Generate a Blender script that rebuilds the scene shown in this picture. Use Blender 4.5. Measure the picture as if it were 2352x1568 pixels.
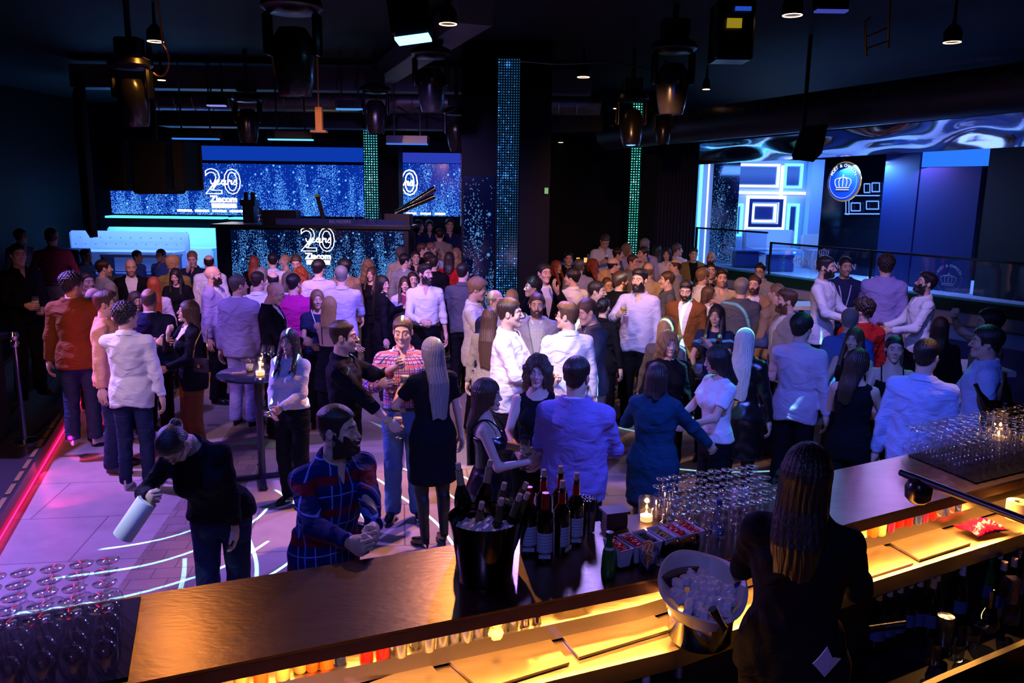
import bpy, math, random
import numpy as np
from math import sin, cos, tan, pi, radians, degrees, atan2, sqrt, floor, ceil
from mathutils import Matrix, Vector

for o in list(bpy.data.objects): bpy.data.objects.remove(o)
SC = bpy.context.scene
COL = SC.collection

# ------------------------------------------------------------------ camera
FPX, CAMH, PITCH, ROLL = 1828.0, 2.78, radians(10.8), radians(0.75)
cd = bpy.data.cameras.new('camera'); cam = bpy.data.objects.new('camera', cd); COL.objects.link(cam)
cd.sensor_width = 36.0; cd.lens = 36.0*FPX/2352.0; cd.clip_start = 0.05; cd.clip_end = 200
cam.matrix_world = Matrix.Translation((0, 0, CAMH)) @ Matrix.Rotation(pi/2-PITCH, 4, 'X') @ Matrix.Rotation(ROLL, 4, 'Z')
SC.camera = cam

# ------------------------------------------------------------------ world, view
w = bpy.data.worlds.new('world'); SC.world = w; w.use_nodes = True
w.node_tree.nodes['Background'].inputs[0].default_value = (0.02, 0.05, 0.30, 1)
w.node_tree.nodes['Background'].inputs[1].default_value = 0.0015
vs = SC.view_settings
SC.display_settings.display_device = 'sRGB'
vs.view_transform = 'Standard'; vs.look = 'None'; vs.exposure = 0.18; vs.gamma = 1.0; vs.use_curve_mapping = False
cy = SC.cycles
cy.max_bounces = 8; cy.diffuse_bounces = 2; cy.glossy_bounces = 3; cy.transmission_bounces = 6
cy.transparent_max_bounces = 40; cy.volume_bounces = 0; cy.caustics_reflective = False; cy.caustics_refractive = False
cy.sample_clamp_indirect = 3.0; cy.sample_clamp_direct = 0
cy.use_denoising = True
try: cy.denoiser = 'OPENIMAGEDENOISE'
except Exception: pass

# ------------------------------------------------------------------ room lights (spots under the ceiling) and added fills
def spot(name, loc, target, color, power, angle, blend=0.5, radius=0.06, gobo=None):
    ld = bpy.data.lights.new(name, 'SPOT'); ld.color = color; ld.energy = power
    ld.spot_size = radians(angle); ld.spot_blend = blend; ld.shadow_soft_size = radius
    o = bpy.data.objects.new(name, ld); COL.objects.link(o); o.location = loc
    o.rotation_euler = (Vector(target)-Vector(loc)).to_track_quat('-Z', 'Y').to_euler()
    if gobo:
        ld.use_nodes = True; nt = ld.node_tree; em = nt.nodes.get('Emission')
        tc = nt.nodes.new('ShaderNodeTexCoord'); sp = nt.nodes.new('ShaderNodeSeparateXYZ')
        nt.links.new(tc.outputs['Normal'], sp.inputs[0])
        dx = nt.nodes.new('ShaderNodeMath'); dx.operation = 'DIVIDE'; dy = nt.nodes.new('ShaderNodeMath'); dy.operation = 'DIVIDE'
        nt.links.new(sp.outputs[0], dx.inputs[0]); nt.links.new(sp.outputs[2], dx.inputs[1])
        nt.links.new(sp.outputs[1], dy.inputs[0]); nt.links.new(sp.outputs[2], dy.inputs[1])
        cx = nt.nodes.new('ShaderNodeCombineXYZ'); nt.links.new(dx.outputs[0], cx.inputs[0]); nt.links.new(dy.outputs[0], cx.inputs[1])
        wv = nt.nodes.new('ShaderNodeTexWave'); wv.wave_type = 'RINGS'; wv.rings_direction = 'Z'
        wv.inputs['Scale'].default_value = gobo[0]; wv.inputs['Distortion'].default_value = gobo[1]
        wv.inputs['Detail'].default_value = 1.0; wv.inputs['Detail Scale'].default_value = gobo[2]
        mp = nt.nodes.new('ShaderNodeMapping'); mp.inputs['Location'].default_value = gobo[3]
        nt.links.new(cx.outputs[0], mp.inputs[0]); nt.links.new(mp.outputs[0], wv.inputs[0])
        mr = nt.nodes.new('ShaderNodeMapRange'); mr.inputs[1].default_value = gobo[4]; mr.inputs[2].default_value = gobo[4]+0.004
        nt.links.new(wv.outputs['Fac'], mr.inputs[0]); nt.links.new(mr.outputs[0], em.inputs[1])
    return o
def area(name, loc, target, color, power, sx, sy):
    ld = bpy.data.lights.new(name, 'AREA'); ld.shape = 'RECTANGLE'; ld.size = sx; ld.size_y = sy; ld.color = color; ld.energy = power
    o = bpy.data.objects.new(name, ld); COL.objects.link(o); o.location = loc
    o.rotation_euler = (Vector(target)-Vector(loc)).to_track_quat('-Z', 'Y').to_euler()
    return o
BLUE = (0.06, 0.13, 1.0); VIO = (0.36, 0.20, 1.0); WARM = (1.0, 0.52, 0.26); AMB = (1.0, 0.40, 0.06); CYAN = (0.10, 0.75, 1.0); PINK = (1.0, 0.25, 0.75)
# cool wash over everybody, from the moving heads
spot('spot_violet_left', (-6.2, 7.6, 3.75), (-2.9, 5.8, 0.0), (0.30, 0.17, 1.0), 2000, 80, 0.8)
spot('spot_violet_mid', (0.3, 9.2, 3.75), (-1.2, 5.8, 0.3), (0.27, 0.16, 1.0), 800, 80, 0.8)
spot('spot_violet_far', (-1.2, 7.2, 3.75), (-1.8, 11.5, 1.3), (0.32, 0.20, 1.0), 1150, 75, 0.9)
spot('spot_violet_farleft', (-4.6, 7.4, 3.75), (-4.0, 10.2, 1.3), (0.30, 0.20, 1.0), 420, 65, 0.9)
spot('spot_blue_front', (1.6, 3.3, 3.7), (1.4, 6.6, 1.0), (0.09, 0.15, 1.0), 520, 90, 0.9)
spot('spot_blue_frontleft', (-2.2, 3.0, 3.7), (-1.8, 5.4, 0.8), (0.07, 0.12, 1.0), 170, 80, 0.9)
spot('spot_blue_bar', (-0.4, -0.6, 3.6), (0.5, 3.2, 1.15), (0.20, 0.22, 1.0), 110, 60, 0.8)
spot('spot_lilac_right', (3.9, 11.6, 3.9), (3.6, 8.6, 1.3), (0.42, 0.25, 1.0), 420, 70, 0.8)
spot('spot_lilac_step', (3.0, 6.4, 3.8), (3.9, 9.0, 1.5), (0.50, 0.34, 1.0), 260, 50, 0.8)
# warm keys from the front for faces and shirts
spot('spot_warm_mid', (-1.8, 4.8, 3.8), (0.3, 8.0, 1.2), (1.0, 0.55, 0.36), 520, 60, 0.8)
spot('spot_warm_far', (1.2, 7.8, 3.8), (2.0, 12.0, 1.4), (1.0, 0.42, 0.18), 480, 70, 0.9)
spot('spot_warm_centre', (-2.4, 8.6, 3.8), (-1.6, 12.5, 1.4), (1.0, 0.46, 0.24), 360, 70, 0.9)
spot('spot_warm_farleft', (-3.8, 8.4, 3.8), (-4.2, 12.0, 1.4), (1.0, 0.44, 0.26), 300, 70, 0.9)
spot('spot_warm_left', (-4.3, 4.9, 3.8), (-4.2, 8.0, 1.0), (1.0, 0.42, 0.20), 140, 55, 0.9)
spot('spot_warm_floor', (0.2, 7.6, 3.9), (-0.7, 6.2, 0.0), (1.0, 0.42, 0.10), 620, 50, 0.4)
# accents
spot('spot_white_shirt', (-0.2, 4.8, 3.9), (0.05, 7.2, 1.2), (0.66, 0.62, 1.0), 680, 26, 0.7)
spot('spot_white_shirt_far', (0.4, 6.0, 3.9), (1.5, 9.0, 1.4), (0.66, 0.62, 1.0), 480, 32, 0.7)
spot('spot_white_left', (-4.6, 3.6, 3.8), (-3.5, 7.0, 1.2), (0.75, 0.55, 1.0), 330, 24, 0.7)
spot('spot_teal_right', (4.3, 8.0, 3.8), (2.9, 6.2, 1.3), (0.05, 0.8, 0.6), 110, 34, 0.7)
spot('spot_teal_hair', (2.7, 8.2, 3.8), (1.80, 6.35, 1.45), (0.05, 0.9, 0.95), 330, 14, 0.5)
spot('spot_cyan_hair', (-1.0, 8.0, 3.8), (-0.62, 5.9, 1.45), (0.2, 0.7, 1.0), 150, 13, 0.5)
spot('spot_cyan_face', (-1.2, 6.0, 3.8), (-2.1, 7.3, 1.45), (0.1, 0.75, 1.0), 90, 11, 0.5)
spot('spot_gobo_mid', (-0.6, 8.6, 3.9), (-0.7, 6.0, 0.0), (0.20, 0.70, 1.0), 9000, 46, 0.1, 0.002, (3.4, 2.2, .9, (0.9, 0.5, 0), 0.989))
spot('spot_gobo_left', (-2.4, 8.0, 3.9), (-2.05, 5.3, 0.0), (0.20, 0.70, 1.0), 8000, 30, 0.1, 0.002, (4.0, 2.0, .8, (0.25, -0.3, 0), 0.985))
spot('spot_gobo_right', (2.4, 6.2, 3.9), (1.6, 8.4, 0.9), (0.20, 0.70, 1.0), 2400, 60, 0.1, 0.002, (1.4, 2.0, 1.0, (0.3, 0.2, 0), 0.994))
# amber lamps over the floor that mirror in the steel counter
spot('spot_bar_amber_left', (-2.70, 5.9, 3.4), (-1.3, 2.5, 1.2), (1.0, 0.38, 0.06), 42, 45, 0.8, 0.05)
spot('spot_bar_amber_mid', (-0.45, 6.75, 3.4), (-0.3, 2.8, 1.2), (1.0, 0.42, 0.10), 80, 25, 0.8, 0.04)
spot('fill_white_roll', (-3.4, 3.2, 3.7), (-2.05, 4.0, 0.95), (0.75, 0.85, 1.0), 260, 11, 0.5)  # added fill that whitens the roll
spot('fill_blue_barman', (0.6, 1.6, 3.6), (-0.95, 3.8, 1.4), (0.14, 0.22, 1.0), 60, 30, 0.8)  # added blue fill for the plaid guest at the bar
spot('fill_cool_counter', (0.6, 7.3, 3.4), (0.3, 3.1, 1.2), (0.30, 0.26, 1.0), 110, 30, 0.8, 0.22)  # added lamp, placed to give the steel counter a blue sheen
spot('fill_cool_counter_right', (4.9, 9.6, 3.5), (2.2, 4.2, 1.2), (0.34, 0.20, 0.75), 70, 24, 0.8, 0.25)  # added lamp, placed for a lilac sheen on the right counter
spot('spot_bar_amber_right', (3.5, 5.6, 2.9), (3.0, 4.85, 1.2), (1.0, 0.42, 0.10), 70, 60, 0.9, 0.02)
spot('spot_bar_garnish', (0.9, 3.9, 3.3), (0.75, 3.45, 1.2), (1.0, 0.45, 0.4), 10, 50, 0.8, 0.03)

# ------------------------------------------------------------------ pixel -> place (used once to measure the room)
def ray(px, py):
    a = (px-1176)/FPX; b = -(py-784)/FPX
    x = a*cos(ROLL)-b*sin(ROLL); y = a*sin(ROLL)+b*cos(ROLL)
    return (x, cos(PITCH)+y*sin(PITCH), -sin(PITCH)+y*cos(PITCH))
def G(px, py, z=0.0):
    r = ray(px, py); t = (z-CAMH)/r[2]; return Vector((r[0]*t, r[1]*t, z))
def Q(px, py, D):
    r = ray(px, py); t = D/r[1]; return Vector((r[0]*t, D, CAMH+r[2]*t))

# ------------------------------------------------------------------ materials
MATS = {}
def nodes(name):
    m = bpy.data.materials.new(name); m.use_nodes = True; nt = m.node_tree
    return m, nt, nt.nodes['Principled BSDF']
def N(nt, typ, **kw):
    n = nt.nodes.new(typ)
    for k, v in kw.items():
        if k[0] == 'i' and k[1:].isdigit(): n.inputs[int(k[1:])].default_value = v
        else: setattr(n, k, v)
    return n
def mat(name, color=(.5, .5, .5), rough=.5, metal=0.0, bump=0.0, bscale=40, emit=None, estr=0.0, var=0.0, vscale=5, spec=None, stretch=None, coat=0):
    if name in MATS: return MATS[name]
    m, nt, b = nodes(name)
    b.inputs['Base Color'].default_value = (*color, 1); b.inputs['Roughness'].default_value = rough; b.inputs['Metallic'].default_value = metal
    if spec is not None: b.inputs['Specular IOR Level'].default_value = spec
    if coat: b.inputs['Coat Weight'].default_value = coat
    if emit is not None:
        b.inputs['Emission Color'].default_value = (*emit, 1); b.inputs['Emission Strength'].default_value = estr
    if bump or var:
        tc = N(nt, 'ShaderNodeTexCoord'); src = tc.outputs['Object']
        if stretch:
            mp = N(nt, 'ShaderNodeMapping'); mp.inputs['Scale'].default_value = stretch; nt.links.new(src, mp.inputs[0]); src = mp.outputs[0]
        if bump:
            nz = N(nt, 'ShaderNodeTexNoise'); nz.inputs['Scale'].default_value = bscale; nz.inputs['Detail'].default_value = 3
            nt.links.new(src, nz.inputs['Vector'])
            bp = N(nt, 'ShaderNodeBump'); bp.inputs['Strength'].default_value = min(1, bump); bp.inputs['Distance'].default_value = 0.02
            nt.links.new(nz.outputs['Fac'], bp.inputs['Height']); nt.links.new(bp.outputs[0], b.inputs['Normal'])
        if var:
            nv = N(nt, 'ShaderNodeTexNoise'); nv.inputs['Scale'].default_value = vscale; nv.inputs['Detail'].default_value = 4
            nt.links.new(src, nv.inputs['Vector'])
            mx = N(nt, 'ShaderNodeMix', data_type='RGBA')
            mx.inputs[6].default_value = (*[c*(1-var) for c in color], 1); mx.inputs[7].default_value = (*[min(1, c*(1+var)) for c in color], 1)
            nt.links.new(nv.outputs['Fac'], mx.inputs[0]); nt.links.new(mx.outputs[2], b.inputs['Base Color'])
    MATS[name] = m
    return m
def emat(name, color, s):
    if name in MATS: return MATS[name]
    m = bpy.data.materials.new(name); m.use_nodes = True; nt = m.node_tree; nt.nodes.clear()
    e = N(nt, 'ShaderNodeEmission'); e.inputs[0].default_value = (*color, 1); e.inputs[1].default_value = s
    out = N(nt, 'ShaderNodeOutputMaterial'); nt.links.new(e.outputs[0], out.inputs[0]); MATS[name] = m; return m
def glassmat(name, tint=(1, 1, 1), fr=1.5, rough=0.02, base=0.0, gcol=(1, 1, 1)):
    """thin clear glass: fresnel mirror over a tinted see-through"""
    if name in MATS: return MATS[name]
    m = bpy.data.materials.new(name); m.use_nodes = True; nt = m.node_tree; nt.nodes.clear()
    t = N(nt, 'ShaderNodeBsdfTransparent'); t.inputs[0].default_value = (*tint, 1)
    g = N(nt, 'ShaderNodeBsdfGlossy'); g.inputs['Roughness'].default_value = rough; g.inputs['Color'].default_value = (*gcol, 1)
    f = N(nt, 'ShaderNodeFresnel'); ge = N(nt, 'ShaderNodeNewGeometry'); io = N(nt, 'ShaderNodeMapRange'); io.inputs[3].default_value = fr; io.inputs[4].default_value = 1/fr; nt.links.new(ge.outputs['Backfacing'], io.inputs[0]); nt.links.new(io.outputs[0], f.inputs[0])
    a = N(nt, 'ShaderNodeMath', operation='ADD', use_clamp=True); a.inputs[1].default_value = base; nt.links.new(f.outputs[0], a.inputs[0])
    mx = N(nt, 'ShaderNodeMixShader'); nt.links.new(a.outputs[0], mx.inputs[0]); nt.links.new(t.outputs[0], mx.inputs[1]); nt.links.new(g.outputs[0], mx.inputs[2])
    out = N(nt, 'ShaderNodeOutputMaterial'); nt.links.new(mx.outputs[0], out.inputs[0]); MATS[name] = m; return m

def cloth(name, color, kind='plain'):
    key = 'cloth_'+name+'_'+kind
    if key in MATS: return MATS[key]
    m, nt, b = nodes(key)
    b.inputs['Base Color'].default_value = (*color, 1); b.inputs['Roughness'].default_value = .8; b.inputs['Specular IOR Level'].default_value = .1
    tc = N(nt, 'ShaderNodeTexCoord')
    nz = N(nt, 'ShaderNodeTexNoise'); nz.inputs['Scale'].default_value = 6; nz.inputs['Detail'].default_value = 3; nz.inputs['Distortion'].default_value = .8
    mp = N(nt, 'ShaderNodeMapping'); mp.inputs['Scale'].default_value = (1.0, 1.0, 1.8); mp.inputs['Rotation'].default_value = (0, .5, 0)
    nt.links.new(tc.outputs['Object'], mp.inputs[0]); nt.links.new(mp.outputs[0], nz.inputs['Vector'])
    bp = N(nt, 'ShaderNodeBump'); bp.inputs['Strength'].default_value = .55; bp.inputs['Distance'].default_value = .06
    nt.links.new(nz.outputs['Fac'], bp.inputs['Height']); nt.links.new(bp.outputs[0], b.inputs['Normal'])
    if kind in ('plaid', 'plaidpink', 'check'):
        def lines(period, width, axis, off=0.0):
            sp = N(nt, 'ShaderNodeSeparateXYZ'); nt.links.new(tc.outputs['Object'], sp.inputs[0])
            a = N(nt, 'ShaderNodeMath', operation='ADD'); a.inputs[1].default_value = off+10
            if axis == 0:
                t2 = N(nt, 'ShaderNodeMath', operation='ARCTAN2'); nt.links.new(sp.outputs[0], t2.inputs[0]); nt.links.new(sp.outputs[1], t2.inputs[1])
                t3 = N(nt, 'ShaderNodeMath', operation='MULTIPLY'); t3.inputs[1].default_value = .17; nt.links.new(t2.outputs[0], t3.inputs[0]); nt.links.new(t3.outputs[0], a.inputs[0])
            else: nt.links.new(sp.outputs[axis], a.inputs[0])
            d = N(nt, 'ShaderNodeMath', operation='MODULO'); d.inputs[1].default_value = period; nt.links.new(a.outputs[0], d.inputs[0])
            l = N(nt, 'ShaderNodeMath', operation='LESS_THAN'); l.inputs[1].default_value = width; nt.links.new(d.outputs[0], l.inputs[0])
            return l.outputs[0]
        P = {'plaid': ((.0015, .013, .10), [(.085, .006, 0, 0, (.16, .24, .75)), (.085, .006, 2, 0, (.16, .24, .75)), (.17, .045, 2, .03, (.16, .008, .02)), (.17, .006, 0, .035, (.10, .16, .6))]),
             'plaidpink': ((.75, .50, .62), [(.05, .012, 0, 0, (.35, .05, .25)), (.05, .012, 2, 0, (.35, .05, .25)), (.05, .005, 0, .025, (.05, .05, .3)), (.05, .005, 2, .025, (.05, .05, .3)), (.1, .02, 2, .05, (.8, .18, .25))]),
             'check': ((.7, .7, .72), [(.014, .003, 0, 0, (.15, .15, .2)), (.014, .003, 2, 0, (.15, .15, .2))])}[kind]
        last = None
        for per, wd, ax, off, c in P[1]:
            mx = N(nt, 'ShaderNodeMix', data_type='RGBA'); nt.links.new(lines(per, wd, ax, off), mx.inputs[0])
            if last is None: mx.inputs[6].default_value = (*P[0], 1)
            else: nt.links.new(last, mx.inputs[6])
            mx.inputs[7].default_value = (*c, 1); last = mx.outputs[2]
        nt.links.new(last, b.inputs['Base Color'])
    if kind == 'sequin':
        v = N(nt, 'ShaderNodeTexVoronoi'); v.inputs['Scale'].default_value = 120; nt.links.new(tc.outputs['Object'], v.inputs['Vector'])
        b.inputs['Metallic'].default_value = .9; b.inputs['Roughness'].default_value = .25
        b.inputs['Base Color'].default_value = (*[min(1, c*3+.05) for c in color], 1)
        b2 = N(nt, 'ShaderNodeBump'); b2.inputs['Strength'].default_value = 1; b2.inputs['Distance'].default_value = .01
        nt.links.new(v.outputs['Color'], b2.inputs['Height']); nt.links.new(b2.outputs[0], b.inputs['Normal'])
    if kind == 'satin': b.inputs['Roughness'].default_value = .35; b.inputs['Specular IOR Level'].default_value = .5
    MATS[key] = m
    return m
def hairmat(name, color):
    key = 'hair_'+name
    if key in MATS: return MATS[key]
    m, nt, b = nodes(key); b.inputs['Roughness'].default_value = .42; b.inputs['Specular IOR Level'].default_value = .55
    tc = N(nt, 'ShaderNodeTexCoord'); mp = N(nt, 'ShaderNodeMapping'); mp.inputs['Scale'].default_value = (160, 160, 9)
    nt.links.new(tc.outputs['Object'], mp.inputs[0])
    nz = N(nt, 'ShaderNodeTexNoise'); nz.inputs['Scale'].default_value = 1; nz.inputs['Detail'].default_value = 2; nt.links.new(mp.outputs[0], nz.inputs['Vector'])
    mx = N(nt, 'ShaderNodeMix', data_type='RGBA'); mx.inputs[6].default_value = (*[c*.45 for c in color], 1); mx.inputs[7].default_value = (*[min(1, c*1.5) for c in color], 1)
    nt.links.new(nz.outputs['Fac'], mx.inputs[0]); nt.links.new(mx.outputs[2], b.inputs['Base Color'])
    bp = N(nt, 'ShaderNodeBump'); bp.inputs['Strength'].default_value = .8; bp.inputs['Distance'].default_value = .006
    nt.links.new(nz.outputs['Fac'], bp.inputs['Height']); nt.links.new(bp.outputs[0], b.inputs['Normal'])
    MATS[key] = m; return m
def skinmat():
    if 'skin' in MATS: return MATS['skin']
    m, nt, b = nodes('skin'); a = N(nt, 'ShaderNodeVertexColor'); a.layer_name = 'Col'
    nt.links.new(a.outputs[0], b.inputs['Base Color']); b.inputs['Roughness'].default_value = .5; b.inputs['Specular IOR Level'].default_value = .4
    tc = N(nt, 'ShaderNodeTexCoord'); nz = N(nt, 'ShaderNodeTexNoise'); nz.inputs['Scale'].default_value = 180; nt.links.new(tc.outputs['Object'], nz.inputs['Vector'])
    bp = N(nt, 'ShaderNodeBump'); bp.inputs['Strength'].default_value = .15; bp.inputs['Distance'].default_value = .002
    nt.links.new(nz.outputs['Fac'], bp.inputs['Height']); nt.links.new(bp.outputs[0], b.inputs['Normal'])
    MATS['skin'] = m; return m

# ------------------------------------------------------------------ mesh helpers
def mesh_np(name, V, F, mats=None, smooth=True, mi=None, col=None):
    me = bpy.data.meshes.new(name)
    V = np.asarray(V, dtype=np.float32)
    if isinstance(F, np.ndarray) and F.ndim == 2:
        n, k = F.shape
        me.vertices.add(len(V)); me.vertices.foreach_set('co', V.ravel())
        me.loops.add(n*k); me.loops.foreach_set('vertex_index', F.astype(np.int32).ravel())
        me.polygons.add(n); me.polygons.foreach_set('loop_start', np.arange(0, n*k, k, dtype=np.int32))
        me.update(calc_edges=True); me.validate()
    else:
        me.from_pydata([tuple(map(float, v)) for v in V], [], [tuple(int(i) for i in f) for f in F]); me.update()
    if smooth: me.polygons.foreach_set('use_smooth', np.ones(len(me.polygons), dtype=bool))
    if mats:
        for m in (mats if isinstance(mats, (list, tuple)) else [mats]): me.materials.append(m)
    if mi is not None: me.polygons.foreach_set('material_index', np.asarray(mi, dtype=np.int32))
    if col is not None:
        at = me.color_attributes.new('Col', 'FLOAT_COLOR', 'POINT')
        at.data.foreach_set('color', np.hstack([col, np.ones((len(col), 1))]).astype(np.float32).ravel())
    return me
def link(name, me, parent=None, loc=None, rot=None, mw=None):
    o = bpy.data.objects.new(name, me); COL.objects.link(o)
    if parent is not None: o.parent = parent
    if mw is not None: o.matrix_local = mw
    if loc is not None: o.location = loc
    if rot is not None: o.rotation_euler = rot
    return o
def tag(o, label, cat, group=None, kind=None):
    o['label'] = label
    if cat: o['category'] = cat
    if group: o['group'] = group
    if kind: o['kind'] = kind
    return o
def empty(name, loc=(0, 0, 0), rz=0.0, label=None, cat=None, group=None):
    o = bpy.data.objects.new(name, None); COL.objects.link(o); o.location = loc; o.rotation_euler = (0, 0, rz); o.empty_display_size = .1
    if label: tag(o, label, cat, group)
    return o
def struct(o): o['kind'] = 'structure'; return o
def dup(root, loc=None, rz=None, label=None, group=None, mw=None):
    r = root.copy(); COL.objects.link(r)
    if mw is not None: r.matrix_world = mw
    if loc is not None: r.location = loc
    if rz is not None: r.rotation_euler = (0, 0, rz)
    if label: r['label'] = label
    if group: r['group'] = group
    for ch in list(root.children):
        c = ch.copy(); COL.objects.link(c); c.parent = r
        for g in list(ch.children):
            d = g.copy(); COL.objects.link(d); d.parent = c
    return r

class MB:
    """collects shapes into ONE mesh"""
    def __init__(s): s.v = []; s.f = []; s.m = []
    def add(s, V, F, mi=0):
        n = len(s.v); s.v += [tuple(v) for v in V]; s.f += [tuple(i+n for i in f) for f in F]; s.m += [mi]*len(F); return s
    def box(s, c, d, rz=0.0, mi=0, bev=0.0, M=None):
        x, y, z = d[0]/2, d[1]/2, d[2]/2
        if bev:
            b = min(bev, x*.9, y*.9, z*.9); V = []; 
            for sz in (-1, 1):
                for k, (zz, q) in enumerate(((z-b, 0), (z, b)) if sz > 0 else ((z, b), (z-b, 0))):
                    for sx, sy in ((-1, -1), (1, -1), (1, 1), (-1, 1)):
                        for e in (0, 1):
                            ex, ey = ((b, 0) if e == (0 if sx*sy > 0 else 1) else (0, b))
                            V.append((sx*(x-max(ex, q) if ex or q else x), sy*(y-max(ey, q) if ey or q else y), sz*zz))
            F = [tuple(reversed(range(8))), tuple(range(24, 32))]
            for r in range(3):
                for k in range(8): F.append((r*8+k, r*8+(k+1) % 8, (r+1)*8+(k+1) % 8, (r+1)*8+k))
        else:
            V = [(-x, -y, -z), (x, -y, -z), (x, y, -z), (-x, y, -z), (-x, -y, z), (x, -y, z), (x, y, z), (-x, y, z)]
            F = [(3, 2, 1, 0), (4, 5, 6, 7), (0, 1, 5, 4), (1, 2, 6, 5), (2, 3, 7, 6), (3, 0, 4, 7)]
        T = Matrix.Translation(c) @ Matrix.Rotation(rz, 4, 'Z')
        if M is not None: T = M @ T
        s.add([T @ Vector(v) for v in V], F, mi); return s
    def lathe(s, prof, c=(0, 0, 0), n=24, mi=0, M=None, cap=True):
        V = []; F = []
        for r, z in prof:
            for k in range(n): a = 2*pi*k/n; V.append(Vector((r*cos(a), r*sin(a), z)))
        for j in range(len(prof)-1):
            for k in range(n): F.append((j*n+k, j*n+(k+1) % n, (j+1)*n+(k+1) % n, (j+1)*n+k))
        if cap and prof[0][0] > 1e-5: F.append(tuple(reversed(range(n))))
        if cap and prof[-1][0] > 1e-5: F.append(tuple((len(prof)-1)*n+k for k in range(n)))
        T = Matrix.Translation(c)
        if M is not None: T = M @ T
        s.add([T @ v for v in V], F, mi); return s
    def tube(s, pts, r, n=8, mi=0, closed=False):
        pts = [Vector(p) for p in pts]; m = len(pts); V = []; F = []; up = Vector((0.123, 0.2, 1)).normalized()
        for i, p in enumerate(pts):
            if closed: t = pts[(i+1) % m]-pts[i-1]
            else: t = pts[min(i+1, m-1)]-pts[max(i-1, 0)]
            t = t.normalized() if t.length > 1e-9 else Vector((0, 0, 1))
            a = t.cross(up)
            if a.length < 1e-3: a = t.cross(Vector((1, 0, 0)))
            a.normalize(); b = t.cross(a); rr = r[i] if isinstance(r, (list, tuple)) else r
            for k in range(n): q = 2*pi*k/n; V.append(p+a*(rr*cos(q))+b*(rr*sin(q)))
        for i in range(m if closed else m-1):
            j = (i+1) % m
            for k in range(n): F.append((i*n+k, i*n+(k+1) % n, j*n+(k+1) % n, j*n+k))
        if not closed: F += [tuple(range(n))[::-1], tuple((m-1)*n+k for k in range(n))]
        s.add(V, F, mi); return s
    def cyl(s, p, q, r, n=16, mi=0, r2=None): return s.tube([p, q], [r, r if r2 is None else r2], n, mi)
    def quad(s, a, b, c, d, mi=0): return s.add([a, b, c, d], [(0, 1, 2, 3)], mi)
    def prism(s, poly, z0, z1, mi=0, mi2=None):
        n = len(poly); V = [(p[0], p[1], z0) for p in poly]+[(p[0], p[1], z1) for p in poly]
        s.add(V, [tuple(reversed(range(n)))]+[(k, (k+1) % n, n+(k+1) % n, n+k) for k in range(n)], mi)
        s.add(V, [tuple(range(n, 2*n))], mi if mi2 is None else mi2)
        return s
    def build(s, name, mats, parent=None, smooth=False, loc=None, rot=None, mw=None, auto=True):
        me = mesh_np(name, s.v, s.f, mats, smooth, s.m)
        if auto and smooth:
            try: me.set_sharp_from_angle(angle=radians(40))
            except Exception: pass
        return link(name, me, parent, loc, rot, mw)
# ------------------------------------------------------------------ implicit surfaces -> mesh (for bodies, clothes, hair, fruit)
def grid(lo, hi, h):
    lo = np.array(lo, float); hi = np.array(hi, float); n = np.ceil((hi-lo)/h).astype(int)+1
    ax = [(lo[i]+h*np.arange(n[i])).astype(np.float32) for i in range(3)]
    X, Y, Z = np.meshgrid(*ax, indexing='ij')
    return X, Y, Z, lo, n
def nets(Fv, lo, h):
    """surface nets: quads around the zero level"""
    nx, ny, nz = Fv.shape; s = Fv < 0
    A = np.zeros((nx-1, ny-1, nz-1, 3), np.float32); C = np.zeros((nx-1, ny-1, nz-1), np.float32)
    offs = [(0, 0, 0), (1, 0, 0), (0, 1, 0), (1, 1, 0), (0, 0, 1), (1, 0, 1), (0, 1, 1), (1, 1, 1)]
    sl = lambda o: tuple(slice(o[i], Fv.shape[i]-1+o[i]) for i in range(3))
    for i in range(8):
        for j in range(i+1, 8):
            d = [offs[j][k]-offs[i][k] for k in range(3)]
            if sum(abs(q) for q in d) != 1: continue
            a = Fv[sl(offs[i])]; b = Fv[sl(offs[j])]; m = (a < 0) != (b < 0)
            if not m.any(): continue
            t = a[m]/(a[m]-b[m]); C[m] += 1
            for k in range(3): A[..., k][m] += offs[i][k]+t*d[k]
    act = C > 0; idx = -np.ones(act.shape, np.int64); ids = np.argwhere(act); idx[act] = np.arange(len(ids))
    V = (ids+A[act]/C[act][:, None])*h+np.asarray(lo)
    Q_ = []
    for ax in range(3):
        u, v = (ax+1) % 3, (ax+2) % 3
        a = [slice(None)]*3; b = [slice(None)]*3; a[ax] = slice(0, -1); b[ax] = slice(1, None)
        ed = s[tuple(a)] != s[tuple(b)]; e = np.argwhere(ed)
        if not len(e): continue
        fl = s[tuple(a)][ed]
        ok = (e[:, u] > 0) & (e[:, v] > 0) & (e[:, u] < Fv.shape[u]-1) & (e[:, v] < Fv.shape[v]-1); e = e[ok]; fl = fl[ok]
        def I(du, dv):
            q = e.copy(); q[:, u] -= du; q[:, v] -= dv; return idx[q[:, 0], q[:, 1], q[:, 2]]
        q = np.stack([I(1, 1), I(0, 1), I(0, 0), I(1, 0)], 1); q[~fl] = q[~fl][:, ::-1]; Q_.append(q)
    Fq = np.concatenate(Q_) if Q_ else np.zeros((0, 4), np.int64)
    return V.astype(np.float32), Fq
def smin(a, b, k):
    h = np.maximum(k-np.abs(a-b), 0)/k; return np.minimum(a, b)-h*h*k*.25
def smax(a, b, k): return -smin(-a, -b, k)
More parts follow.
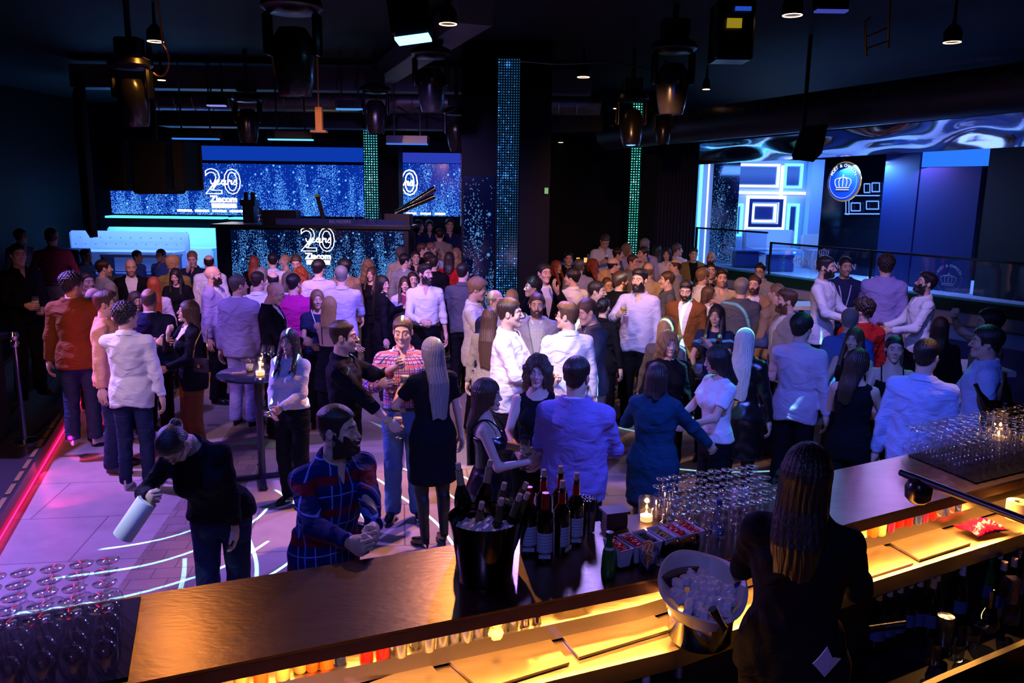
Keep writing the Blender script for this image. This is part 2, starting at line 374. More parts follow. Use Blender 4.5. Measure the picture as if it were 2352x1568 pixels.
def ell(X, Y, Z, c, r):
    x, y, z = (X-c[0]), (Y-c[1]), (Z-c[2])
    k0 = np.sqrt((x/r[0])**2+(y/r[1])**2+(z/r[2])**2); k1 = np.sqrt((x/r[0]**2)**2+(y/r[1]**2)**2+(z/r[2]**2)**2)+1e-9
    return k0*(k0-1)/k1
def cap(X, Y, Z, a, b, ra, rb):
    a = np.asarray(a, float); b = np.asarray(b, float); d = b-a; L = max((d*d).sum(), 1e-9)
    x, y, z = X-a[0], Y-a[1], Z-a[2]
    t = np.clip((x*d[0]+y*d[1]+z*d[2])/L, 0, 1)
    return np.sqrt((x-t*d[0])**2+(y-t*d[1])**2+(z-t*d[2])**2)-(ra+t*(rb-ra))
def loft(X, Y, Z, T, off=0.0):
    T = np.asarray(T, float); a = np.interp(Z, T[:, 0], T[:, 1]).astype(np.float32)+off; b = np.interp(Z, T[:, 0], T[:, 2]).astype(np.float32)+off; yc = np.interp(Z, T[:, 0], T[:, 3]).astype(np.float32)
    y = Y-yc; q = np.sqrt((X/a)**2+(y/b)**2)+1e-6; r = np.sqrt(X**2+y**2)
    d = r-r/q
    return np.where(q < .3, -.06, d)

# ------------------------------------------------------------------ heads
def head_sdf(X, Y, Z, sex, var):
    x = np.abs(X); f = sex == 'f'; wd = [0, .004, -.003][var]
    d = ell(X, Y, Z, (0, .014, .038), (.075+wd, .097, .090))
    d = smin(d, ell(X, Y, Z, (0, -.022, -.028), (.060+wd, .070, .080)), .03)
    jr = .018 if f else .025
    d = smin(d, cap(x, Y, Z, (.044+wd-(.006 if f else 0), .002, -.052), (.012, -.064, -.098), jr, jr-.003), .025)
    d = smin(d, ell(x, Y, Z, (.040+wd, -.060, -.024), (.024, .024, .024)), .02)
    d = smin(d, cap(x, Y, Z, (.010, -.085, .031), (.046, -.066, .033), .010 if f else .012, .011), .012)
    d = smax(d, -ell(x, Y, Z, (.031, -.101, .006), (.019, .017, .014)), .012)
    d = smin(d, cap(X, Y, Z, (0, -.088, .020), (0, -.111 if f else -.115, -.024), .007, .0105), .010)
    d = smin(d, ell(x, Y, Z, (.0105, -.099, -.030), (.0085, .010, .008)), .006)
    d = smin(d, cap(x, Y, Z, (0, -.0965, -.057), (.020, -.086, -.0595), .0065, .004), .006)
    d = smin(d, cap(x, Y, Z, (0, -.0955, -.070), (.016, -.087, -.069), .0075, .0045), .006)
    d = smax(d, -cap(x, Y, Z, (0, -.108, -.0635), (.025, -.094, -.063), .0035, .003), .004)
    d = smin(d, ell(X, Y, Z, (0, -.080, -.100), (.020, .018, .018) if not f else (.016, .016, .016)), .02)
    d = smin(d, ell(x, Y, Z, (.031, -.0805, .006), (.0150, .0142, .0142)), .004)
    d = smax(d, -cap(x, Y, Z, (.023, -.100, .0055), (.040, -.096, .0065), .0062, .0052), .003)
    e = ell(x, Y, Z, (.0785+wd, .014, -.002), (.010, .019, .030)); e = smax(e, -ell(x, Y, Z, (.091+wd, .008, .002), (.008, .010, .017)), .004)
    d = smin(d, e, .007)
    nr = .046 if f else .057
    d = smin(d, cap(X, Y, Z, (0, .018, -.07), (0, .036, -.22), nr, nr+.006), .03)
    return d
HC = {}
SKIN = {'L': (.68, .42, .31), 'M': (.56, .33, .23), 'T': (.42, .24, .16), 'D': (.2, .1, .06)}
HAIRC = {'k': (.012, .009, .009), 'd': (.028, .014, .009), 'b': (.075, .035, .017), 'c': (.14, .07, .03), 'g': (.22, .20, .19), 'y': (.50, .29, .11), 'p': (.78, .70, .55), 'r': (.30, .05, .012), 's': (.10, .085, .08), 'u': (.24, .13, .06)}
def sphere_vf(c, r, nu=12, nv=8):
    V = []; F = []
    for j in range(nv+1):
        t = pi*j/nv
        for i in range(nu): a = 2*pi*i/nu; V.append((c[0]+r*sin(t)*cos(a), c[1]-r*cos(t), c[2]+r*sin(t)*sin(a)))
    for j in range(nv):
        for i in range(nu): F.append((j*nu+i, j*nu+(i+1) % nu, (j+1)*nu+(i+1) % nu, (j+1)*nu+i))
    return np.array(V), np.array(F)
def head_mesh(sex, var, h, skin, hc, stub=0.0):
    k = (sex, var, h)
    if k not in HC:
        X, Y, Z, lo, n = grid((-.105, -.135, -.22), (.105, .125, .14), h)
        HC[k] = nets(head_sdf(X, Y, Z, sex, var), lo, h)
    V, F = HC[k]; x, y, z = np.abs(V[:, 0]), V[:, 1], V[:, 2]
    sk = np.array(SKIN[skin]); col = np.tile(sk, (len(V), 1)); hcol = np.array(HAIRC[hc])*.8
    lip = (x < .021-.8*np.abs(z+.0645)) & (z < -.0545) & (z > -.0765) & (y < -.088); col[lip] = sk*np.array([.86, .48, .50] if sex == 'f' else [.90, .74, .72])
    br = (np.abs(z-(.034+.10*(x-.03)*(x < .03)-.15*(x-.04)*(x > .04))) < (.0045 if sex == 'f' else .006)) & (x > .013) & (x < .050) & (y < -.055); col[br] = col[br]*.2+hcol*.8
    lash = (np.abs(z-.0145) < .0032) & (x > .018) & (x < .045) & (y < -.080) & (y > -.100); col[lash] *= (.25 if sex == 'f' else .5)
    ck = (np.hypot(x-.042, z+.03) < .02) & (y < -.05); col[ck] *= np.array([1.03, .9, .9])
    if stub:
        m = (z < np.interp(y, [-.095, -.06, -.02, .0], [-.054, -.048, -.02, .01])) & (z > -.135) & (y < .005) & (x < .072) & ~lip
        m |= (x < .028) & (z < -.042) & (z > -.058) & (y < -.08) & ~lip
        col[m] = col[m]*(1-stub*.75)+hcol*stub*.75
    ev, ef = sphere_vf((0, 0, 0), .0126)
    fr = -ev[:, 1]/.0126; ec = np.where(fr[:, None] > .88, np.array([[.03, .018, .012]]), np.array([[.72, .70, .68]]))
    Vs = [V]; Fs = [F]; Cs = [col]; o = len(V)
    for s_ in (-1, 1):
        Vs.append(ev+np.array([s_*.031, -.0805, .006])); Fs.append(ef+o); Cs.append(ec); o += len(ev)
    return np.concatenate(Vs), np.concatenate(Fs), np.concatenate(Cs)

# ------------------------------------------------------------------ hair
HM = {}
def hair_mesh(style, h, sex, var):
    key = (style, h, sex, var)
    if key in HM: return HM[key]
    lo, hi = (-.14, -.16, -.16), (.14, .17, .19)
    st = style
    L = {'long': -.36, 'longer': -.56, 'mid': -.24, 'bob': -.15, 'curlylong': -.34, 'front': -.36, 'updo': -.1, 'pony': -.3}.get(st)
    if L is not None: lo = (-.17, -.16, L-.04); hi = (.17, .22, .19)
    X, Y, Z, lo, n = grid(lo, hi, h)
    x = np.abs(X); wd = [0, .004, -.003][var]
    hs = ell(X, Y, Z, (0, .014, .038), (.075+wd, .097, .090)); hs = smin(hs, ell(X, Y, Z, (0, -.022, -.028), (.060+wd, .070, .080)), .03)
    hs = smin(hs, cap(X, Y, Z, (0, .03, -.05), (0, .04, -.12), .05, .05), .03)
    ang = np.arctan2(X, Y+.02)
    nz = np.sin(ang*31+3*np.sin(Z*40))*.5+np.sin(ang*57+Z*70)*.5
    if L is None or st in ('updo', 'pony'):
        hl = np.interp(Y, [-.12, -.085, -.055, -.035, .02, .06, .12], [.088, .080, .055, .012, .004, -.045, -.075])
        t = .012
        if st == 'fade': t = .003+.012*np.clip((Z-.05)/.04, 0, 1)
        if st == 'short': t = .006+.010*np.clip((Z-.02)/.06, 0, 1)+.002*nz
        if st == 'buzz': t = .004
        if st == 'quiff': t = .004+.012*np.clip((Z-.04)/.05, 0, 1)+.022*np.clip((-Y+.01)/.08, 0, 1)*np.clip((Z-.07)/.03, 0, 1)+.003*nz
        if st == 'thick': t = .016+.010*np.clip((Z)/.06, 0, 1)+.003*nz
        if st == 'curly': t = .018+.012*np.clip((Z-.02)/.06, 0, 1)+.006*np.sin(X*150)*np.sin(Y*150+1)*np.sin(Z*150+2)*2
        if st == 'balding': t = .006+.001*nz
        if st in ('updo', 'pony'): t = .009+.0015*np.sin(ang*50)
        d = hs-t
        g = hl-Z
        if st == 'balding': g = np.maximum(g, (Z-.085+.25*np.maximum(0, Y-.02)))
        if st == 'ring': g = np.maximum(g, Z-.045)
        if st == 'beanie':
            g = .045-Z-.15*(Y); d = hs-.014
        d = smax(d, g, .008)
        face = .055-Z; d = np.where((Y < -.07), np.maximum(d, (.074-Z)), d)
        if st == 'updo': d = smin(d, ell(X, Y, Z, (0, .125, .03), (.036, .032, .036))+.002*np.sin(ang*30), .01)
        if st == 'pony':
            d = smin(d, cap(X, Y, Z, (0, .12, .05), (0, .135, -.06), .022, .03), .012); d = smin(d, cap(X, Y, Z, (0, .135, -.06), (0, .12, -.26), .03, .012)+.002*nz, .01)
        d = np.minimum(d, np.where((x > .066) & (Y > -.045) & (Y < -.02) & (Z > -.02), hs-.004, 9)) if st in ('short', 'thick', 'curly', 'quiff', 'fade') else d
    else:
        curl = .010 if st == 'curlylong' else 0
        wob = .002*np.sin(ang*40+2*np.sin(Z*18))+curl*np.sin(Z*75+ang*9)*np.sin(ang*14+Z*20)
        t = .014+(.012 if curl else 0)
        d = hs-t
        # curtain: an oval that hangs from the crown; hollow for the face and neck
        a = np.interp(Z, [L, L*.6, -.08, .02, .1], [.070, .100, .098, .094, .08])+(.03 if curl else 0); b = np.interp(Z, [L, -.26, -.16, .02, .1], [.028, .040, .062, .10, .09])
        yc = np.interp(Z, [L, -.24, -.10, .05], [.128, .118, .055, .02])
        q = np.sqrt((X/a)**2+((Y-yc)/b)**2)+1e-6; r = np.sqrt(X**2+(Y-yc)**2); cur = r-r/q
        cur = np.maximum(cur, L-Z+.012*np.sin(ang*9)); cur = np.maximum(cur, Z-.04)
        if st == 'front':
            for s_ in (-1, 1): cur = np.minimum(cur, np.maximum(cap(X, Y, Z, (s_*.075, -.01, -.02), (s_*.080, -.150, L+.03), .030, .036), -1))
        d = smin(d, cur, .02)+wob
        # open the face
        fc = ell(X, Y, Z, (0, -.125, -.045), (.062 if st != 'front' else .060, .105, .118))
        d = smax(d, -fc, .008)
        nk = np.maximum(cap(X, Y, Z, (0, -.06, -.06), (0, -.12, -.6), .06, .12), Z+.07)
        d = smax(d, -nk, .01)
    V, F = nets(d.astype(np.float32), lo, h)
    if sex == 'f': pass
    HM[key] = (V, F); return HM[key]
def beard_mesh(h, sex, var, full):
    key = ('beard', h, var, full)
    if key in HM: return HM[key]
    X, Y, Z, lo, n = grid((-.1, -.14, -.16), (.1, .04, .03), h); x = np.abs(X)
    t = .006 if not full else .013
    d = head_sdf(X, Y, Z, sex, var)-t-(.006 if full else .002)*np.clip((-.07-Z)/.04, 0, 1)
    top = np.interp(x, [0, .022, .032, .05, .07], [-.044, -.046, -.062, -.035, .0])
    top = np.where((Y > -.055), np.interp(Y, [-.055, -.02, .0], [-.045, -.015, .02]), top)
    d = smax(d, Z-top, .004); d = smax(d, Y-.004, .004); d = smax(d, -.122-Z-(.012 if full else 0)-.35*np.minimum(0, Y+.05), .006)
    d = smax(d, -ell(X, Y, Z, (0, -.105, -.0645), (.021, .020, .0095)), .003); d = smax(d, x-.069, .003)
    HM[key] = nets(d.astype(np.float32), lo, h); return HM[key]

# ------------------------------------------------------------------ hands (right hand; u = along the arm, n = palm side, t = thumb side)
HD = {}
def hand_mesh(pose, h):
    key = (pose, h)
    if key in HD: return HD[key]
    X, Y, Z, lo, n = grid((-.035, -.06, -.065), (.20, .115, .085), h)   # X=u Y=n Z=t
    d = cap(X, Y, Z, (-.02, 0, 0), (.02, 0, 0), .026, .028)
    pal = ell(X, Y, Z, (.050, 0, -.002), (.052, .020, .043)); d = smin(d, pal, .015)
    d = smin(d, cap(X, Y, Z, (.02, .006, .022), (.055, .010, .030), .018, .014), .012)
    C = {'relax': (18, 28, 22), 'grip': (50, 62, 45), 'point': (8, 8, 6), 'fist': (75, 85, 55), 'flat': (5, 8, 5)}[pose]
    for k, (tz, L, r) in enumerate(((.031, .044, .0092), (.010, .049, .0095), (-.011, .045, .0090), (-.031, .036, .0080))):
        p = np.array([.088-(.004 if k == 0 else 0)-(.010 if k == 3 else 0), 0, tz]); a = 0
        cc = C if not (pose == 'point' and k > 1) else (60, 70, 40)
        ln = L; rr = r
        for s_ in range(3):
            a += radians(cc[s_]*(1+.08*k)); q = p+np.array([cos(a), sin(a), (.10*(1.5-k)*.5 if pose in ('relax', 'flat') else 0)])*ln
            d = smin(d, cap(X, Y, Z, p, q, rr, rr*.92), .004); p = q; ln *= .66; rr *= .93
    th = {'relax': ((.058, .020, .048), (.088, .030, .050)), 'grip': ((.055, .042, .046), (.085, .066, .040)), 'point': ((.05, .03, .045), (.08, .04, .035)), 'fist': ((.055, .035, .04), (.085, .042, .02)), 'flat': ((.055, .012, .058), (.082, .016, .072))}[pose]
    d = smin(d, cap(X, Y, Z, (.022, .008, .026), th[0], .0145, .0115), .01); d = smin(d, cap(X, Y, Z, th[0], th[1], .0115, .0095), .004)
    HD[key] = nets(d.astype(np.float32), lo, h); return HD[key]

# ------------------------------------------------------------------ people
TM = [(.80, .150, .100, .0), (.86, .160, .110, .005), (.93, .168, .116, .012), (1.02, .158, .108, .004), (1.10, .150, .104, -.004), (1.22, .158, .112, .0), (1.33, .170, .118, .006), (1.39, .162, .104, .014), (1.435, .104, .080, .020), (1.49, .070, .064, .024), (1.60, .06, .06, .024)]
TF = [(.80, .150, .105, .005), (.86, .166, .114, .01), (.93, .172, .118, .016), (1.02, .150, .100, .006), (1.10, .124, .086, -.002), (1.20, .134, .092, .0), (1.30, .146, .100, .006), (1.37, .138, .086, .012), (1.42, .088, .068, .018), (1.48, .062, .056, .022), (1.60, .05, .05, .022)]
ARM = {  # wrist targets for the person's right arm (x is mirrored for the left), metres at 1.75 m tall
    'down': ((-.275, .0, .80), 'relax'), 'hold': ((-.13, -.34, 1.10), 'grip'), 'holdup': ((-.15, -.30, 1.26), 'grip'), 'face': ((-.06, -.22, 1.42), 'relax'),
    'pocket': ((-.235, -.03, .90), 'relax'), 'clasp': ((-.05, -.31, 1.04), 'fist'), 'gest': ((-.22, -.38, 1.22), 'flat'), 'fold': ((.06, -.25, 1.16), 'relax'),
    'reach': ((-.28, -.50, 1.20), 'relax'), 'wave': ((-.30, -.22, 1.55), 'fist'), 'back': ((-.12, .20, 1.02), 'relax'), 'side': ((-.42, -.12, 1.05), 'relax'), 'elbow': ((-.10, -.30, 1.16), 'relax')}
CC = {'w': (.80, .79, .82), 'lb': (.38, .48, .78), 'lp': (.55, .50, .78), 'k': (.006, .006, .010), 'n': (.018, .024, .075), 'g': (.13, .12, .14), 'gg': (.30, .29, .32), 'br': (.18, .06, .018), 'tan': (.34, .21, .12),
      'pe': (.72, .36, .20), 'mag': (.50, .015, .26), 'rose': (.22, .03, .07), 'pur': (.28, .20, .58), 'bl': (.05, .13, .45), 'red': (.55, .02, .02), 'teal': (.008, .05, .10), 'ol': (.26, .19, .05), 'bei': (.52, .42, .32), 'lil': (.36, .30, .62), 'jean': (.10, .18, .42), 'dj': (.03, .05, .12), 'gr': (.08, .08, .10), 'pk': (.62, .48, .60), 'gold': (.5, .36, .12), 'khaki': (.32, .27, .2)}
def unit(v): v = np.asarray(v, float); return v/max(np.linalg.norm(v), 1e-9)
def ik(S, W, l1, l2, pole):
    d = W-S; L = np.linalg.norm(d)
    if L > (l1+l2)*.999: W = S+d/L*(l1+l2)*.999; d = W-S; L = np.linalg.norm(d)
    if L < .12: d = unit(d+1e-4)*.12; W = S+d; L = .12
    u = d/L; a = (l1*l1-l2*l2+L*L)/(2*L); hh = sqrt(max(l1*l1-a*a, 0)); p = pole-u*np.dot(pole, u); p = unit(p)
    return S+u*a+p*hh, W
def rotx(a): c, s_ = cos(a), sin(a); return np.array([[1, 0, 0], [0, c, -s_], [0, s_, c]])
def rotz(a): c, s_ = cos(a), sin(a); return np.array([[c, -s_, 0], [s_, c, 0], [0, 0, 1]])
def roty(a): c, s_ = cos(a), sin(a); return np.array([[c, 0, s_], [0, 1, 0], [-s_, 0, c]])
SHOE = {}
def shoe_mesh(kind):
    if kind in SHOE: return SHOE[kind]
    h = .006; X, Y, Z, lo, n = grid((-.065, -.225, -.01), (.065, .09, .16), h)
    wx = np.interp(Y, [-.2, -.14, -.05, .06], [.030, .043, .036, .032]); top = np.interp(Y, [-.2, -.13, -.05, .02], [.045, .062, .085, .11])
    d = np.sqrt((X/wx)**2+((Y+.065)/.135)**2)-1; d = d*.034; d = smax(d, Z-top, .02)
    if kind == 'boot': d = smin(d, cap(X, Y, Z, (0, .03, .06), (0, .03, .15), .044, .046), .02)
    lift = np.interp(Y, [-.1, -.02, .05], [.0, .03, .05]) if kind == 'heel' else 0
    d = smax(d, (.0+lift)-Z, .004)
    if kind == 'heel': d = np.minimum(d, cap(X, Y, Z, (0, .045, .0), (0, .042, .05), .007, .014))
    V, F = nets(d.astype(np.float32), lo, h)
    mi = (V[F].mean(1)[:, 2] < (.024 if kind == 'sneaker' else .012)).astype(int)
    SHOE[kind] = (V, F, mi); return SHOE[kind]
PEOPLE = []
def person(px, py, label, sex='m', hair='short', hc='d', top='shirt', tc='w', bot='trousers', bc='k', yaw=0, hy=None, R='down', L='down', h=None, z=0.0, D=None,
           skin='L', beard=0, pitch=0, lean=0, hp=0, var=0, fat=0, spec=None, extra=(), tk='plain', bk='plain', sh='dress', shc='k', gl=None, inner='w', hem=None, legs=True, X=None, twist=0, keep=False):
    h = h or (1.76 if sex == 'm' else 1.66); s = h/1.77
    r = ray(px, py)
    if D is None: D = (CAMH-z-h)/(-r[2]/r[1])
    elif not keep: h = CAMH+r[2]/r[1]*D-z; s = h/1.77
    wx = r[0]/r[1]*D
    if X is not None: wx = X
    az = atan2(wx, D); a0 = radians(yaw)-az; hy_ = radians((yaw if hy is None else hy)-yaw)
    vg = min(max(D*.0021, .0085), .021); vh = .0036 if D < 7.2 else (.005 if D < 10.5 else .0068); vhr = .0045 if D < 7.2 else (.006 if D < 10.5 else .008); vhd = .0045 if D < 7.2 else .0065
    f = sex == 'f'; T = [list(q) for q in (TF if f else TM)]
    if fat:
        for q in T:
            k = math.exp(-((q[0]-1.10)/.16)**2)*fat; q[1] += k; q[2] += k*1.2; q[3] -= k*.5
    R_ = rotz(radians(twist)) @ roty(radians(lean)) @ rotx(radians(pitch)); piv = np.array([0, 0, .97])
    tf = lambda p: R_ @ (np.asarray(p, float)-piv)+piv          # torso space -> body space
    sj = .150 if f else .176; sz_ = 1.385 if f else 1.395; l1, l2 = (.265, .235) if f else (.285, .250); ar = .80 if f else 1.0
    arms = {}
    for sd, key in ((-1, R), (1, L)):
        if isinstance(key, str): tgt, hp_ = ARM[key]
        elif len(key) == 3:        # a place in the room the hand reaches
            q = (rotz(a0).T @ (np.array(key[0])-np.array([wx, D, z])))/s; tgt = (q[0]*(-1 if sd > 0 else 1), q[1], q[2]); hp_ = key[1]
        else: tgt, hp_ = key
        S = tf((sd*sj, .012, sz_)); W = np.array([tgt[0]*(-1 if sd > 0 else 1), tgt[1], tgt[2]])
        if pitch > 25 and key in ('down',): pass
        pole = np.array([sd*.75, .55, -.75]); E_, W = ik(S, W, l1, l2, pole); arms[sd] = (S, E_, W, hp_)
    def TX(X, Y, Z):   # body space -> torso space
        x, y, z_ = X-piv[0], Y-piv[1], Z-piv[2]; M = R_.T
        return M[0, 0]*x+M[0, 1]*y+M[0, 2]*z_, M[1, 0]*x+M[1, 1]*y+M[1, 2]*z_, M[2, 0]*x+M[2, 1]*y+M[2, 2]*z_+piv[2]
    def torso(tx, ty, tz, off=0.0, bust=True):
        d = loft(tx, ty, tz, T, off)
        if f and bust: d = smin(d, ell(np.abs(tx), ty, tz, (.068, -.078, 1.262), (.060+off, .056+off, .060+off)), .035)
        for sd in (1,): d = smin(d, cap(np.abs(tx), ty, tz, (sj*.45, .016, 1.430 if not f else 1.41), (sj*.95, .012, sz_+.0), .036*ar+off, .046*ar+off), .035)
        return d
    def arms_d(X, Y, Z, off=0.0, cut=None, upper=None):
        d = np.full(X.shape, 9, np.float32)
        for sd, (S, E_, W, _) in arms.items():
            a = cap(X, Y, Z, S, E_, (.047*ar+off), (.039*ar+off))
            if upper is not None:
                u = unit(E_-S); a = np.maximum(a, (X-S[0])*u[0]+(Y-S[1])*u[1]+(Z-S[2])*u[2]-upper*l1)
            else:
                b = cap(X, Y, Z, E_, W, (.041*ar+off), (.027*ar+off*1.1))
                if cut is not None:
                    u = unit(W-E_); b = np.maximum(b, (X-W[0])*u[0]+(Y-W[1])*u[1]+(Z-W[2])*u[2]+cut)
                a = smin(a, b, .02)
            d = np.minimum(d, a)
        return d
    sp_ = .095 if not f else .075
    legp = [((sd*.085, .005, .88), (sd*(.09+sp_*.05), -.015, .48), (sd*(sp_+.01), .03, .085)) for sd in (-1, 1)]
    def legs_d(X, Y, Z, off, r=(.088, .060, .040)):
        d = np.full(X.shape, 9, np.float32)
        for a, b, c in legp:
            q = cap(X, Y, Z, a, b, r[0]+off, r[1]+off); q = smin(q, cap(X, Y, Z, b, c, r[1]+off, r[2]+off), .02)
            if off < .004 and not (bot in ('trousers','jeans','wide')): q = smin(q, cap(X, Y, Z, (b[0], .025, .40), (b[0], .03, .30), .045, .04), .02)
            d = np.minimum(d, q)
        return d
    pts = [q for t_ in arms.values() for q in t_[:3]]+[tf((.25, -.18, 1.5)), tf((-.25, -.18, 1.5)), tf((.25, .2, 1.5)), tf((-.25, .2, 1.5)), tf((.2+fat, -.16-fat*2, 1.1)), tf((-.2-fat, .17, 1.0))]
    lo = np.min(pts, 0)-.09; hi = np.max(pts, 0)+.09
    rz = a0; base = Vector((wx, D, z))
    root = empty('person', base, rz, label, 'person')
    cold = {'sleeveless': True}
    sleeveless = top in ('dress', 'tank'); short = top == 'tee'; rolled = top == 'rolled'
    # ---- body
    vb = vg if (sleeveless or short or rolled or bot in ('bare', 'skirt')) else max(vg, .014)
    lob = lo.copy(); lob[2] = .02 if legs else .75
    X_, Y_, Z_, l0, n0 = grid(lob, hi, vb)
    tx, ty, tz = TX(X_, Y_, Z_); sk = .0 if sleeveless else -.010
    d = torso(tx, ty, tz, sk-(.004 if top == 'dress' else 0)); d = np.maximum(d, tz-1.53)
    d = np.maximum(d, .80-tz)
    d = smin(d, arms_d(X_, Y_, Z_, 0 if (sleeveless or short or rolled) else -.003), .03)
    if legs: d = smin(d, legs_d(X_, Y_, Z_, -.004 if bot not in ('trousers','jeans','wide') else -.016), .04)
    V, F = nets(d.astype(np.float32), l0, vb); Vs, Fs, Cs = [V], [F], [np.tile(np.array(SKIN[skin]) if not (bot == 'tights') else np.array(SKIN[skin]), (len(V), 1))]
    if bot in ('skirt', 'tights'):
        m = V[:, 2] < .9; Cs[0][m] = (.012, .012, .018) if bk != 'bareleg' else Cs[0][m]
    o = len(V)
    # head
    hs_ = .945 if not f else .905
    HR = R_ @ rotz(0) ; HRot = rotz(hy_-radians(twist)*0) @ rotx(radians(hp+ (pitch*.0)))
    ntop = tf((0, .012, 1.515 if not f else 1.495)); hc_off = np.array([0, -.010, .112*1.0])
    HM_ = HRot if pitch < 25 else R_ @ HRot
    hcen = ntop+HM_ @ np.array([0, -.012, .110])
    hv, hf, hcol = head_mesh(sex, var, vh, skin, hc, 0.0 if beard == 0 else (.6 if beard in (1,) else .9))
    nv = hv*hs_; low = np.clip((-.10-nv[:, 2])/.10, 0, 1)[:, None]     # neck blends back to the torso direction
    NB = HM_ if pitch < 25 else R_
    tot = (nv @ HM_.T+hcen)*(1-low)+((nv-np.array([0, 0, 0])) @ R_.T+tf((0, .0, 1.625 if not f else 1.605)))*low
    Vs.append(tot); Fs.append(hf+o); Cs.append(hcol); o += len(tot)
    grips = {}
    for sd, (S, E_, W, pose) in arms.items():
        u = unit(W-E_)
        if pose == 'relax' and abs(u[2]) > .8: t_ = np.array([0, -1, 0.])
        else: t_ = np.array([0, 0, 1.]) if abs(u[2]) < .93 else np.array([0, -1, 0.])
        t_ = unit(t_-u*np.dot(u, t_)); n_ = np.cross(t_, u)*(1 if sd < 0 else -1)   # palm faces inward
        if np.dot(n_, [-sd, 0, 0]) < -.3: pass
        hv2, hf2 = hand_mesh(pose, vhd); B = np.stack([u, n_, t_], 1); hvv = (hv2*(.98 if not f else .88)) @ B.T+W
        if np.linalg.det(B) < 0: hf2 = hf2[:, ::-1]
        Vs.append(hvv); Fs.append(hf2+o); Cs.append(np.tile(np.array(SKIN[skin]), (len(hvv), 1))); o += len(hvv)
        grips[sd] = W+B @ np.array([.085, .034, .0])*(.98 if not f else .88)
        if pose not in ('grip',) : grips[sd] = W+B @ np.array([.085, .034, .0])
        pass
    me = mesh_np('body', np.concatenate(Vs)*s, np.concatenate(Fs), skinmat(), True, None, np.concatenate(Cs)); link('body', me, root)
    # ---- hair
    HMx = Matrix.Translation(Vector(hcen*s)) @ Matrix([[*(HM_*hs_*s)[0]], [*(HM_*hs_*s)[1]], [*(HM_*hs_*s)[2]]]).to_4x4()
    if hair != 'bald':
        hv, hf = hair_mesh(hair, vhr, sex, var)
        link('beanie' if hair == 'beanie' else 'hair', get_shared(('hair', hair, vhr, sex, var, hc), lambda: mesh_np('hair', hv, hf, cloth('beanie', (.01, .01, .012)) if hair == 'beanie' else hairmat(hc, HAIRC[hc]))), root, mw=HMx)
    if beard >= 2:
        bv, bf = beard_mesh(vh, sex, var, beard > 2)
        link('beard', get_shared(('beard', vh, var, beard, hc), lambda: mesh_np('beard', bv, bf, hairmat(hc, HAIRC[hc]))), root, mw=HMx)
    # ---- top
    fold = lambda X, Y, Z: (.0035*np.sin(Z*46+7*np.sin(X*9+px)+5*np.sin(Y*11))*np.sin(X*13+Z*9+py)+.002*np.sin(X*60+Z*35+px)).astype(np.float32)
    hem_ = hem if hem is not None else {'shirt': .86, 'tucked': 1.00, 'tee': .93, 'sweater': .86, 'blazer': .80, 'dress': .62, 'tank': .90, 'rolled': .98, 'coat': .70}.get(top, .86)
    off = {'shirt': .015, 'tucked': .014, 'tee': .018, 'sweater': .022, 'blazer': .030, 'dress': .007, 'tank': .007, 'rolled': .016, 'coat': .03}.get(top, .018)
    lot = lo.copy(); lot[2] = min(hem_-.03, lo[2]); 
    X_, Y_, Z_, l0, n0 = grid(lot, hi+.03, vg); tx, ty, tz = TX(X_, Y_, Z_)
    # below the hips the cloth hangs straight down
    d = torso(tx, ty, tz, off)
    if hem_ < .84 or top in ('dress', 'coat', 'blazer', 'shirt', 'sweater'):
        Tl = [(hem_-.05, .180+off+(.02 if top == 'dress' else 0), .128+off+(.02 if top == 'dress' else 0), .008), (.93, .178+off, .126+off, .01), (1.06, (.13 if f else .156)+off+fat*.9, (.09 if f else .108)+off+fat, -fat*.5), (1.12, .05, .05, 0)]
        sk_ = np.maximum(loft(X_, Y_, Z_, Tl), Z_-1.12); d = smin(d, sk_, .03)
    if not sleeveless:
        slo = off*(.75 if top != 'blazer' else .6)
        a = arms_d(X_, Y_, Z_, slo, cut=.012) if not (short or rolled) else arms_d(X_, Y_, Z_, slo+.008, upper=.62 if short else .98)
        if rolled: a = np.minimum(a, np.maximum(arms_d(X_, Y_, Z_, slo, cut=.13), -9))
        d = smin(d, a, .035)
    d = d+fold(X_, Y_, Z_)*(1.0 if top not in ('dress', 'tank') else .4)
    d = smax(d, hem_+.02*np.cos(np.clip(X_/.2, -1, 1)*pi)*(1 if top == 'shirt' else 0)-Z_, .008)
    if top in ('blazer', 'coat'):
        b0 = 1.06; wv = np.interp(tz, [b0-.16, b0, 1.30, 1.46, 1.6], [.03 if tz is None else .03, .004, .055, .085, .09]); wv = np.where(tz < b0, np.interp(tz, [.75, b0], [.10, .006]), wv)
        vv = np.abs(tx)-wv; front = ty+.02
        lap = np.where((vv > 0) & (vv < .045) & (front < 0) & (tz > b0), -.005, 0); d = d+lap
        d = smax(d, -np.maximum(vv, front), .004)
        d = smax(d, -(np.sqrt(tx**2+(ty-.02)**2)-np.interp(tz, [1.43, 1.47, 1.55], [.0, .058, .09])), .006)
    else:
        nr = {'dress': .12, 'tank': .085, 'tee': .072, 'sweater': .062}.get(top, .058)
        zc = {'dress': 1.40, 'tank': 1.45}.get(top, 1.475 if not f else 1.455)
        fr = np.clip(-ty/.1, 0, 1)*({'dress': .12, 'tank': .05, 'tee': .02}.get(top, .0))
        d = smax(d, -(np.sqrt(tx**2+(ty-.012)**2)-np.where(tz > zc-.02-fr, nr, 0)-np.clip(tz-zc, 0, .1)*.5+.0), .006)
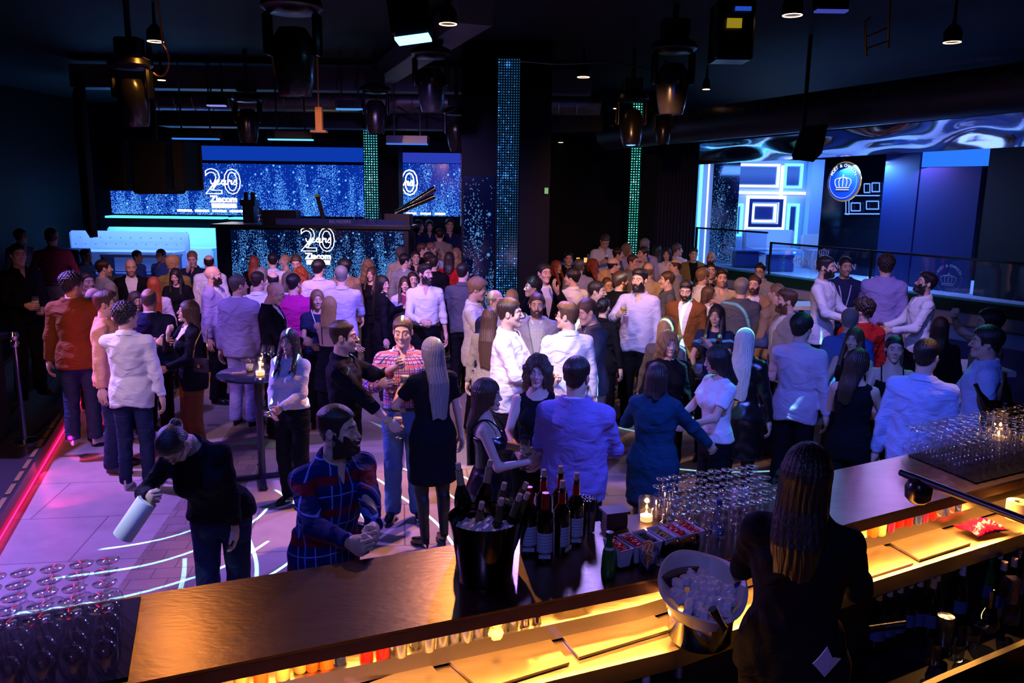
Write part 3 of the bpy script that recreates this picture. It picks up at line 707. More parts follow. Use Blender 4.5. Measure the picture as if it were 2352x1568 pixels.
        if top == 'dress':
            if 'bareback' in extra: d = np.where((ty > 0), np.maximum(d, tz-1.16), d)
            d = np.maximum(d, tz-1.33-.0*ty) if 'strap' in extra else np.maximum(d, np.abs(tx)-.135*(tz > 1.3)-9*(tz <= 1.3))
        elif top == 'tank': d = smax(d, np.abs(tx)-np.where(tz > 1.33, .145, 9), .01)
        if top in ('dress', 'tank'): d = smax(d, -arms_d(X_, Y_, Z_, .004), .004) if top == 'tank' else d
    d = np.maximum(d, tz-(1.474 if not f else 1.456) if top in ('shirt', 'tucked', 'rolled') else tz-1.515)
    if top in ('shirt', 'tucked', 'rolled'): d = smax(d, -np.maximum(np.abs(tx)-np.interp(tz, [1.36, 1.375, 1.5], [-.01, .002, .045]), ty), .003)
    V, F = nets(d.astype(np.float32), l0, vg)
    gname = {'tucked': 'shirt', 'rolled': 'shirt', 'tank': 'vest'}.get(top, top); 
    link(gname, mesh_np(gname, V*s, F, cloth(tc, CC[tc], tk)), root)
    if 'strap' in extra:
        for sd in (-1, 1):
            mb = MB(); mb.tube(catmull([Vector(tf(p)*s) for p in ((sd*.080, -.122, 1.30), (sd*.088, -.092, 1.385), (sd*.088, -.02, 1.446), (sd*.086, .05, 1.435), (sd*.080, .105, 1.34), (sd*.075, .112, 1.18))], 4), .006*s, 6)
            mb.build('strap', cloth(tc, CC[tc]), root, True)
    if top in ('blazer', 'coat'):
        X_, Y_, Z_, l0, n0 = grid(lo+np.array([.05, .05, 0]), hi, vg); tx, ty, tz = TX(X_, Y_, Z_)
        d = torso(tx, ty, tz, .010); d = np.maximum(d, tz-1.50); d = np.maximum(d, .93-tz)
        d = smax(d, -(np.sqrt(tx**2+(ty-.012)**2)-np.where(tz > 1.45-np.clip(-ty/.1, 0, 1)*.04, .058, 0)), .006)
        V, F = nets((d+.0015*np.sin(tz*60)).astype(np.float32), l0, vg); link('shirt', mesh_np('shirt', V*s, F, cloth(inner, CC[inner], 'check' if 'checkshirt' in extra else 'plain')), root)
    if top in ('shirt', 'tucked', 'rolled') or (top in ('blazer', 'coat') and 'nocollar' not in extra) or 'collar' in extra:
        V = []; F = []; NA = 28; rw = .066 if not f else .057
        pr = ((0.0, -.012), (.003, .022), (.006, .028), (.016, .018), (.026, -.010)) if top in ('shirt', 'tucked', 'rolled') or 'collar' in extra else ((0.0, -.012), (.002, .022), (.006, .026), (.012, .010), (.018, -.008))
        for i in range(NA+1):
            a = radians(-158+316*i/NA); pt = 1+.8*max(0, (abs(degrees(a))-110)/48)**2
            for q, (dr, dz) in enumerate(pr):
                rr = rw+dr*(1+.3*(q > 2)); zz = dz*(1 if dz > 0 else pt*1.6)
                fz = -.030*(1-cos(a))*.5*1.3
                V.append(tf((rr*sin(a)*1.02, .014+rr*cos(a), 1.490+(0 if not f else -.02)+zz+fz))*s)
        m_ = len(pr)
        for i in range(NA):
            for q in range(m_-1): F.append((i*m_+q, i*m_+q+1, (i+1)*m_+q+1, (i+1)*m_+q))
        ccol = (inner if top in ('blazer', 'coat') else tc) if 'collar' not in extra else 'w'
        link('collar', mesh_np('collar', V, F, cloth(ccol, CC[ccol], tk if top not in ('blazer', 'coat') else 'plain')), root)
    # ---- bottom
    if bot in ('trousers', 'jeans', 'wide') and legs:
        vl = max(vg, .011); X_, Y_, Z_, l0, n0 = grid((-.27, -.2, .03), (.27, .22, 1.08), vl)
        rr = {'trousers': (.092, .070, .066), 'jeans': (.088, .062, .052), 'wide': (.098, .088, .10)}[bot]
        d = np.maximum(loft(X_, Y_, Z_, T, .012 if top in ('tucked', 'rolled', 'tank') else -.004), np.maximum(Z_-1.04, .80-Z_)); d = smin(d, legs_d(X_, Y_, Z_, .005, rr), .05)
        d = smax(d, .055-Z_, .006)+.003*np.sin(Z_*50+6*np.sin(X_*20)+px)*np.clip((.75-Z_)*3, 0, 1)*np.clip(1.2-np.abs(Z_-.45)*0, 0, 1)
        V, F = nets(d.astype(np.float32), l0, vl); link('trousers', mesh_np('trousers', V*s, F, cloth(bc, CC[bc])), root)
        if 'belt' in extra:
            mb = MB(); ring = [Vector((.170*cos(a), .006+.122*sin(a), 1.0))*s for a in [2*pi*i/28 for i in range(28)]]
            mb.tube(ring, .016*s, 6, 0, True); mb.box(Vector((0, -.124, 1.0))*s, (.045*s, .022*s, .035*s), 0, 1)
            mb.build('belt', [mat('belt_leather', (.02, .012, .008), .4), mat('belt_buckle', (.6, .6, .6), .3, 1)], root, True)
    if bot in ('skirt', 'tights') and top != 'dress':
        X_, Y_, Z_, l0, n0 = grid((-.27, -.22, .5), (.27, .24, 1.1), max(vg, .011))
        d = loft(X_, Y_, Z_, [(.52, .20, .16, .01), (.93, .19, .135, .012), (1.06, .14, .10, 0)]); d = np.maximum(d, np.maximum(Z_-1.05, .56-Z_))
        V, F = nets(d.astype(np.float32), l0, max(vg, .011)); link('skirt', mesh_np('skirt', V*s, F, cloth(bc, CC[bc], bk if bk != 'bareleg' else 'plain')), root)
    if bot == 'band':
        X_, Y_, Z_, l0, n0 = grid((-.27, -.22, .5), (.27, .24, .8), max(vg, .011))
        d = loft(X_, Y_, Z_, [(.52, .205, .158, .01), (.8, .198, .15, .012)]); d = np.maximum(d, np.maximum(Z_-.74, .58-Z_))
        V, F = nets(d.astype(np.float32), l0, max(vg, .011)); link('hem_band', mesh_np('hem_band', V*s, F, cloth('k', CC['k'], 'sequin')), root)
    # ---- shoes
    if legs:
        sv, sf, smi = shoe_mesh(sh)
        sm = {'w': [mat('shoe_white', (.75, .75, .75), .5), mat('sole_white', (.8, .8, .8), .6)], 'k': [mat('shoe_black', (.01, .01, .012), .18), mat('sole_black', (.01, .01, .01), .5)], 't': [mat('shoe_tan', (.45, .28, .12), .6), mat('sole_white', (.8, .8, .8), .6)]}[shc]
        me = get_shared(('shoe', sh, shc), lambda: mesh_np('shoe', sv, sf, sm, True, smi))
        for sd in (-1, 1):
            link('shoe', me, root, mw=Matrix.Translation((sd*(sp_+.012)*s, .02*s, .0)) @ Matrix.Rotation(radians(sd*12), 4, 'Z') @ Matrix.Scale(s*(1 if not f else .88), 4))
    # ---- accessories
    if 'specs' in extra:
        mb = MB()
        for sd in (-1, 1):
            mb.tube([(sd*.031+.024*cos(a), -.105+.006*cos(a)*sd, .004+.018*sin(a)) for a in [2*pi*i/16 for i in range(16)]], .0016 if D < 8 else .0024, 5, 0, True)
            mb.tube([(sd*.055, -.102, .010), (sd*.078, -.04, .008), (sd*.082, .015, .004)], .0018, 5)
        mb.tube([(-.008, -.110, .008), (0, -.113, .010), (.008, -.110, .008)], .0016, 5)
        mb.build('glasses', mat('frame_'+('red' if 'redspecs' in extra else 'black'), (.4, .01, .01) if 'redspecs' in extra else (.01, .01, .01), .3), root, True, mw=HMx)
    if 'lanyard' in extra:
        mb = MB()
        for sd in (-1, 1): 
            P_ = [tf(p)*s for p in ((sd*.03, .095, 1.49), (sd*.068, .06, 1.492), (sd*.078, -.01, 1.47), (sd*.07, -.098, 1.40), (sd*.05, -.15-fat, 1.30), (sd*.012, -.155-fat*1.3, 1.10))]
            for i in range(5):
                a, b = P_[i], P_[i+1]; w_ = np.array([.006*s, 0, 0]); mb.quad(a-w_, a+w_, b+w_, b-w_)
        mb.build('lanyard', mat('lanyard_white', (.45, .5, .75), .6), root)
    if 'earring' in extra:
        mb = MB()
        for sd in (-1, 1): mb.tube([(sd*.083, .006+.012*cos(a), -.052+.018*sin(a)) for a in [2*pi*i/14 for i in range(14)]], .0016, 5, 0, True)
        mb.build('earring', mat('silver', (.8, .8, .85), .2, 1), root, True, mw=HMx)
    if 'headband' in extra:
        mb = MB(); mb.tube([(.088*cos(a), -.02, .05+.088*sin(a)) for a in [pi*i/14 for i in range(15)]], .007, 6); mb.build('headband', mat('headband', (.5, .7, .9), .4), root, True, mw=HMx)
    for sd, nm in ((-1, 'bandR'), (1, 'bandL')):
        if nm in extra:
            S, E_, W, pose = arms[sd]; u = unit(W-E_); v1 = unit(np.cross(u, [0.1, 0.2, 1])); v2 = np.cross(u, v1); c = W-u*.012
            mb = MB(); mb.tube([Vector((c+(v1*cos(a)+v2*sin(a))*.031*(.85 if f else 1))*s) for a in [2*pi*i/16 for i in range(16)]], .006*s, 6, 0, True)
            mb.build('wristband', mat('band_yellow', (.75, .85, .05), .5), root, True)
    Mw = Matrix.Translation(base) @ Matrix.Rotation(rz, 4, 'Z')
    gp = {k: Mw @ Vector(v*s) for k, v in grips.items()}
    PEOPLE.append(root)
    if gl:
        sd = -1 if gl[0] == 'R' else 1; held(gl[1], gp[sd], gl[2], D)
    return root, gp, Mw
_SH = {}
def get_shared(k, fn):
    if k not in _SH: _SH[k] = fn()
    return _SH[k]
# ================================================================== the room
BLK = mat('black_matte', (.003, .003, .005), .6)
BLK2 = mat('black_satin', (.005, .005, .008), .32)
DKW = mat('dark_wall', (.002, .002, .004), .6, bump=.2, bscale=3, spec=.12)
STEEL = mat('steel', (.62, .60, .58), .30, 1.0, bump=.10, bscale=9, var=.12, vscale=7, stretch=(1, 6, 1))
CHROME = mat('chrome', (.8, .8, .8), .12, 1.0)
WHITE = mat('white_leather', (.72, .73, .78), .4)
def floormat():
    m, nt, b = nodes('floor_stone')
    tc = N(nt, 'ShaderNodeTexCoord'); mp = N(nt, 'ShaderNodeMapping'); mp.inputs['Rotation'].default_value = (0, 0, radians(-8)); nt.links.new(tc.outputs['Object'], mp.inputs[0])
    sp = N(nt, 'ShaderNodeSeparateXYZ'); nt.links.new(mp.outputs[0], sp.inputs[0])
    br = N(nt, 'ShaderNodeTexBrick', offset=.5); br.inputs['Scale'].default_value = 1.0; br.inputs['Brick Width'].default_value = 1.25; br.inputs['Row Height'].default_value = .85
    br.inputs['Mortar Size'].default_value = .006; br.inputs['Color1'].default_value = (.46, .36, .30, 1); br.inputs['Color2'].default_value = (.40, .31, .26, 1); br.inputs['Mortar'].default_value = (.16, .12, .10, 1)
    nt.links.new(mp.outputs[0], br.inputs['Vector'])
    b2 = N(nt, 'ShaderNodeTexBrick', offset=.5); b2.inputs['Scale'].default_value = 1.0; b2.inputs['Brick Width'].default_value = .26; b2.inputs['Row Height'].default_value = .16
    b2.inputs['Mortar Size'].default_value = .005; b2.inputs['Color1'].default_value = (.34, .22, .17, 1); b2.inputs['Color2'].default_value = (.27, .17, .13, 1); b2.inputs['Mortar'].default_value = (.12, .08, .06, 1)
    nt.links.new(mp.outputs[0], b2.inputs['Vector'])
    # bands of small textured stones every 2.9 m
    md = N(nt, 'ShaderNodeMath', operation='ADD'); md.inputs[1].default_value = 2.0+29; nt.links.new(sp.outputs[0], md.inputs[0])
    mo = N(nt, 'ShaderNodeMath', operation='MODULO'); mo.inputs[1].default_value = 2.9; nt.links.new(md.outputs[0], mo.inputs[0])
    lt = N(nt, 'ShaderNodeMath', operation='LESS_THAN'); lt.inputs[1].default_value = .52; nt.links.new(mo.outputs[0], lt.inputs[0])
    mx = N(nt, 'ShaderNodeMix', data_type='RGBA'); nt.links.new(lt.outputs[0], mx.inputs[0]); nt.links.new(br.outputs['Color'], mx.inputs[6]); nt.links.new(b2.outputs['Color'], mx.inputs[7])
    nz = N(nt, 'ShaderNodeTexNoise'); nz.inputs['Scale'].default_value = 5; nz.inputs['Detail'].default_value = 5; nt.links.new(tc.outputs['Object'], nz.inputs['Vector'])
    mr = N(nt, 'ShaderNodeMapRange'); mr.inputs[3].default_value = .72; mr.inputs[4].default_value = 1.2; nt.links.new(nz.outputs['Fac'], mr.inputs[0])
    ml = N(nt, 'ShaderNodeVectorMath', operation='MULTIPLY'); nt.links.new(mx.outputs[2], ml.inputs[0]); nt.links.new(mr.outputs[0], ml.inputs[1]); nt.links.new(ml.outputs[0], b.inputs['Base Color'])
    n2 = N(nt, 'ShaderNodeTexNoise'); n2.inputs['Scale'].default_value = 150; nt.links.new(tc.outputs['Object'], n2.inputs['Vector'])
    st = N(nt, 'ShaderNodeMath', operation='MULTIPLY'); nt.links.new(lt.outputs[0], st.inputs[0]); st.inputs[1].default_value = .9
    bp = N(nt, 'ShaderNodeBump'); bp.inputs['Distance'].default_value = .01; nt.links.new(st.outputs[0], bp.inputs['Strength']); nt.links.new(n2.outputs['Fac'], bp.inputs['Height']); nt.links.new(bp.outputs[0], b.inputs['Normal'])
    b.inputs['Roughness'].default_value = .42; return m
def plane(name, pts, m, parent=None): return MB().quad(*pts).build(name, m, parent)
struct(MB().box((-.2, 9.2, -.05), (20.4, 21.6, .1)).build('floor', floormat()))
struct(MB().box((-.2, 9.2, 4.75), (20.4, 21.6, .1)).build('ceiling', mat('ceiling_black', (.005, .005, .008), .7, spec=.15, bump=.3, bscale=2)))
struct(MB().box((-.2, 19.9, 2.35), (20.4, .2, 4.7)).build('wall_back', DKW))
struct(MB().box((-10.3, 9.2, 2.35), (.2, 21.6, 4.7)).build('wall_left', DKW))
struct(MB().box((9.9, 9.2, 2.35), (.2, 21.6, 4.7)).build('wall_right', DKW))
struct(MB().box((-.2, -1.5, 2.35), (20.4, .2, 4.7)).build('wall_front', DKW))
# beams and ducts of the ceiling
def beam(n, a, b, wd, hh, m=None):
    a, b = Vector(a), Vector(b); d = b-a; L = d.length; ang = atan2(d.y, d.x)
    return struct(MB().box((0, 0, 0), (L, wd, hh)).build(n, m or DKW, loc=(a+b)/2, rot=(0, 0, ang)))
beam('trim_1', (-6.5, 15.2, 3.98), (1.6, 15.2, 3.98), .5, .28, BLK)
beam('trim_2', (-7, 13.2, 4.45), (1.2, 13.2, 4.45), .35, .35, mat('duct_grey', (.10, .10, .13), .5))
beam('trim_3', (-2.1, 13.0, 4.5), (-.4, 8.3, 4.5), .35, .25, mat('duct_grey', (.10, .10, .13), .5))
t = MB(); t.cyl((-6.6, 14.6, 4.28), (1.5, 14.6, 4.28), .2, 20)
for i in range(5): t.box((-6+i*1.7, 14.6, 4.58), (.03, .03, .26))
for i in range(26): t.tube([(-6.6+i*.32, 14.6+.205*cos(a), 4.28+.205*sin(a)) for a in [2*pi*k/20 for k in range(20)]], .012, 4, 0, True)
tag(t.build('air_duct', mat('duct_metal', (.28, .27, .26), .35, .8), None, True), 'grey corrugated round air duct running across the ceiling above the far screens', 'duct')
t = MB(); A, B = Q(1395, 312, 15.5), Q(2430, 190, 8.6); t.cyl(A, B, .26, 20)
for i in range(40):
    if i % 9 > 5: continue
    p = A.lerp(B, .06+i*.023); t.box(p+Vector((-.20, -.10, .13)), (.07, .05, .035), 0, 1)
tag(t.build('ventilation_duct', [mat('duct_black', (.02, .02, .045), .45), mat('vent_slot', (.03, .03, .06), .3)], None, True), 'thick dark round duct with rows of air slots sloping over the right hand glass balcony', 'duct')

# ---------------- LED content
def starmat(name, base, gain, sc=1.0, dots=0, tint=None):
    m = bpy.data.materials.new(name); m.use_nodes = True; nt = m.node_tree; nt.nodes.clear()
    tc = N(nt, 'ShaderNodeTexCoord'); src = tc.outputs['Object']
    sp = N(nt, 'ShaderNodeSeparateXYZ'); nt.links.new(src, sp.inputs[0]); cb = N(nt, 'ShaderNodeCombineXYZ'); nt.links.new(sp.outputs[0], cb.inputs[0]); nt.links.new(sp.outputs[2], cb.inputs[1])
    def layer(scale, r, thr, mask=None, g=1.0):
        v = N(nt, 'ShaderNodeTexVoronoi', voronoi_dimensions='2D'); v.inputs['Scale'].default_value = scale*sc; nt.links.new(cb.outputs[0], v.inputs['Vector'])
        mr = N(nt, 'ShaderNodeMapRange'); mr.inputs[1].default_value = r; mr.inputs[2].default_value = r*.25; mr.inputs[3].default_value = 0; mr.inputs[4].default_value = g; nt.links.new(v.outputs['Distance'], mr.inputs[0])
        s2 = N(nt, 'ShaderNodeSeparateXYZ'); nt.links.new(v.outputs['Color'], s2.inputs[0])
        gt = N(nt, 'ShaderNodeMath', operation='GREATER_THAN'); nt.links.new(s2.outputs[0], gt.inputs[0])
        if mask is None: gt.inputs[1].default_value = thr
        else: nt.links.new(mask, gt.inputs[1])
        q = N(nt, 'ShaderNodeMath', operation='MULTIPLY'); nt.links.new(mr.outputs[0], q.inputs[0]); nt.links.new(gt.outputs[0], q.inputs[1]); return q.outputs[0]
    nz = N(nt, 'ShaderNodeTexNoise', noise_dimensions='2D'); nz.inputs['Scale'].default_value = 2.6*sc; nz.inputs['Detail'].default_value = 1
    mp = N(nt, 'ShaderNodeMapping'); mp.inputs['Scale'].default_value = (1, .22, 1); nt.links.new(cb.outputs[0], mp.inputs[0]); nt.links.new(mp.outputs[0], nz.inputs['Vector'])
    mk = N(nt, 'ShaderNodeMapRange'); mk.inputs[1].default_value = .40; mk.inputs[2].default_value = .62; mk.inputs[3].default_value = .99; mk.inputs[4].default_value = .35; nt.links.new(nz.outputs['Fac'], mk.inputs[0])
    hz = N(nt, 'ShaderNodeMath', operation='MULTIPLY_ADD'); hz.inputs[1].default_value = .42*sc; hz.inputs[2].default_value = .0; nt.links.new(sp.outputs[2], hz.inputs[0])
    mk2 = N(nt, 'ShaderNodeMath', operation='ADD'); nt.links.new(mk.outputs[0], mk2.inputs[0]); nt.links.new(hz.outputs[0], mk2.inputs[1])
    L = [layer(5, .20, .80, None, 1.2), layer(22, .36, 0, mk2.outputs[0], 1.0), layer(36, .40, 0, mk2.outputs[0], .9), layer(13, .16, .6, None, .9)]
    a = L[0]
    for l in L[1:]: q = N(nt, 'ShaderNodeMath', operation='ADD'); nt.links.new(a, q.inputs[0]); nt.links.new(l, q.inputs[1]); a = q.outputs[0]
    mx = N(nt, 'ShaderNodeMix', data_type='RGBA', clamp_factor=False); mx.inputs[6].default_value = (*base, 1); mx.inputs[7].default_value = (.30, .95, 2.2, 1); nt.links.new(a, mx.inputs[0]); out_c = mx.outputs[2]
    if tint: mx.inputs[7].default_value = (*tint, 1)
    e = N(nt, 'ShaderNodeEmission'); nt.links.new(out_c, e.inputs[0]); e.inputs[1].default_value = gain
    if dots:
        w1 = []
        for k in (0, 2):
            f_ = N(nt, 'ShaderNodeMath', operation='MULTIPLY'); f_.inputs[1].default_value = dots*2*pi; nt.links.new(sp.outputs[k], f_.inputs[0])
            s_ = N(nt, 'ShaderNodeMath', operation='SINE'); nt.links.new(f_.outputs[0], s_.inputs[0]); w1.append(s_.outputs[0])
        q = N(nt, 'ShaderNodeMath', operation='ADD'); nt.links.new(w1[0], q.inputs[0]); nt.links.new(w1[1], q.inputs[1])
        g = N(nt, 'ShaderNodeMapRange'); g.inputs[1].default_value = .7; g.inputs[2].default_value = 1.2; g.inputs[3].default_value = .03; g.inputs[4].default_value = gain*2.6; nt.links.new(q.outputs[0], g.inputs[0]); nt.links.new(g.outputs[0], e.inputs[1])
    out = N(nt, 'ShaderNodeOutputMaterial')
    gl = N(nt, 'ShaderNodeBsdfGlossy'); gl.inputs['Roughness'].default_value = .12; gl.inputs[0].default_value = (.05, .05, .06, 1)
    ad = N(nt, 'ShaderNodeAddShader'); nt.links.new(e.outputs[0], ad.inputs[0]); nt.links.new(gl.outputs[0], ad.inputs[1]); nt.links.new(ad.outputs[0], out.inputs[0]); return m
def fpanel(name, x0, y0, x1, y1, D, th, m, label=None, cat=None, parent=None, frame=None):
    """upright panel facing the bar; object origin at its centre"""
    a, b = Q(x0, y0, D), Q(x1, y1, D); c = Vector(((a.x+b.x)/2, D+.04, (a.z+b.z)/2)); d = (abs(b.x-a.x), th, abs(a.z-b.z))
    o = MB().box((0, th/2-.04, 0), d).build(name, m, parent, loc=c)
    if label: tag(o, label, cat)
    return o, c, d
# text and line drawing
def text_mesh(body, size, outline=0.0, ext=.004, shear=0.0, bold=0.0, align='CENTER'):
    cu = bpy.data.curves.new('txt', 'FONT'); cu.body = body; cu.size = size; cu.align_x = align; cu.align_y = 'CENTER'; cu.shear = shear; cu.resolution_u = 3
    if outline: cu.fill_mode = 'NONE'; cu.bevel_depth = outline; cu.bevel_resolution = 1; cu.extrude = 0
    else: cu.extrude = ext; cu.offset = bold
    o = bpy.data.objects.new('txt', cu); COL.objects.link(o); dg = bpy.context.evaluated_depsgraph_get(); me = bpy.data.meshes.new_from_object(o.evaluated_get(dg))
    bpy.data.objects.remove(o); bpy.data.curves.remove(cu)
    V = [tuple(v.co) for v in me.vertices]; F = [tuple(p.vertices) for p in me.polygons]; bpy.data.meshes.remove(me); return V, F
def catmull(P, n=6):
    P = [Vector(p) for p in P]; out = []
    for i in range(len(P)-1):
        a, b, c, d = P[max(i-1, 0)], P[i], P[i+1], P[min(i+2, len(P)-1)]
        for k in range(n):
            t = k/n; out.append(.5*((2*b)+(c-a)*t+(2*a-5*b+4*c-d)*t*t+(3*b-a-3*c+d)*t**3))
    return out+[P[-1]]
FACE = Matrix.Rotation(pi/2, 4, 'X')     # drawing plane -> upright, read from the bar
EW = emat('led_white', (1.0, .93, .86), 3.5)
YEARS = [[(0, .5), (.04, .2), (.14, .12), (.24, .3), (.28, .52), (.24, .1), (.16, -.35), (.02, -.5), (.0, -.32), (.2, -.02), (.38, .2), (.5, .42), (.42, .52), (.34, .3), (.42, .08), (.58, .16), (.72, .42), (.82, .5), (.70, .5), (.64, .25), (.72, .08), (.84, .3), (.88, .5), (.86, .15), (.94, .08), (1.06, .4), (1.10, .55), (1.13, .42), (1.24, .46), (1.20, .2), (1.26, .08), (1.38, .35), (1.44, .55), (1.50, .35), (1.50, .12), (1.36, .06)]]
def logo(parent, cx, cz, sz, yoff, full=True):
    """glowing 20 / years / lettering, sz = height of the numerals"""
    T = Matrix.Translation((cx, yoff, cz)) @ FACE
    for ch, dx in (('2', -.36), ('0', .36)):
        V, F = text_mesh(ch, sz*1.35, outline=sz*.013); V = [(v[0]*1.05+dx*sz, v[1], v[2]) for v in V]
        MB().add([T @ Vector(v) for v in V], F).build('numeral', EW, parent)
    mb = MB()
    for st in YEARS: mb.tube([T @ Vector(((p.x-.72)*sz*.66, (p.y-.22)*sz*.36+.0, 0)) for p in catmull([(q[0], q[1], 0) for q in st])], sz*.020, 5)
    mb.build('script_lettering', EW, parent, True)
    V, F = text_mesh('Ziacom', sz*.34, bold=sz*.012); MB().add([T @ Vector((v[0], v[1]-sz*.62, v[2])) for v in V], F).build('lettering', EW, parent)
    MB().box((0, -sz*.86, 0), (sz*.95, sz*.17, .01), M=T).build('caption_bar', EW, parent)
def crown(mb, s, T):
    for k in range(2): mb.tube([T @ Vector((x*s, (-.42+k*.13+.04*(x*x))*s, 0)) for x in (-.5, -.25, 0, .25, .5)], .03*s, 4)
    for x0 in (-.5, -.25, 0, .25, .5):
        if x0 == 0: pts = [(0, -.22), (0, .1), (0, .42)]
        else: pts = [(x0, -.22), (x0*1.25, .05), (x0*1.05, .26), (x0*.5, .34), (0, .40)]
        mb.tube([T @ Vector((p[0]*s, p[1]*s, 0)) for p in catmull([(q[0], q[1], 0) for q in pts], 4)], .028*s, 4)
        mb.tube([T @ Vector(((x0*1.2+.035*cos(a))*s, (.36-abs(x0)*.3+.035*sin(a))*s, 0)) for a in [2*pi*k/8 for k in range(8)]], .012*s, 4, 0, True)
    mb.tube([T @ Vector((.05*s*cos(a), (.5+.05*sin(a))*s, 0)) for a in [2*pi*k/10 for k in range(10)]], .025*s, 4, 0, True)
def ringtext(mb, txt, r, size, T, span):
    n = len(txt)
    for i, ch in enumerate(txt):
        if ch == ' ': continue
        a = span*(.5-i/(n-1)); V, F = text_mesh(ch, size, ext=.002, bold=size*.02); M = Matrix.Rotation(a, 4, 'Z') @ Matrix.Translation((0, r, 0)); mb.add([T @ M @ Vector(v) for v in V], F)
def emblem(parent, T, R, m, txt='MOËT & CHANDON', dots=44, span=2.1, cs=1.0):
    mb = MB(); crown(mb, R*.82*cs, T @ Matrix.Translation((0, -.08*R, 0))); mb.build('crown', m, parent)
    mb = MB(); ringtext(mb, txt, R*.84, R*.235, T, span); mb.build('lettering', m, parent)
    mb = MB()
    for k in range(dots):
        a = pi/2+span*.56+(2*pi-span*1.12)*k/(dots-1); c = Vector((R*.86*cos(a), R*.86*sin(a), 0)); mb.tube([T @ (c+Vector((.012*R*cos(b), .012*R*sin(b), 0))) for b in [2*pi*q/6 for q in range(6)]], .012*R, 4, 0, True)
    mb.build('dotted_ring', m, parent)

ST1 = starmat('screen_stars', (.002, .024, .30), 1.0, 1.3, 0, (.16, .62, 1.7))
ST2 = starmat('booth_stars', (.001, .004, .030), .9, 1.6, 0, (.14, .50, 1.4))
ST3 = starmat('painted_star_reflection', (.001, .006, .07), .25, 1.3)  # star reflections of the mirrors are put into this glowing colour
o, c, d = fpanel('led_screen', 248, 372, 836, 498, 19.3, .49, ST1, 'wide blue LED wall of falling stars with the whole glowing 20 years logo', 'screen')
logo(o, Q(513, 430, 19.3).x-c.x, Q(513, 420, 19.3).z-c.z, .62, -.06)
mb = MB()
for i in range(6): mb.box((Q(405+i*40, 483, 19.3).x-c.x+.2, -.05, Q(405, 483, 19.3).z-c.z), (.34, .02, .05))
mb.build('sponsor_row', EW, o)
fpanel('ceiling_reflection', 432, 334, 836, 371, 19.32, .47, emat('header_blue', (.003, .035, .36), 1.0), 'plain blue glowing strip painted as the ceiling reflection above the wide star screen', 'screen')  # plain blue glow stands for the ceiling's reflection
o, c, d = fpanel('led_screen', 913, 375, 1056, 497, 19.3, .49, ST1, 'narrow blue star screen between two pillars showing the end of the logo', 'screen')
mb = MB()
T = Matrix.Translation((Q(918, 425, 19.3).x-c.x, -.06, Q(918, 422, 19.3).z-c.z)) @ FACE
V, F = text_mesh('0', .84, outline=.013); mb.add([T @ Vector((v[0]+.24, v[1], v[2])) for v in V], F); mb.build('numeral', EW, o)
mb = MB(); mb.tube([T @ Vector(((p.x-.72)*.40, (p.y-.22)*.22, 0)) for p in catmull([(q[0], q[1], 0) for q in YEARS[0]]) if p.x > .62], .02, 5); mb.build('script_lettering', EW, o, True)
mb = MB()
for i in range(3): mb.box((Q(935+i*33, 483, 19.3).x-c.x+.1, -.05, Q(405, 483, 19.3).z-c.z), (.25, .02, .045))
mb.build('sponsor_row', EW, o)
fpanel('ceiling_reflection', 913, 350, 1056, 374, 19.32, .47, emat('header_violet', (.02, .04, .40), 1.0), 'short blue strip painted as the ceiling reflection above the narrow star screen between pillars', 'screen')  # same painted ceiling reflection, short piece
fpanel('mirror_panel', 1057, 352, 1136, 520, 19.1, .68, ST3, 'dim blue mirrored panel with painted star reflections left of the tall LED pillar', 'panel')
# left VIP platform with sofas
pf = Q(360, 590, 16.0)
struct(MB().box((-8.0, 17.8, .48), (4.4, 3.8, .96), bev=.01).build('floor_platform', mat('platform_white', (.30, .34, .5), .5)))
MBL = emat('cyan_tube', (.05, .6, 1.0), 3)
def sofa(x0, x1, y, z, label, tuft=True, back=.55):
    r = empty('sofa', ((x0+x1)/2, y, z), 0, label, 'sofa'); L = x1-x0
    MB().box((0, 0, .20), (L, .75, .40), bev=.05).build('seat', WHITE, r, True)
    mb = MB(); mb.box((0, .42, .40), (L, .16, .80+back-.55), bev=.05)
    mb.build('backrest', WHITE, r, True)
    if tuft:
        mb = MB(); n = int(L/.22)
        for i in range(n):
            for j in range(2): mb.tube([(-L/2+.15+(i+.5*(j % 2))*.22, .33, .52+j*.14), (-L/2+.15+(i+.5*(j % 2))*.22, .345, .52+j*.14)], .014, 6)
        mb.build('buttons', mat('button_shadowless', (.25, .27, .4), .5), r)
    return r
sofa(-9.6, -6.85, 18.55, .96, 'long white sofa under a cyan light line against the star screen', False, .62)
sofa(-6.7, -5.7, 18.55, .96, 'short white sofa beside the DJ booth under the star screen', False, .62)
sofa(-9.7, -7.1, 17.1, .98, 'tufted white leather sofa with buttons, front row of the left lounge')
for nm, a, b in (('light_strip', -9.6, -6.85), ('light_strip', -6.7, -5.7)):
    tag(MB().box(((a+b)/2, 19.1, 2.03), (b-a, .42, .045)).build(nm, MBL), 'cyan light line above the %s white sofa under the star screen' % ('long' if a < -9 else 'short'), 'light')
t = empty('low_table', (-7.6, 16.3, .96), 0, 'white low table with glasses and a candle in front of the tufted sofa', 'table')
MB().box((0, 0, .40), (1.5, .45, .05), bev=.01).build('tabletop', WHITE, t)
for sx in (-1, 1): MB().box((sx*.70, 0, .19), (.06, .42, .38)).build('leg', mat('navy_panel', (.02, .03, .12), .4), t)
t = tag(MB().box((-9.1, 16.25, 1.22), (.75, .5, .52), bev=.02).build('cube_table', mat('navy_panel', (.02, .03, .12), .4)), 'dark blue cube table left of the low white table in the left lounge', 'table')
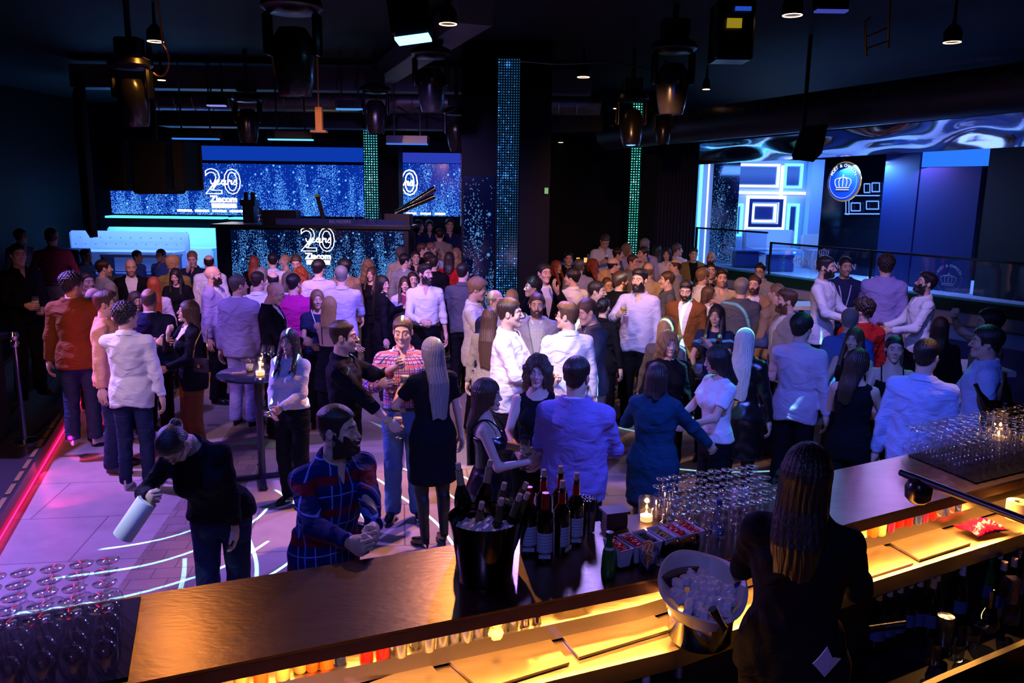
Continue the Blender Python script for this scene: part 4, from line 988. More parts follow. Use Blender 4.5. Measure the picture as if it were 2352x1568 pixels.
lw = area('lounge_wash', (-7.8, 16.6, 3.4), (-7.8, 18.2, 1.2), (.10, .26, 1.0), 130, 4, .4)
lw.data.spread = radians(95)
lw = area('sofa_cyan', (-7.6, 18.6, 2.3), (-7.6, 18.9, 1.5), (.03, .70, 1.0), 16, 4, .1)
lw.data.spread = radians(95)
# DJ booth
b = empty('dj_booth', (-4.04, 16.6, 0), 0, 'black DJ booth with a star-filled LED front and a glowing 20 years logo', 'booth')
MB().box((0, 0, .98), (3.9, 1.0, 1.96), bev=.02).build('booth_body', BLK2, b)
MB().box((0, -.05, 2.0), (4.0, 1.2, .06), bev=.01).build('booth_top', BLK2, b)
o = MB().box((0, 0, 0), (3.45, .05, 1.0)).build('led_front', ST2, b, loc=(.10, -.53, 1.42)); logo(o, .02, .30, .50, -.04)
MB().box((.55, -.40, 2.09), (2.6, .04, .12)).build('glass_display', mat('display_blue', (.1, .15, .35), .15, .5), b)
V, F = text_mesh('BELVEDERE', .09); MB().add([Matrix.Translation((.55, -.43, 2.10)) @ FACE @ Vector(v) for v in V], F).build('lettering', mat('frosted_letter', (.35, .4, .6), .4), b)
o = tag(MB().box((-5.35, 16.35, 2.22), (.22, .25, .36)).box((-5.35, 16.35, 2.45), (.3, .3, .12)).cyl((-5.42, 16.35, 2.5), (-5.42, 16.35, 2.66), .05, 8).cyl((-5.28, 16.35, 2.5), (-5.28, 16.35, 2.66), .05, 8).build('moving_light', BLK2), 'small black light unit standing on the left end of the DJ booth', 'light')
o = tag(MB().box((-4.75, 16.45, 2.17), (.7, .4, .28), bev=.02).build('mixing_desk', BLK2), 'black mixing desk beside the DJ on the booth top', 'mixer')
o = tag(MB().box((0, 0, 0), (.08, .05, .55)).build('speaker_pole', BLK2, rot=(0, radians(-14), 0), loc=(-3.92, 16.4, 2.33)), 'black pole with a lime tip leaning on the DJ booth', 'pole')
MB().box((0, 0, .29), (.09, .06, .05)).build('tip', mat('lime', (.4, .9, .02), .5), o)
for k, x in enumerate((-3.15, -2.95, -2.75)):
    o = tag(MB().lathe([(.07, 0), (.08, .1), (.07, .2), (.03, .27), (.045, .36)], (x, 16.25, 2.03), 14).build('glass_vase', glassmat('clear_glass', (.85, .9, 1), 1.5, .02, .06), None, True), 'clear glass vase %s on the right end of the DJ booth' % ('at the left', 'in the middle of three', 'nearest the pillar')[k], 'vase')
cn = empty('confetti_cannon', (-2.35, 16.4, 2.03), 0, 'chrome double-barrelled confetti cannon aimed up right on the DJ booth', 'cannon')
MB().box((0, 0, .12), (.55, .4, .24), bev=.02).build('stand', BLK2, cn)
for dy in (-.08, .08): MB().cyl((-.05, dy, .25), (.75, dy, .68+dy), .055, 14).build('barrel', CHROME, cn, True)
# LED pillars
def pillar(x0, x1, lx0, lx1, D, ybot, label, gain=1.0, base=(.02, .10, .22), tint=(.2, .9, 3)):
    a, b_ = Q(x0, 300, D).x, Q(x1, 300, D).x; l0, l1 = Q(lx0, 300, D).x, Q(lx1, 300, D).x
    r = empty('led_pillar', ((a+b_)/2, D+.35, 0), 0, label, 'pillar'); cx = (a+b_)/2
    MB().box((0, 0, 2.35), (b_-a, .7, 4.7)).build('column', mat('pillar_black', (.0015, .0015, .002), .6, spec=.1), r)
    MB().box((0, 0, 0), (l1-l0, .05, 4.25)).build('led_strip', starmat('pillar_leds_%d' % x0, base, 1.0*gain, .8, 37*11/D*.8, tint), r, loc=((l0+l1)/2-cx, -.38, 2.35))
    return r
p = pillar(1060, 1266, 1142, 1192, 11, 650, 'tall black pillar with a vertical strip of blue green LEDs in the middle of the club', .45, (.012, .08, .20), (.10, .60, 2.4))
fr_ = MB().box((0, 0, 0), (.42, .03, 2.3)).build('mirror', ST3, p, loc=(-.36, -.37, 1.8))  # its reflection is the painted star colour
pillar(833, 914, 836, 868, 17.4, 500, 'black pillar with a teal LED strip just right of the wide star screen', 1.2, (.03, .20, .24), (.3, 1.2, 1.4))
pillar(1448, 1512, 1452, 1475, 16.2, 560, 'narrow black pillar with a green LED strip left of the glass balcony', 1.1, (.02, .22, .18), (.3, 1.1, 1.1))
# far dark lounge between the pillars
t = empty('high_table', (1.38, 16.4, .28), 0, 'blue lit bar table with candles standing beyond the crowd right of the tall pillar', 'table')
MB().box((0, 0, 1.035), (.95, .5, .05)).build('tabletop', mat('navy_panel2', (.03, .08, .4), .4), t); MB().box((0, 0, .505), (.7, .3, 1.01)).build('base', BLK, t)
o = tag(MB().box((1.90, 16.7, 1.29), (.66, .5, .36), bev=.03).box((1.90, 16.75, .70), (.6, .4, .84)).build('lounge_bench', mat('navy_seat', (.08, .2, .7), .5)), 'blue padded seat back beside the far bar table with candles', 'seat')
struct(MB().box((1.6, 17.2, .14), (3.6, 3.2, .28)).build('floor_riser', BLK))
for k in range(3):
    o = tag(MB().lathe([(.03, 0), (.035, .09)], (1.18+k*.15, 16.3, 1.34), 12).build('candle_glass', emat('candle_glow', (1, .45, .12), 3 if k == 2 else 1.2), None, True), 'candle glass on the far blue bar table, %s' % ('leftmost', 'middle one', 'rightmost and brightest')[k], 'candle')

# ---------------- right balcony
WA = Vector((5.1, 15.7)); WU = Vector((.488, -.873)); WN = Vector((.873, .488))
def wallpt(px, off=0.0, py=480):
    r = ray(px, py); k = r[0]/r[1]; A_ = WA+WN*off
    s_ = (k*A_.y-A_.x)/(WU.x-k*WU.y); return A_+WU*s_
def WP(px, py, off=0.0):
    p_ = wallpt(px, off, py); r = ray(px, py); return Vector((p_.x, p_.y, CAMH+r[2]/r[1]*p_.y))
def wbox(mb, px0, px1, z0, z1, off, th, mi=0):
    a, b_ = wallpt(px0, off), wallpt(px1, off); n = WN*th; V = [(a.x, a.y, z0), (b_.x, b_.y, z0), (b_.x+n.x, b_.y+n.y, z0), (a.x+n.x, a.y+n.y, z0), (a.x, a.y, z1), (b_.x, b_.y, z1), (b_.x+n.x, b_.y+n.y, z1), (a.x+n.x, a.y+n.y, z1)]
    mb.add(V, [(3, 2, 1, 0), (4, 5, 6, 7), (0, 1, 5, 4), (1, 2, 6, 5), (2, 3, 7, 6), (3, 0, 4, 7)], mi); return mb
DECK = mat('deck_blue', (.035, .05, .16), .35)
struct(wbox(MB(), 1560, 2480, 0, .80, -1.35, 1.35).build('floor_deck', DECK))
struct(wbox(MB(), 1560, 2700, 0, 1.16, 0.02, 3.2).build('floor_balcony', mat('balcony_floor', (.50, .50, .60), .5)))
struct(wbox(wbox(MB(), 1560, 2700, 1.0, 1.17, -.06, .06), 1560, 2700, 1.17, 1.19, -.06, .3).build('trim_4', mat('green_ledge', (.004, .05, .02), .6)))
GL = glassmat('balcony_glass', (.80, .85, .97), 1.45, .01, .02); PRT = mat('print_white', (.75, .70, .85), .5, emit=(.35, .3, .6), estr=.0)
def wmat(px, py, off):
    p_ = WP(px, py, off); ang = atan2(WU.y, WU.x); return Matrix.Translation(p_) @ Matrix.Rotation(ang, 4, 'Z') @ FACE
for x0, x1, zt, lab, prt in ((1600, 1765, 2.01, 'glass balcony screen with a printed crown circle, far left section', 'a'), (1774, 2006, 1.82, 'glass balcony screen with printed lettering, middle section', 'b'), (2010, 2480, 1.82, 'glass balcony screen with a printed crown circle, nearest section at the right', 'c')):
    pA = wallpt(x0, .03); r = empty('glass_barrier', (pA.x, pA.y, 1.17), 0, lab, 'barrier', 'glass balcony screens')
    inv = Matrix.Translation(-r.location)
    mb = wbox(MB(), x0, x1, 1.17, zt, .03, .015); g_ = mb.build('glass_pane', GL); g_.parent = r; g_.matrix_local = inv
    mb = wbox(MB(), x0, x1, zt-.02, zt+.015, .015, .045); wbox(mb, x0, x0+3, 1.17, zt, .02, .04); g_ = mb.build('top_rail', BLK2); g_.parent = r; g_.matrix_local = inv
    if prt in 'ac':
        T = inv @ (wmat(1672, 573, .02) if prt == 'a' else wmat(2178, 640, .02)); emblem(r, T, .25 if prt == 'a' else .245, PRT, cs=1.0)
    else:
        T = inv @ wmat(1890, 606, .02); mb = MB(); V, F = text_mesh('MOËT & CHANDON', .155); mb.add([T @ Vector(v) for v in V], F); mb.build('lettering', PRT, r); mb = MB()
        V, F = text_mesh('CHAMPAGNE', .085); mb.add([T @ Vector((v[0]+.0, v[1]-.15, v[2])) for v in V], F); mb.build('lettering', PRT, r)
        mb = MB(); crown(mb, .17, T @ Matrix.Translation((.0, .20, 0))); mb.build('crown', PRT, r)
# alcove: neon frames on a white wall
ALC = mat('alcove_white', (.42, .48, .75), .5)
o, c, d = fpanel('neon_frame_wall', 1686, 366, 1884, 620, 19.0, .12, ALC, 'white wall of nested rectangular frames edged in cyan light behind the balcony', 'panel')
def rectf(x0, y0, x1, y1, D, wpx, m, parent, cc, nm='frame', th=.05):
    a, b_ = Q(x0, y0, D), Q(x1, y1, D); X0, X1, Z1, Z0 = a.x-cc.x, b_.x-cc.x, a.z-cc.z, b_.z-cc.z; wv = wpx*D/FPX; mb = MB(); y = D-cc.y-.02
    mb.box(((X0+X1)/2, y, Z1), (X1-X0+wv, th, wv)).box(((X0+X1)/2, y, Z0), (X1-X0+wv, th, wv)).box((X0, y, (Z0+Z1)/2), (wv, th, Z1-Z0-wv)).box((X1, y, (Z0+Z1)/2), (wv, th, Z1-Z0-wv)); return mb.build(nm, m, parent)
NC = emat('neon_cyan', (.10, .62, 1.0), 3.0); NW = emat('neon_white', (.45, .62, 1.0), 2.4); NV = mat('frame_navy', (.02, .03, .14), .3)
for (x0, y0, x1, y1, kind) in ((1660, 378, 1785, 428, 0), (1805, 378, 1838, 430, 1), (1730, 470, 1778, 508, 2), (1812, 470, 1826, 560, 1), (1684, 470, 1700, 540, 1)):
    x0 = max(x0, 1692)
    rectf(x0, y0, x1, y1, 18.9, 5, NC if kind == 1 else NW, o, c, 'neon_frame')
    fill = MB(); a, b_ = Q(x0+5, y0+5, 18.93), Q(x1-5, y1-5, 18.93)
    if b_.x > a.x: fill.box(((a.x+b_.x)/2-c.x, 18.93-c.y, (a.z+b_.z)/2-c.z), (b_.x-a.x, .03, a.z-b_.z)).build('frame_field', NV, o)
rectf(1718, 452, 1796, 526, 18.9, 7, NW, o, c, 'neon_frame'); rectf(1724, 460, 1790, 518, 18.9, 7, NV, o, c, 'frame_rim', .08)
fill = MB(); a, b_ = Q(1690, 442, 18.9), Q(1872, 446, 18.9); fill.box(((a.x+b_.x)/2-c.x, -.1, a.z-c.z), (b_.x-a.x, .06, .06)); a = Q(1800, 380, 18.9); b_ = Q(1800, 560, 18.9); fill.box((a.x-c.x, -.1, (a.z+b_.z)/2-c.z), (.06, .06, a.z-b_.z)); fill.build('light_bar', NW, o)
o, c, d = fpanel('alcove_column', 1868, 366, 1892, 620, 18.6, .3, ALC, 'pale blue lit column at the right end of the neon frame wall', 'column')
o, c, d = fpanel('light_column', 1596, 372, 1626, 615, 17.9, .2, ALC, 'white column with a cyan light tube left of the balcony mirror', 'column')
MB().box((-.07, -.12, 0), (.06, .04, d[2])).build('light_tube', NC, o); MB().box((.09, -.12, 0), (.03, .04, d[2])).build('light_tube', NW, o)
fpanel('mirror_panel', 1627, 372, 1686, 615, 18.6, .05, ST3, 'dark mirror with painted star reflections between the light column and the neon frame wall', 'panel')
fpanel('star_panel', 1545, 360, 1592, 600, 18.4, .05, starmat('side_stars', (.003, .015, .15), .6, 1.2, 0, (.1, .6, 1.6)), 'blue star panel with falling lights at the left end of the balcony', 'screen')
sofa(5.25, 6.4, 17.9, 1.16, 'pale sofa behind the balcony glass in front of the neon frames', False, .55)
sofa(6.45, 7.3, 17.6, 1.16, 'second pale sofa behind the balcony glass, right of the first', False, .4)
for k, px in enumerate((1720, 1800)):
    p_ = wallpt(px, 1.0); t = empty('glass_table', (p_.x, p_.y, 1.16), 0, 'low glass table on the balcony, %s' % ('left one near the crown print', 'right one near the printed lettering')[k], 'table')
    MB().box((0, 0, .38), (.8, .5, .03)).build('tabletop', mat('table_glass_blue', (.15, .3, .7), .1), t); MB().box((0, 0, .19), (.5, .3, .36)).build('base', mat('table_base', (.03, .05, .2), .3), t)
area('alcove_wash', (6.2, 17.6, 3.3), (6.2, 18.9, 1.8), (.10, .30, 1.0), 55, 2.4, .3)
area('balcony_fill', (7.2, 15.2, 3.3), (7.4, 14.6, 1.2), (.16, .34, 1.0), 260, 3, .5)  # added lamp, brightens the floor that the foil mirrors
area('balcony_violet_fill', tuple(WP(2150, 380, 1.0)), tuple(WP(2150, 620, .7)), (.4, .2, 1.0), 40, 2, .5)  # added violet lamp for the foil to reflect
area('balcony_cyan_fill', tuple(WP(1990, 385, .8)), tuple(WP(1990, 620, .6)), (.05, .6, 1.0), 60, 1.2, .4)  # added cyan lamp for the foil to reflect
# mirror foil valence
mb = MB(); n1, n2 = 60, 10; V = []; rnd = random.Random(4)
for i in range(n1+1):
    t_ = i/n1; px = 1548+(2480-1548)*t_
    for j in range(n2+1):
        u = j/n2; off = -.55+.55*u; yt = 336-(px-1548)*.098; yb = 378-(px-1605)*.056 if px > 1605 else 378+(1605-px)*.0
        pt = WP(px, yt, -.55); pb = WP(px+ (0 if px > 1605 else (1605-px)*.9), yb, 0)
        q = pt.lerp(pb, u); wv = .13*sin(t_*9+u*2)+.06*sin(t_*21-u*3)+.02*sin(t_*43+u*5); q += Vector((WN.x, WN.y, .6))*wv*sin(pi*min(max(u, .0), 1))*.8; V.append(q)
F = [(i*(n2+1)+j, (i+1)*(n2+1)+j, (i+1)*(n2+1)+j+1, i*(n2+1)+j+1) for i in range(n1) for j in range(n2)]
tag(mb.add(V, F).build('foil_canopy', mat('mirror_foil', (.8, .8, .92), .12, 1.0), None, True), 'crumpled mirror foil canopy reflecting violet and cyan light above the balcony', 'canopy')
area('foil_fill', tuple(WP(1980, 520, -1.6)+Vector((0, 0, -.2))), tuple(WP(1980, 330, -.3)), (.20, .35, 1.0), 14, 3.0, .6)  # added lamp that brightens the foil
spot('foil_violet_fill', tuple(WP(2120, 560, -1.2)), tuple(WP(2150, 300, -.3)), (.55, .3, 1.0), 60, 60)  # added violet lamp aimed at the foil
# dark panels right of the alcove
struct(wbox(MB(), 1886, 2024, 1.16, 3.5, 1.9, .05).build('wall_niche', mat('niche_mirror', (.02, .025, .05), .08, .8)))
mb = MB()
for (x0, y0, x1, y1) in ((1985, 422, 1998, 442), (2003, 420, 2020, 440), (1955, 466, 1976, 484), (1990, 462, 2018, 480), (1943, 452, 1950, 492)):
    for (ax, ay, bx, by) in ((x0, y0, x1, y0), (x0, y1, x1, y1), (x0, y0, x0, y1), (x1, y0, x1, y1)):
        mb.tube([WP(ax, ay, 1.85), WP(bx, by, 1.85)], .012, 4)
for y_ in (449, 491): mb.tube([WP(1940, y_, 1.85), WP(2020, y_, 1.85)], .012, 4)
tag(mb.build('painted_frame_reflections', emat('reflection_glow', (.12, .28, 1.0), 1.4)), 'small blue glowing rectangles drawn as mirror reflections right of the crown sign', 'light')  # reflections of the frames in dark mirror, drawn as glowing lines
NVP = mat('navy_wall', (.010, .018, .12), .45)
for (x0, x1, y0, lab) in ((2024, 2102, 352, 'dark navy panel right of the crown sign'), (2106, 2244, 385, 'wide dark navy panel under the bright blue strip')):
    a, b_ = WP(x0, y0, 1.0), WP(x1, y0-3, 1.0); tag(wbox(MB(), x0, x1, 1.17, a.z, 1.0, .08).build('wall_panel', NVP), lab, 'panel')
a = WP(2106, 347, 1.02).z; b_ = WP(2106, 384, 1.02).z
tag(wbox(MB(), 2106, 2254, b_, a, .98, .06).build('illuminated_panel', emat('panel_blue', (.02, .16, .95), 1.1)), 'bright blue lit strip under the foil canopy at the right', 'light')
spot('navy_wall_wash', tuple(WP(2140, 430, -1.5)), tuple(WP(2140, 560, 1.0)), BLUE, 22, 75, .9)
struct(wbox(MB(), 2258, 2700, 1.16, 4.0, .9, .1).build('wall_right_return', BLK))
# round crown sign
T = wmat(1937, 417, .55); r_ = (WP(1976, 417, .55)-WP(1898, 417, .55)).length/2*.93
sg = empty('round_sign', T.translation, 0, 'round navy sign with a white crown, gold rim and lettering around its edge', 'sign'); inv = Matrix.Translation(-T.translation)
TT = inv @ T
MB().lathe([(.0, .0), (r_*.985, .0), (r_*.985, -.06), (0, -.06)], n=48, M=TT, cap=False).build('disc', mat('sign_navy', (.010, .045, .30), .4, emit=(.006, .03, .2), estr=.25), sg)
MB().tube([TT @ Vector((r_*cos(a), r_*sin(a), -.03)) for a in [2*pi*k/48 for k in range(48)]], .02, 6, 0, True).build('rim', mat('gold_rim', (.85, .6, .2), .25, 1, emit=(.9, .6, .25), estr=.25), sg, True)
MB().box((0, .08, (r_+4.7-sg.location.z)/2), (.03, .03, 4.7-sg.location.z-r_)).build('hanger', BLK, sg)
emblem(sg, TT @ Matrix.Translation((0, 0, .012)), r_, emat('sign_white', (.75, .85, 1), 1.0))
# white high tables and posts on the right
for k, (px, py, z) in enumerate(((1842, 697, 1.08), (2230, 838, 1.0), (2000, 700, 1.0))):
    c = G(px, py, z); t = empty('high_table', (c.x, c.y, 0), 0, ('white glowing square table beside the bearded man in a grey blazer', 'white high table with drinks behind the woman in black at the right', 'white high table among the four people on the right step')[k], 'table')
    MB().box((0, 0, z-.03), (.62, .62, .06), bev=.01).build('tabletop', mat('table_white', (.75, .78, .85), .35), t); MB().cyl((0, 0, 0), (0, 0, z-.06), .04, 12).build('leg', BLK2, t, True); MB().lathe([(.26, 0), (.26, .02), (.04, .04)], n=24).build('base', BLK2, t, True)
struct(MB().prism([(2.75, 8.35), (5.6, 8.35), (6.3, 10.2), (4.0, 13.5), (2.9, 13.5)], 0, .30).build('floor_step', mat('step_blue', (.06, .08, .2), .45)))
# ---------------- left side: steps, red light lines, posts, speakers, curtain
La, Lb = G(0, 1240), G(168, 955); Ld = (Lb-La).normalized(); Ln = Vector((-Ld.y, Ld.x, 0))
P0 = La-Ld*3; P1 = La+Ld*9.5
for k, (o1, z1) in enumerate(((0.0, .17), (.42, .34), (.84, .51))):
    a, b_, c_, e_ = P0+Ln*o1, P1+Ln*o1, P1+Ln*(o1+(.42 if k < 2 else 3.5)), P0+Ln*(o1+(.42 if k < 2 else 3.5))
    struct(MB().prism([(q.x, q.y) for q in (a, b_, c_, e_)], 0, z1).build('floor_stair', mat('stair_dark', (.022, .016, .018), .35)))
    s_ = MB(); s_.tube([P0+Ln*(o1-.012)+Vector((0, 0, .03)), La+Ld*6+Ln*(o1-.012)+Vector((0, 0, .03))], .008, 6)
    tag(s_.build('light_strip', emat('led_red', (1.0, .01, .12), 4.0)), ('red light line along the floor edge at the left', 'red light line on the second step', 'red light line on the top step')[k], 'light')
    s_ = MB()
    for q in range(26): p_ = La+Ld*(-1+q*.34)+Ln*(o1+.05)+Vector((0, 0, z1+.003)); s_.box((0, 0, 0), (.26, .04, .006), M=Matrix.Translation(p_) @ Matrix.Rotation(atan2(Ld.y, Ld.x), 4, 'Z'))
    tag(s_.build('nosing_strip', mat('nosing_gold', (.35, .22, .08), .4, .6)), 'worn brass nosing along the %s step at the left' % ('lowest', 'middle', 'top')[k], 'trim')
for k in range(3):
    p_ = La+Ld*(.6+k*1.3)+Vector((.25, 0, .28)); spot('red_floor_%d' % k, tuple(p_), tuple(p_+Vector((.05, .35, -.3))), (1, .02, .25), 6, 70, .6, .02)
area('red_step', tuple(La+Ld*1.6+Vector((.04, 0, .10))), tuple(La+Ld*1.6+Vector((1, 0, 0))), (1.0, .02, .22), 7, .10, 4)
for k, (px, py) in enumerate(((57, 1015),)):
    c = G(px, py, .17); t = empty('rope_post', c, 0, 'chrome rope post with a ball top on the dark steps at the left', 'post'); 
    MB().lathe([(.15, 0), (.15, .02), (.03, .04), (.022, .06), (.022, 1.0)], n=20).build('pole', CHROME, t, True); MB().lathe([(.0, .98), (.035, 1.0), (.045, 1.03), (.03, 1.07), (.05, 1.11), (.03, 1.15), (0, 1.16)], n=20).build('ball', CHROME, t, True)
for k, (px, py) in enumerate(((628, 930),)): pass
# cubes / table with candles at far left
t = empty('bar_table', (-5.55, 7.75, .34), 0, 'black side table with a candle and glassware at the left edge of the room', 'table')
MB().box((0, 0, .9), (.75, .7, .05)).build('tabletop', BLK2, t); MB().box((0, 0, .44), (.6, .55, .88)).build('base', BLK, t)
MB().lathe([(.0, .935), (.035, .935), (.038, 1.03)], (.12, -.15, 0), 14).build('candle', emat('candle_left', (1, .5, .15), 6), t, True)
for sx in (0, 1): MB().lathe([(.03, .93), (.035, 1.02), (.025, 1.08)], (-.12+sx*.16, .12, 0), 12, cap=False).build('glass', glassmat('clear_glass'), t, True)
c = Q(335, 380, 11.5)
def lbox(name, x0, y0, x1, y1, D, dep, m, lab, cat):
    a, b_ = Q(x0, y0, D), Q(x1, y1, D); return tag(MB().box(((a.x+b_.x)/2, D+dep/2, (a.z+b_.z)/2), (b_.x-a.x, dep, a.z-b_.z), bev=.02).build(name, m), lab, cat)
sp = empty('speaker_array', (Q(332, 380, 11.5).x, 11.8, Q(332, 380, 11.5).z), 0, 'huge black speaker array with a curved underside hanging at the left', 'speaker')
for i, (x0, x1) in enumerate(((228, 296), (297, 388), (389, 432))):
    a, b_ = Q(x0, 322, 11.5), Q(x1, 446-(8 if i != 1 else 0), 11.5); MB().box(((a.x+b_.x)/2-sp.location.x, 0, (a.z+b_.z)/2-sp.location.z), (b_.x-a.x-.02, .7, a.z-b_.z), bev=.03).build('cabinet', mat('speaker_black', (.003, .003, .005), .5, spec=.15), sp)
MB().box((0, .1, (4.72-sp.location.z)/2), (.06, .06, 4.72-sp.location.z)).build('hanger', BLK, sp)
def curtain(name, a, b_, z0, z1, label, m):
    n = 60; V = []
    for i in range(n+1):
        p_ = Vector(a).lerp(Vector(b_), i/n); dd = (Vector(b_)-Vector(a)).normalized(); nn = Vector((-dd.y, dd.x, 0)); q = p_+nn*.06*sin(i*1.25); V += [(q.x, q.y, z0), (q.x, q.y, z1)]
    o = MB().add(V, [(2*i, 2*i+2, 2*i+3, 2*i+1) for i in range(n)]).build(name, m, None, True); md = o.modifiers.new('thick', 'SOLIDIFY'); md.thickness = .01; return tag(o, label, 'curtain')
curtain('curtain', (-8.3, 15.6, 0), (-6.6, 12.6, 0), 1.95, 4.4, 'dark blue pleated curtain under the hanging speaker array', mat('curtain_navy', (.02, .025, .07), .8))
curtain('curtain', (2.95, 16.8, 0), (3.85, 17.1, 0), 0, 4.3, 'black pleated curtain between the green pillar and the balcony', mat('curtain_black', (.012, .012, .03), .8))
curtain('curtain', (-9.4, 13.4, 0), (-7.6, 10.6, 0), .5, 4.4, 'black curtain along the dark left wall behind the man in a pink shirt', mat('curtain_black', (.012, .012, .03), .8))
V = [tuple(Q(x, y, d)) for d, q in ((10.2, 0), (10.75, 1)) for x, y in ((1845-q*4, 290), (1902, 285), (1888, 352), (1868, 372), (1822, 366), (1818, 356))]
o = tag(MB().add(V, [(0, 1, 2, 3, 4, 5), (11, 10, 9, 8, 7, 6)]+[(k, (k+1) % 6+0, (k+1) % 6+6, k+6)[::-1] for k in range(6)]).build('hanging_speaker', BLK2), 'black wedge speaker hanging in front of the foil canopy', 'speaker')
q = Q(1862, 290, 10.2); MB().box((0, 0, 0), (.04, .04, 4.72-q.z)).build('bracket', BLK, o, loc=(q.x, 10.45, (q.z+4.72)/2))
# ---------------- ceiling fixtures
def moving_head(px, py, D, tilt, label, glow=(.05, .5, 1.0), S=1.0, rz=0):
    c = Q(px, py, D); r = empty('stage_spotlight', c, rz, label, 'light'); r.scale = (S, S, S)
    MB().lathe([(.0, .10), (.14, .10), (.20, .07), (.21, .02), (.17, -.01), (0, -.02)], n=24).build('base', BLK2, r, True)
    MB().box((0, 0, .2), (.25, .16, .16), bev=.02).build('clamp', BLK, r)
    MB().cyl((0, 0, .28), (0, 0, (4.71-c.z)/S), .03, 10).build('drop_pole', BLK, r, True)
    [MB().box((sx*.17, 0, -.15), (.05, .12, .28), bev=.02).build('yoke_arm', BLK2, r, True) for sx in (-1, 1)]
    h_ = MB().lathe([(.0, .12), (.09, .11), (.135, .04), (.15, -.08), (.135, -.22), (.11, -.33), (.10, -.34), (.09, -.32)], n=24).build('head', mat('fixture_black', (.012, .011, .011), .25, coat=.2), r, True, loc=(0, 0, -.22), rot=(radians(tilt), 0, 0))
    MB().lathe([(0, -.325), (.062, -.325)], n=20).build('lens', emat('lens_%s' % label[:12], glow, 2.5), h_, True)
    return r
for a in ((670, 25, 6.9, 4, 'largest black moving head light hanging at the top left of centre', (.1, .55, 1), 1.2), (990, 130, 9.2, 6, 'black moving head light hanging left of the tall pillar, near a warm downlight', (.3, .5, 1), 1.05), (862, 212, 12.0, 0, 'small moving head light hanging above the narrow star screen', (.1, .4, 1), 1.05),
          (567, 232, 12.0, 0, 'small moving head light hanging above the wide star screen', (.1, .3, 1), 1.05), (300, 155, 8.2, 10, 'moving head light lit amber on its side at the upper left', (.1, .3, 1), 1.0), (1452, 232, 11.5, -8, 'moving head light hanging between the tall pillar and the right duct', (.3, .5, 1), 1.1),
          (1548, 118, 8.8, 0, 'large black moving head light hanging right of centre', (.2, .45, 1), 1.15), (1048, 262, 12.6, 20, 'moving head light hanging beside the top of the tall pillar', (.2, .4, 1), 1.0), (1215, 292, 13.5, 15, 'small moving head light hanging right of the tall pillar', (.1, .2, .8), .8), (1525, 262, 12.5, 0, 'small moving head light hanging in front of the right duct', (.1, .2, .8), .8)):
    moving_head(*a)
def led_bar(x0, x1, py, D, label, lit=(.05, .4, 1.0), g=2.0):
    a, b_ = Q(x0, py, D), Q(x1, py, D); r = empty('led_bar', (a+b_)/2, 0, label, 'light'); L = b_.x-a.x
    MB().box((0, 0, .05), (L, .14, .12), bev=.02).build('housing', BLK2, r); MB().box((0, -.02, -.02), (L*.95, .10, .02)).build('diffuser', emat('bar_%s' % label[:14], lit, g), r); [MB().box((sx*L*.3, 0, (4.72-r.location.z)/2), (.02, .02, 4.72-r.location.z)).build('hanger', BLK, r) for sx in (-1, 1)]
led_bar(396, 506, 316, 12.5, 'black LED bar above the left end of the wide star screen', (.04, .25, 1), .8); led_bar(615, 722, 318, 12.8, 'amber edged LED bar above the middle of the wide star screen', (.1, .5, 1), 1.6)
led_bar(886, 985, 328, 13, 'black LED bar above the narrow star screen', (.04, .25, 1), .9); led_bar(477, 520, 240, 12.5, 'short LED bar with a red readout high above the star screen', (.25, .25, .8), .9); led_bar(772, 836, 248, 12, 'pale lit LED bar right of the ceiling centre', (.06, .3, .8), .9); led_bar(1870, 1945, 22, 8.5, 'LED bar with small white cells at the top right', (.05, .06, .4), .8)
def downlight(px, py, z, label, g=9, R=.075, dim=1.0):
    c = G(px, py, z); r = empty('downlight', c, 0, label, 'light')
    MB().lathe([(R*1.15, .0), (R*1.15, .10), (R*.6, .16), (.02, .18), (.012, 4.7-z)], n=20).build('housing', BLK2, r, True)
    MB().lathe([(0, .012), (R, .012), (R*1.02, -.004), (R*1.12, -.004), (R*1.14, .02)], n=20, cap=False).build('lamp', emat('downlight_amber', (1.0, .55, .26), g), r, True)
for a in ((1029, 55, 4.3, 'brightest amber downlight near the top of the room, left of the tall pillar'), (357, 95, 4.3, 'amber downlight above the amber lit moving head'), (1340, 177, 4.3, 'amber downlight right of the tall pillar'), (1820, 35, 4.3, 'amber downlight at the top right with a short chain'),
          (2187, 97, 4.3, 'flat amber downlight at the far top right'), (371, 184, 4.3, 'small violet rimmed downlight under the upper left lights'), (785, 204, 4.35, 'small downlight above the middle of the ceiling duct'), (747, 245, 4.4, 'small downlight over the amber bracket'), (1622, 205, 4.35, 'small downlight above the right duct'),
          (1415, 249, 4.35, 'small downlight beside the moving head near the right duct'), (1288, 327, 3.9, 'glowing amber spot low on the dark wall right of the tall pillar'), (391, 229, 4.4, 'tiny orange downlight left of the ceiling centre')):
    downlight(*a, **({'R': .05} if a[1] > 180 else {}))
o = tag(MB().box((0, 0, 0), (.30, .30, .42), bev=.03).build('wash_light', BLK2, loc=Q(940, 22, 6.5), rot=(0, radians(-8), 0)), 'black square wash light shining blue at the top centre', 'light')
MB().box((.0, 0, -.22), (.26, .26, .02)).build('lens', emat('wash_blue', (.12, .5, 1), 6), o); MB().cyl((0, 0, .2), (0, 0, .9), .02, 8).build('drop_pole', BLK, o)
o = tag(MB().box((0, 0, 0), (.34, .3, .5), bev=.02).build('projector', BLK2, loc=Q(1680, 75, 7.5)), 'black projector with amber vent slots hanging at the upper right', 'projector')
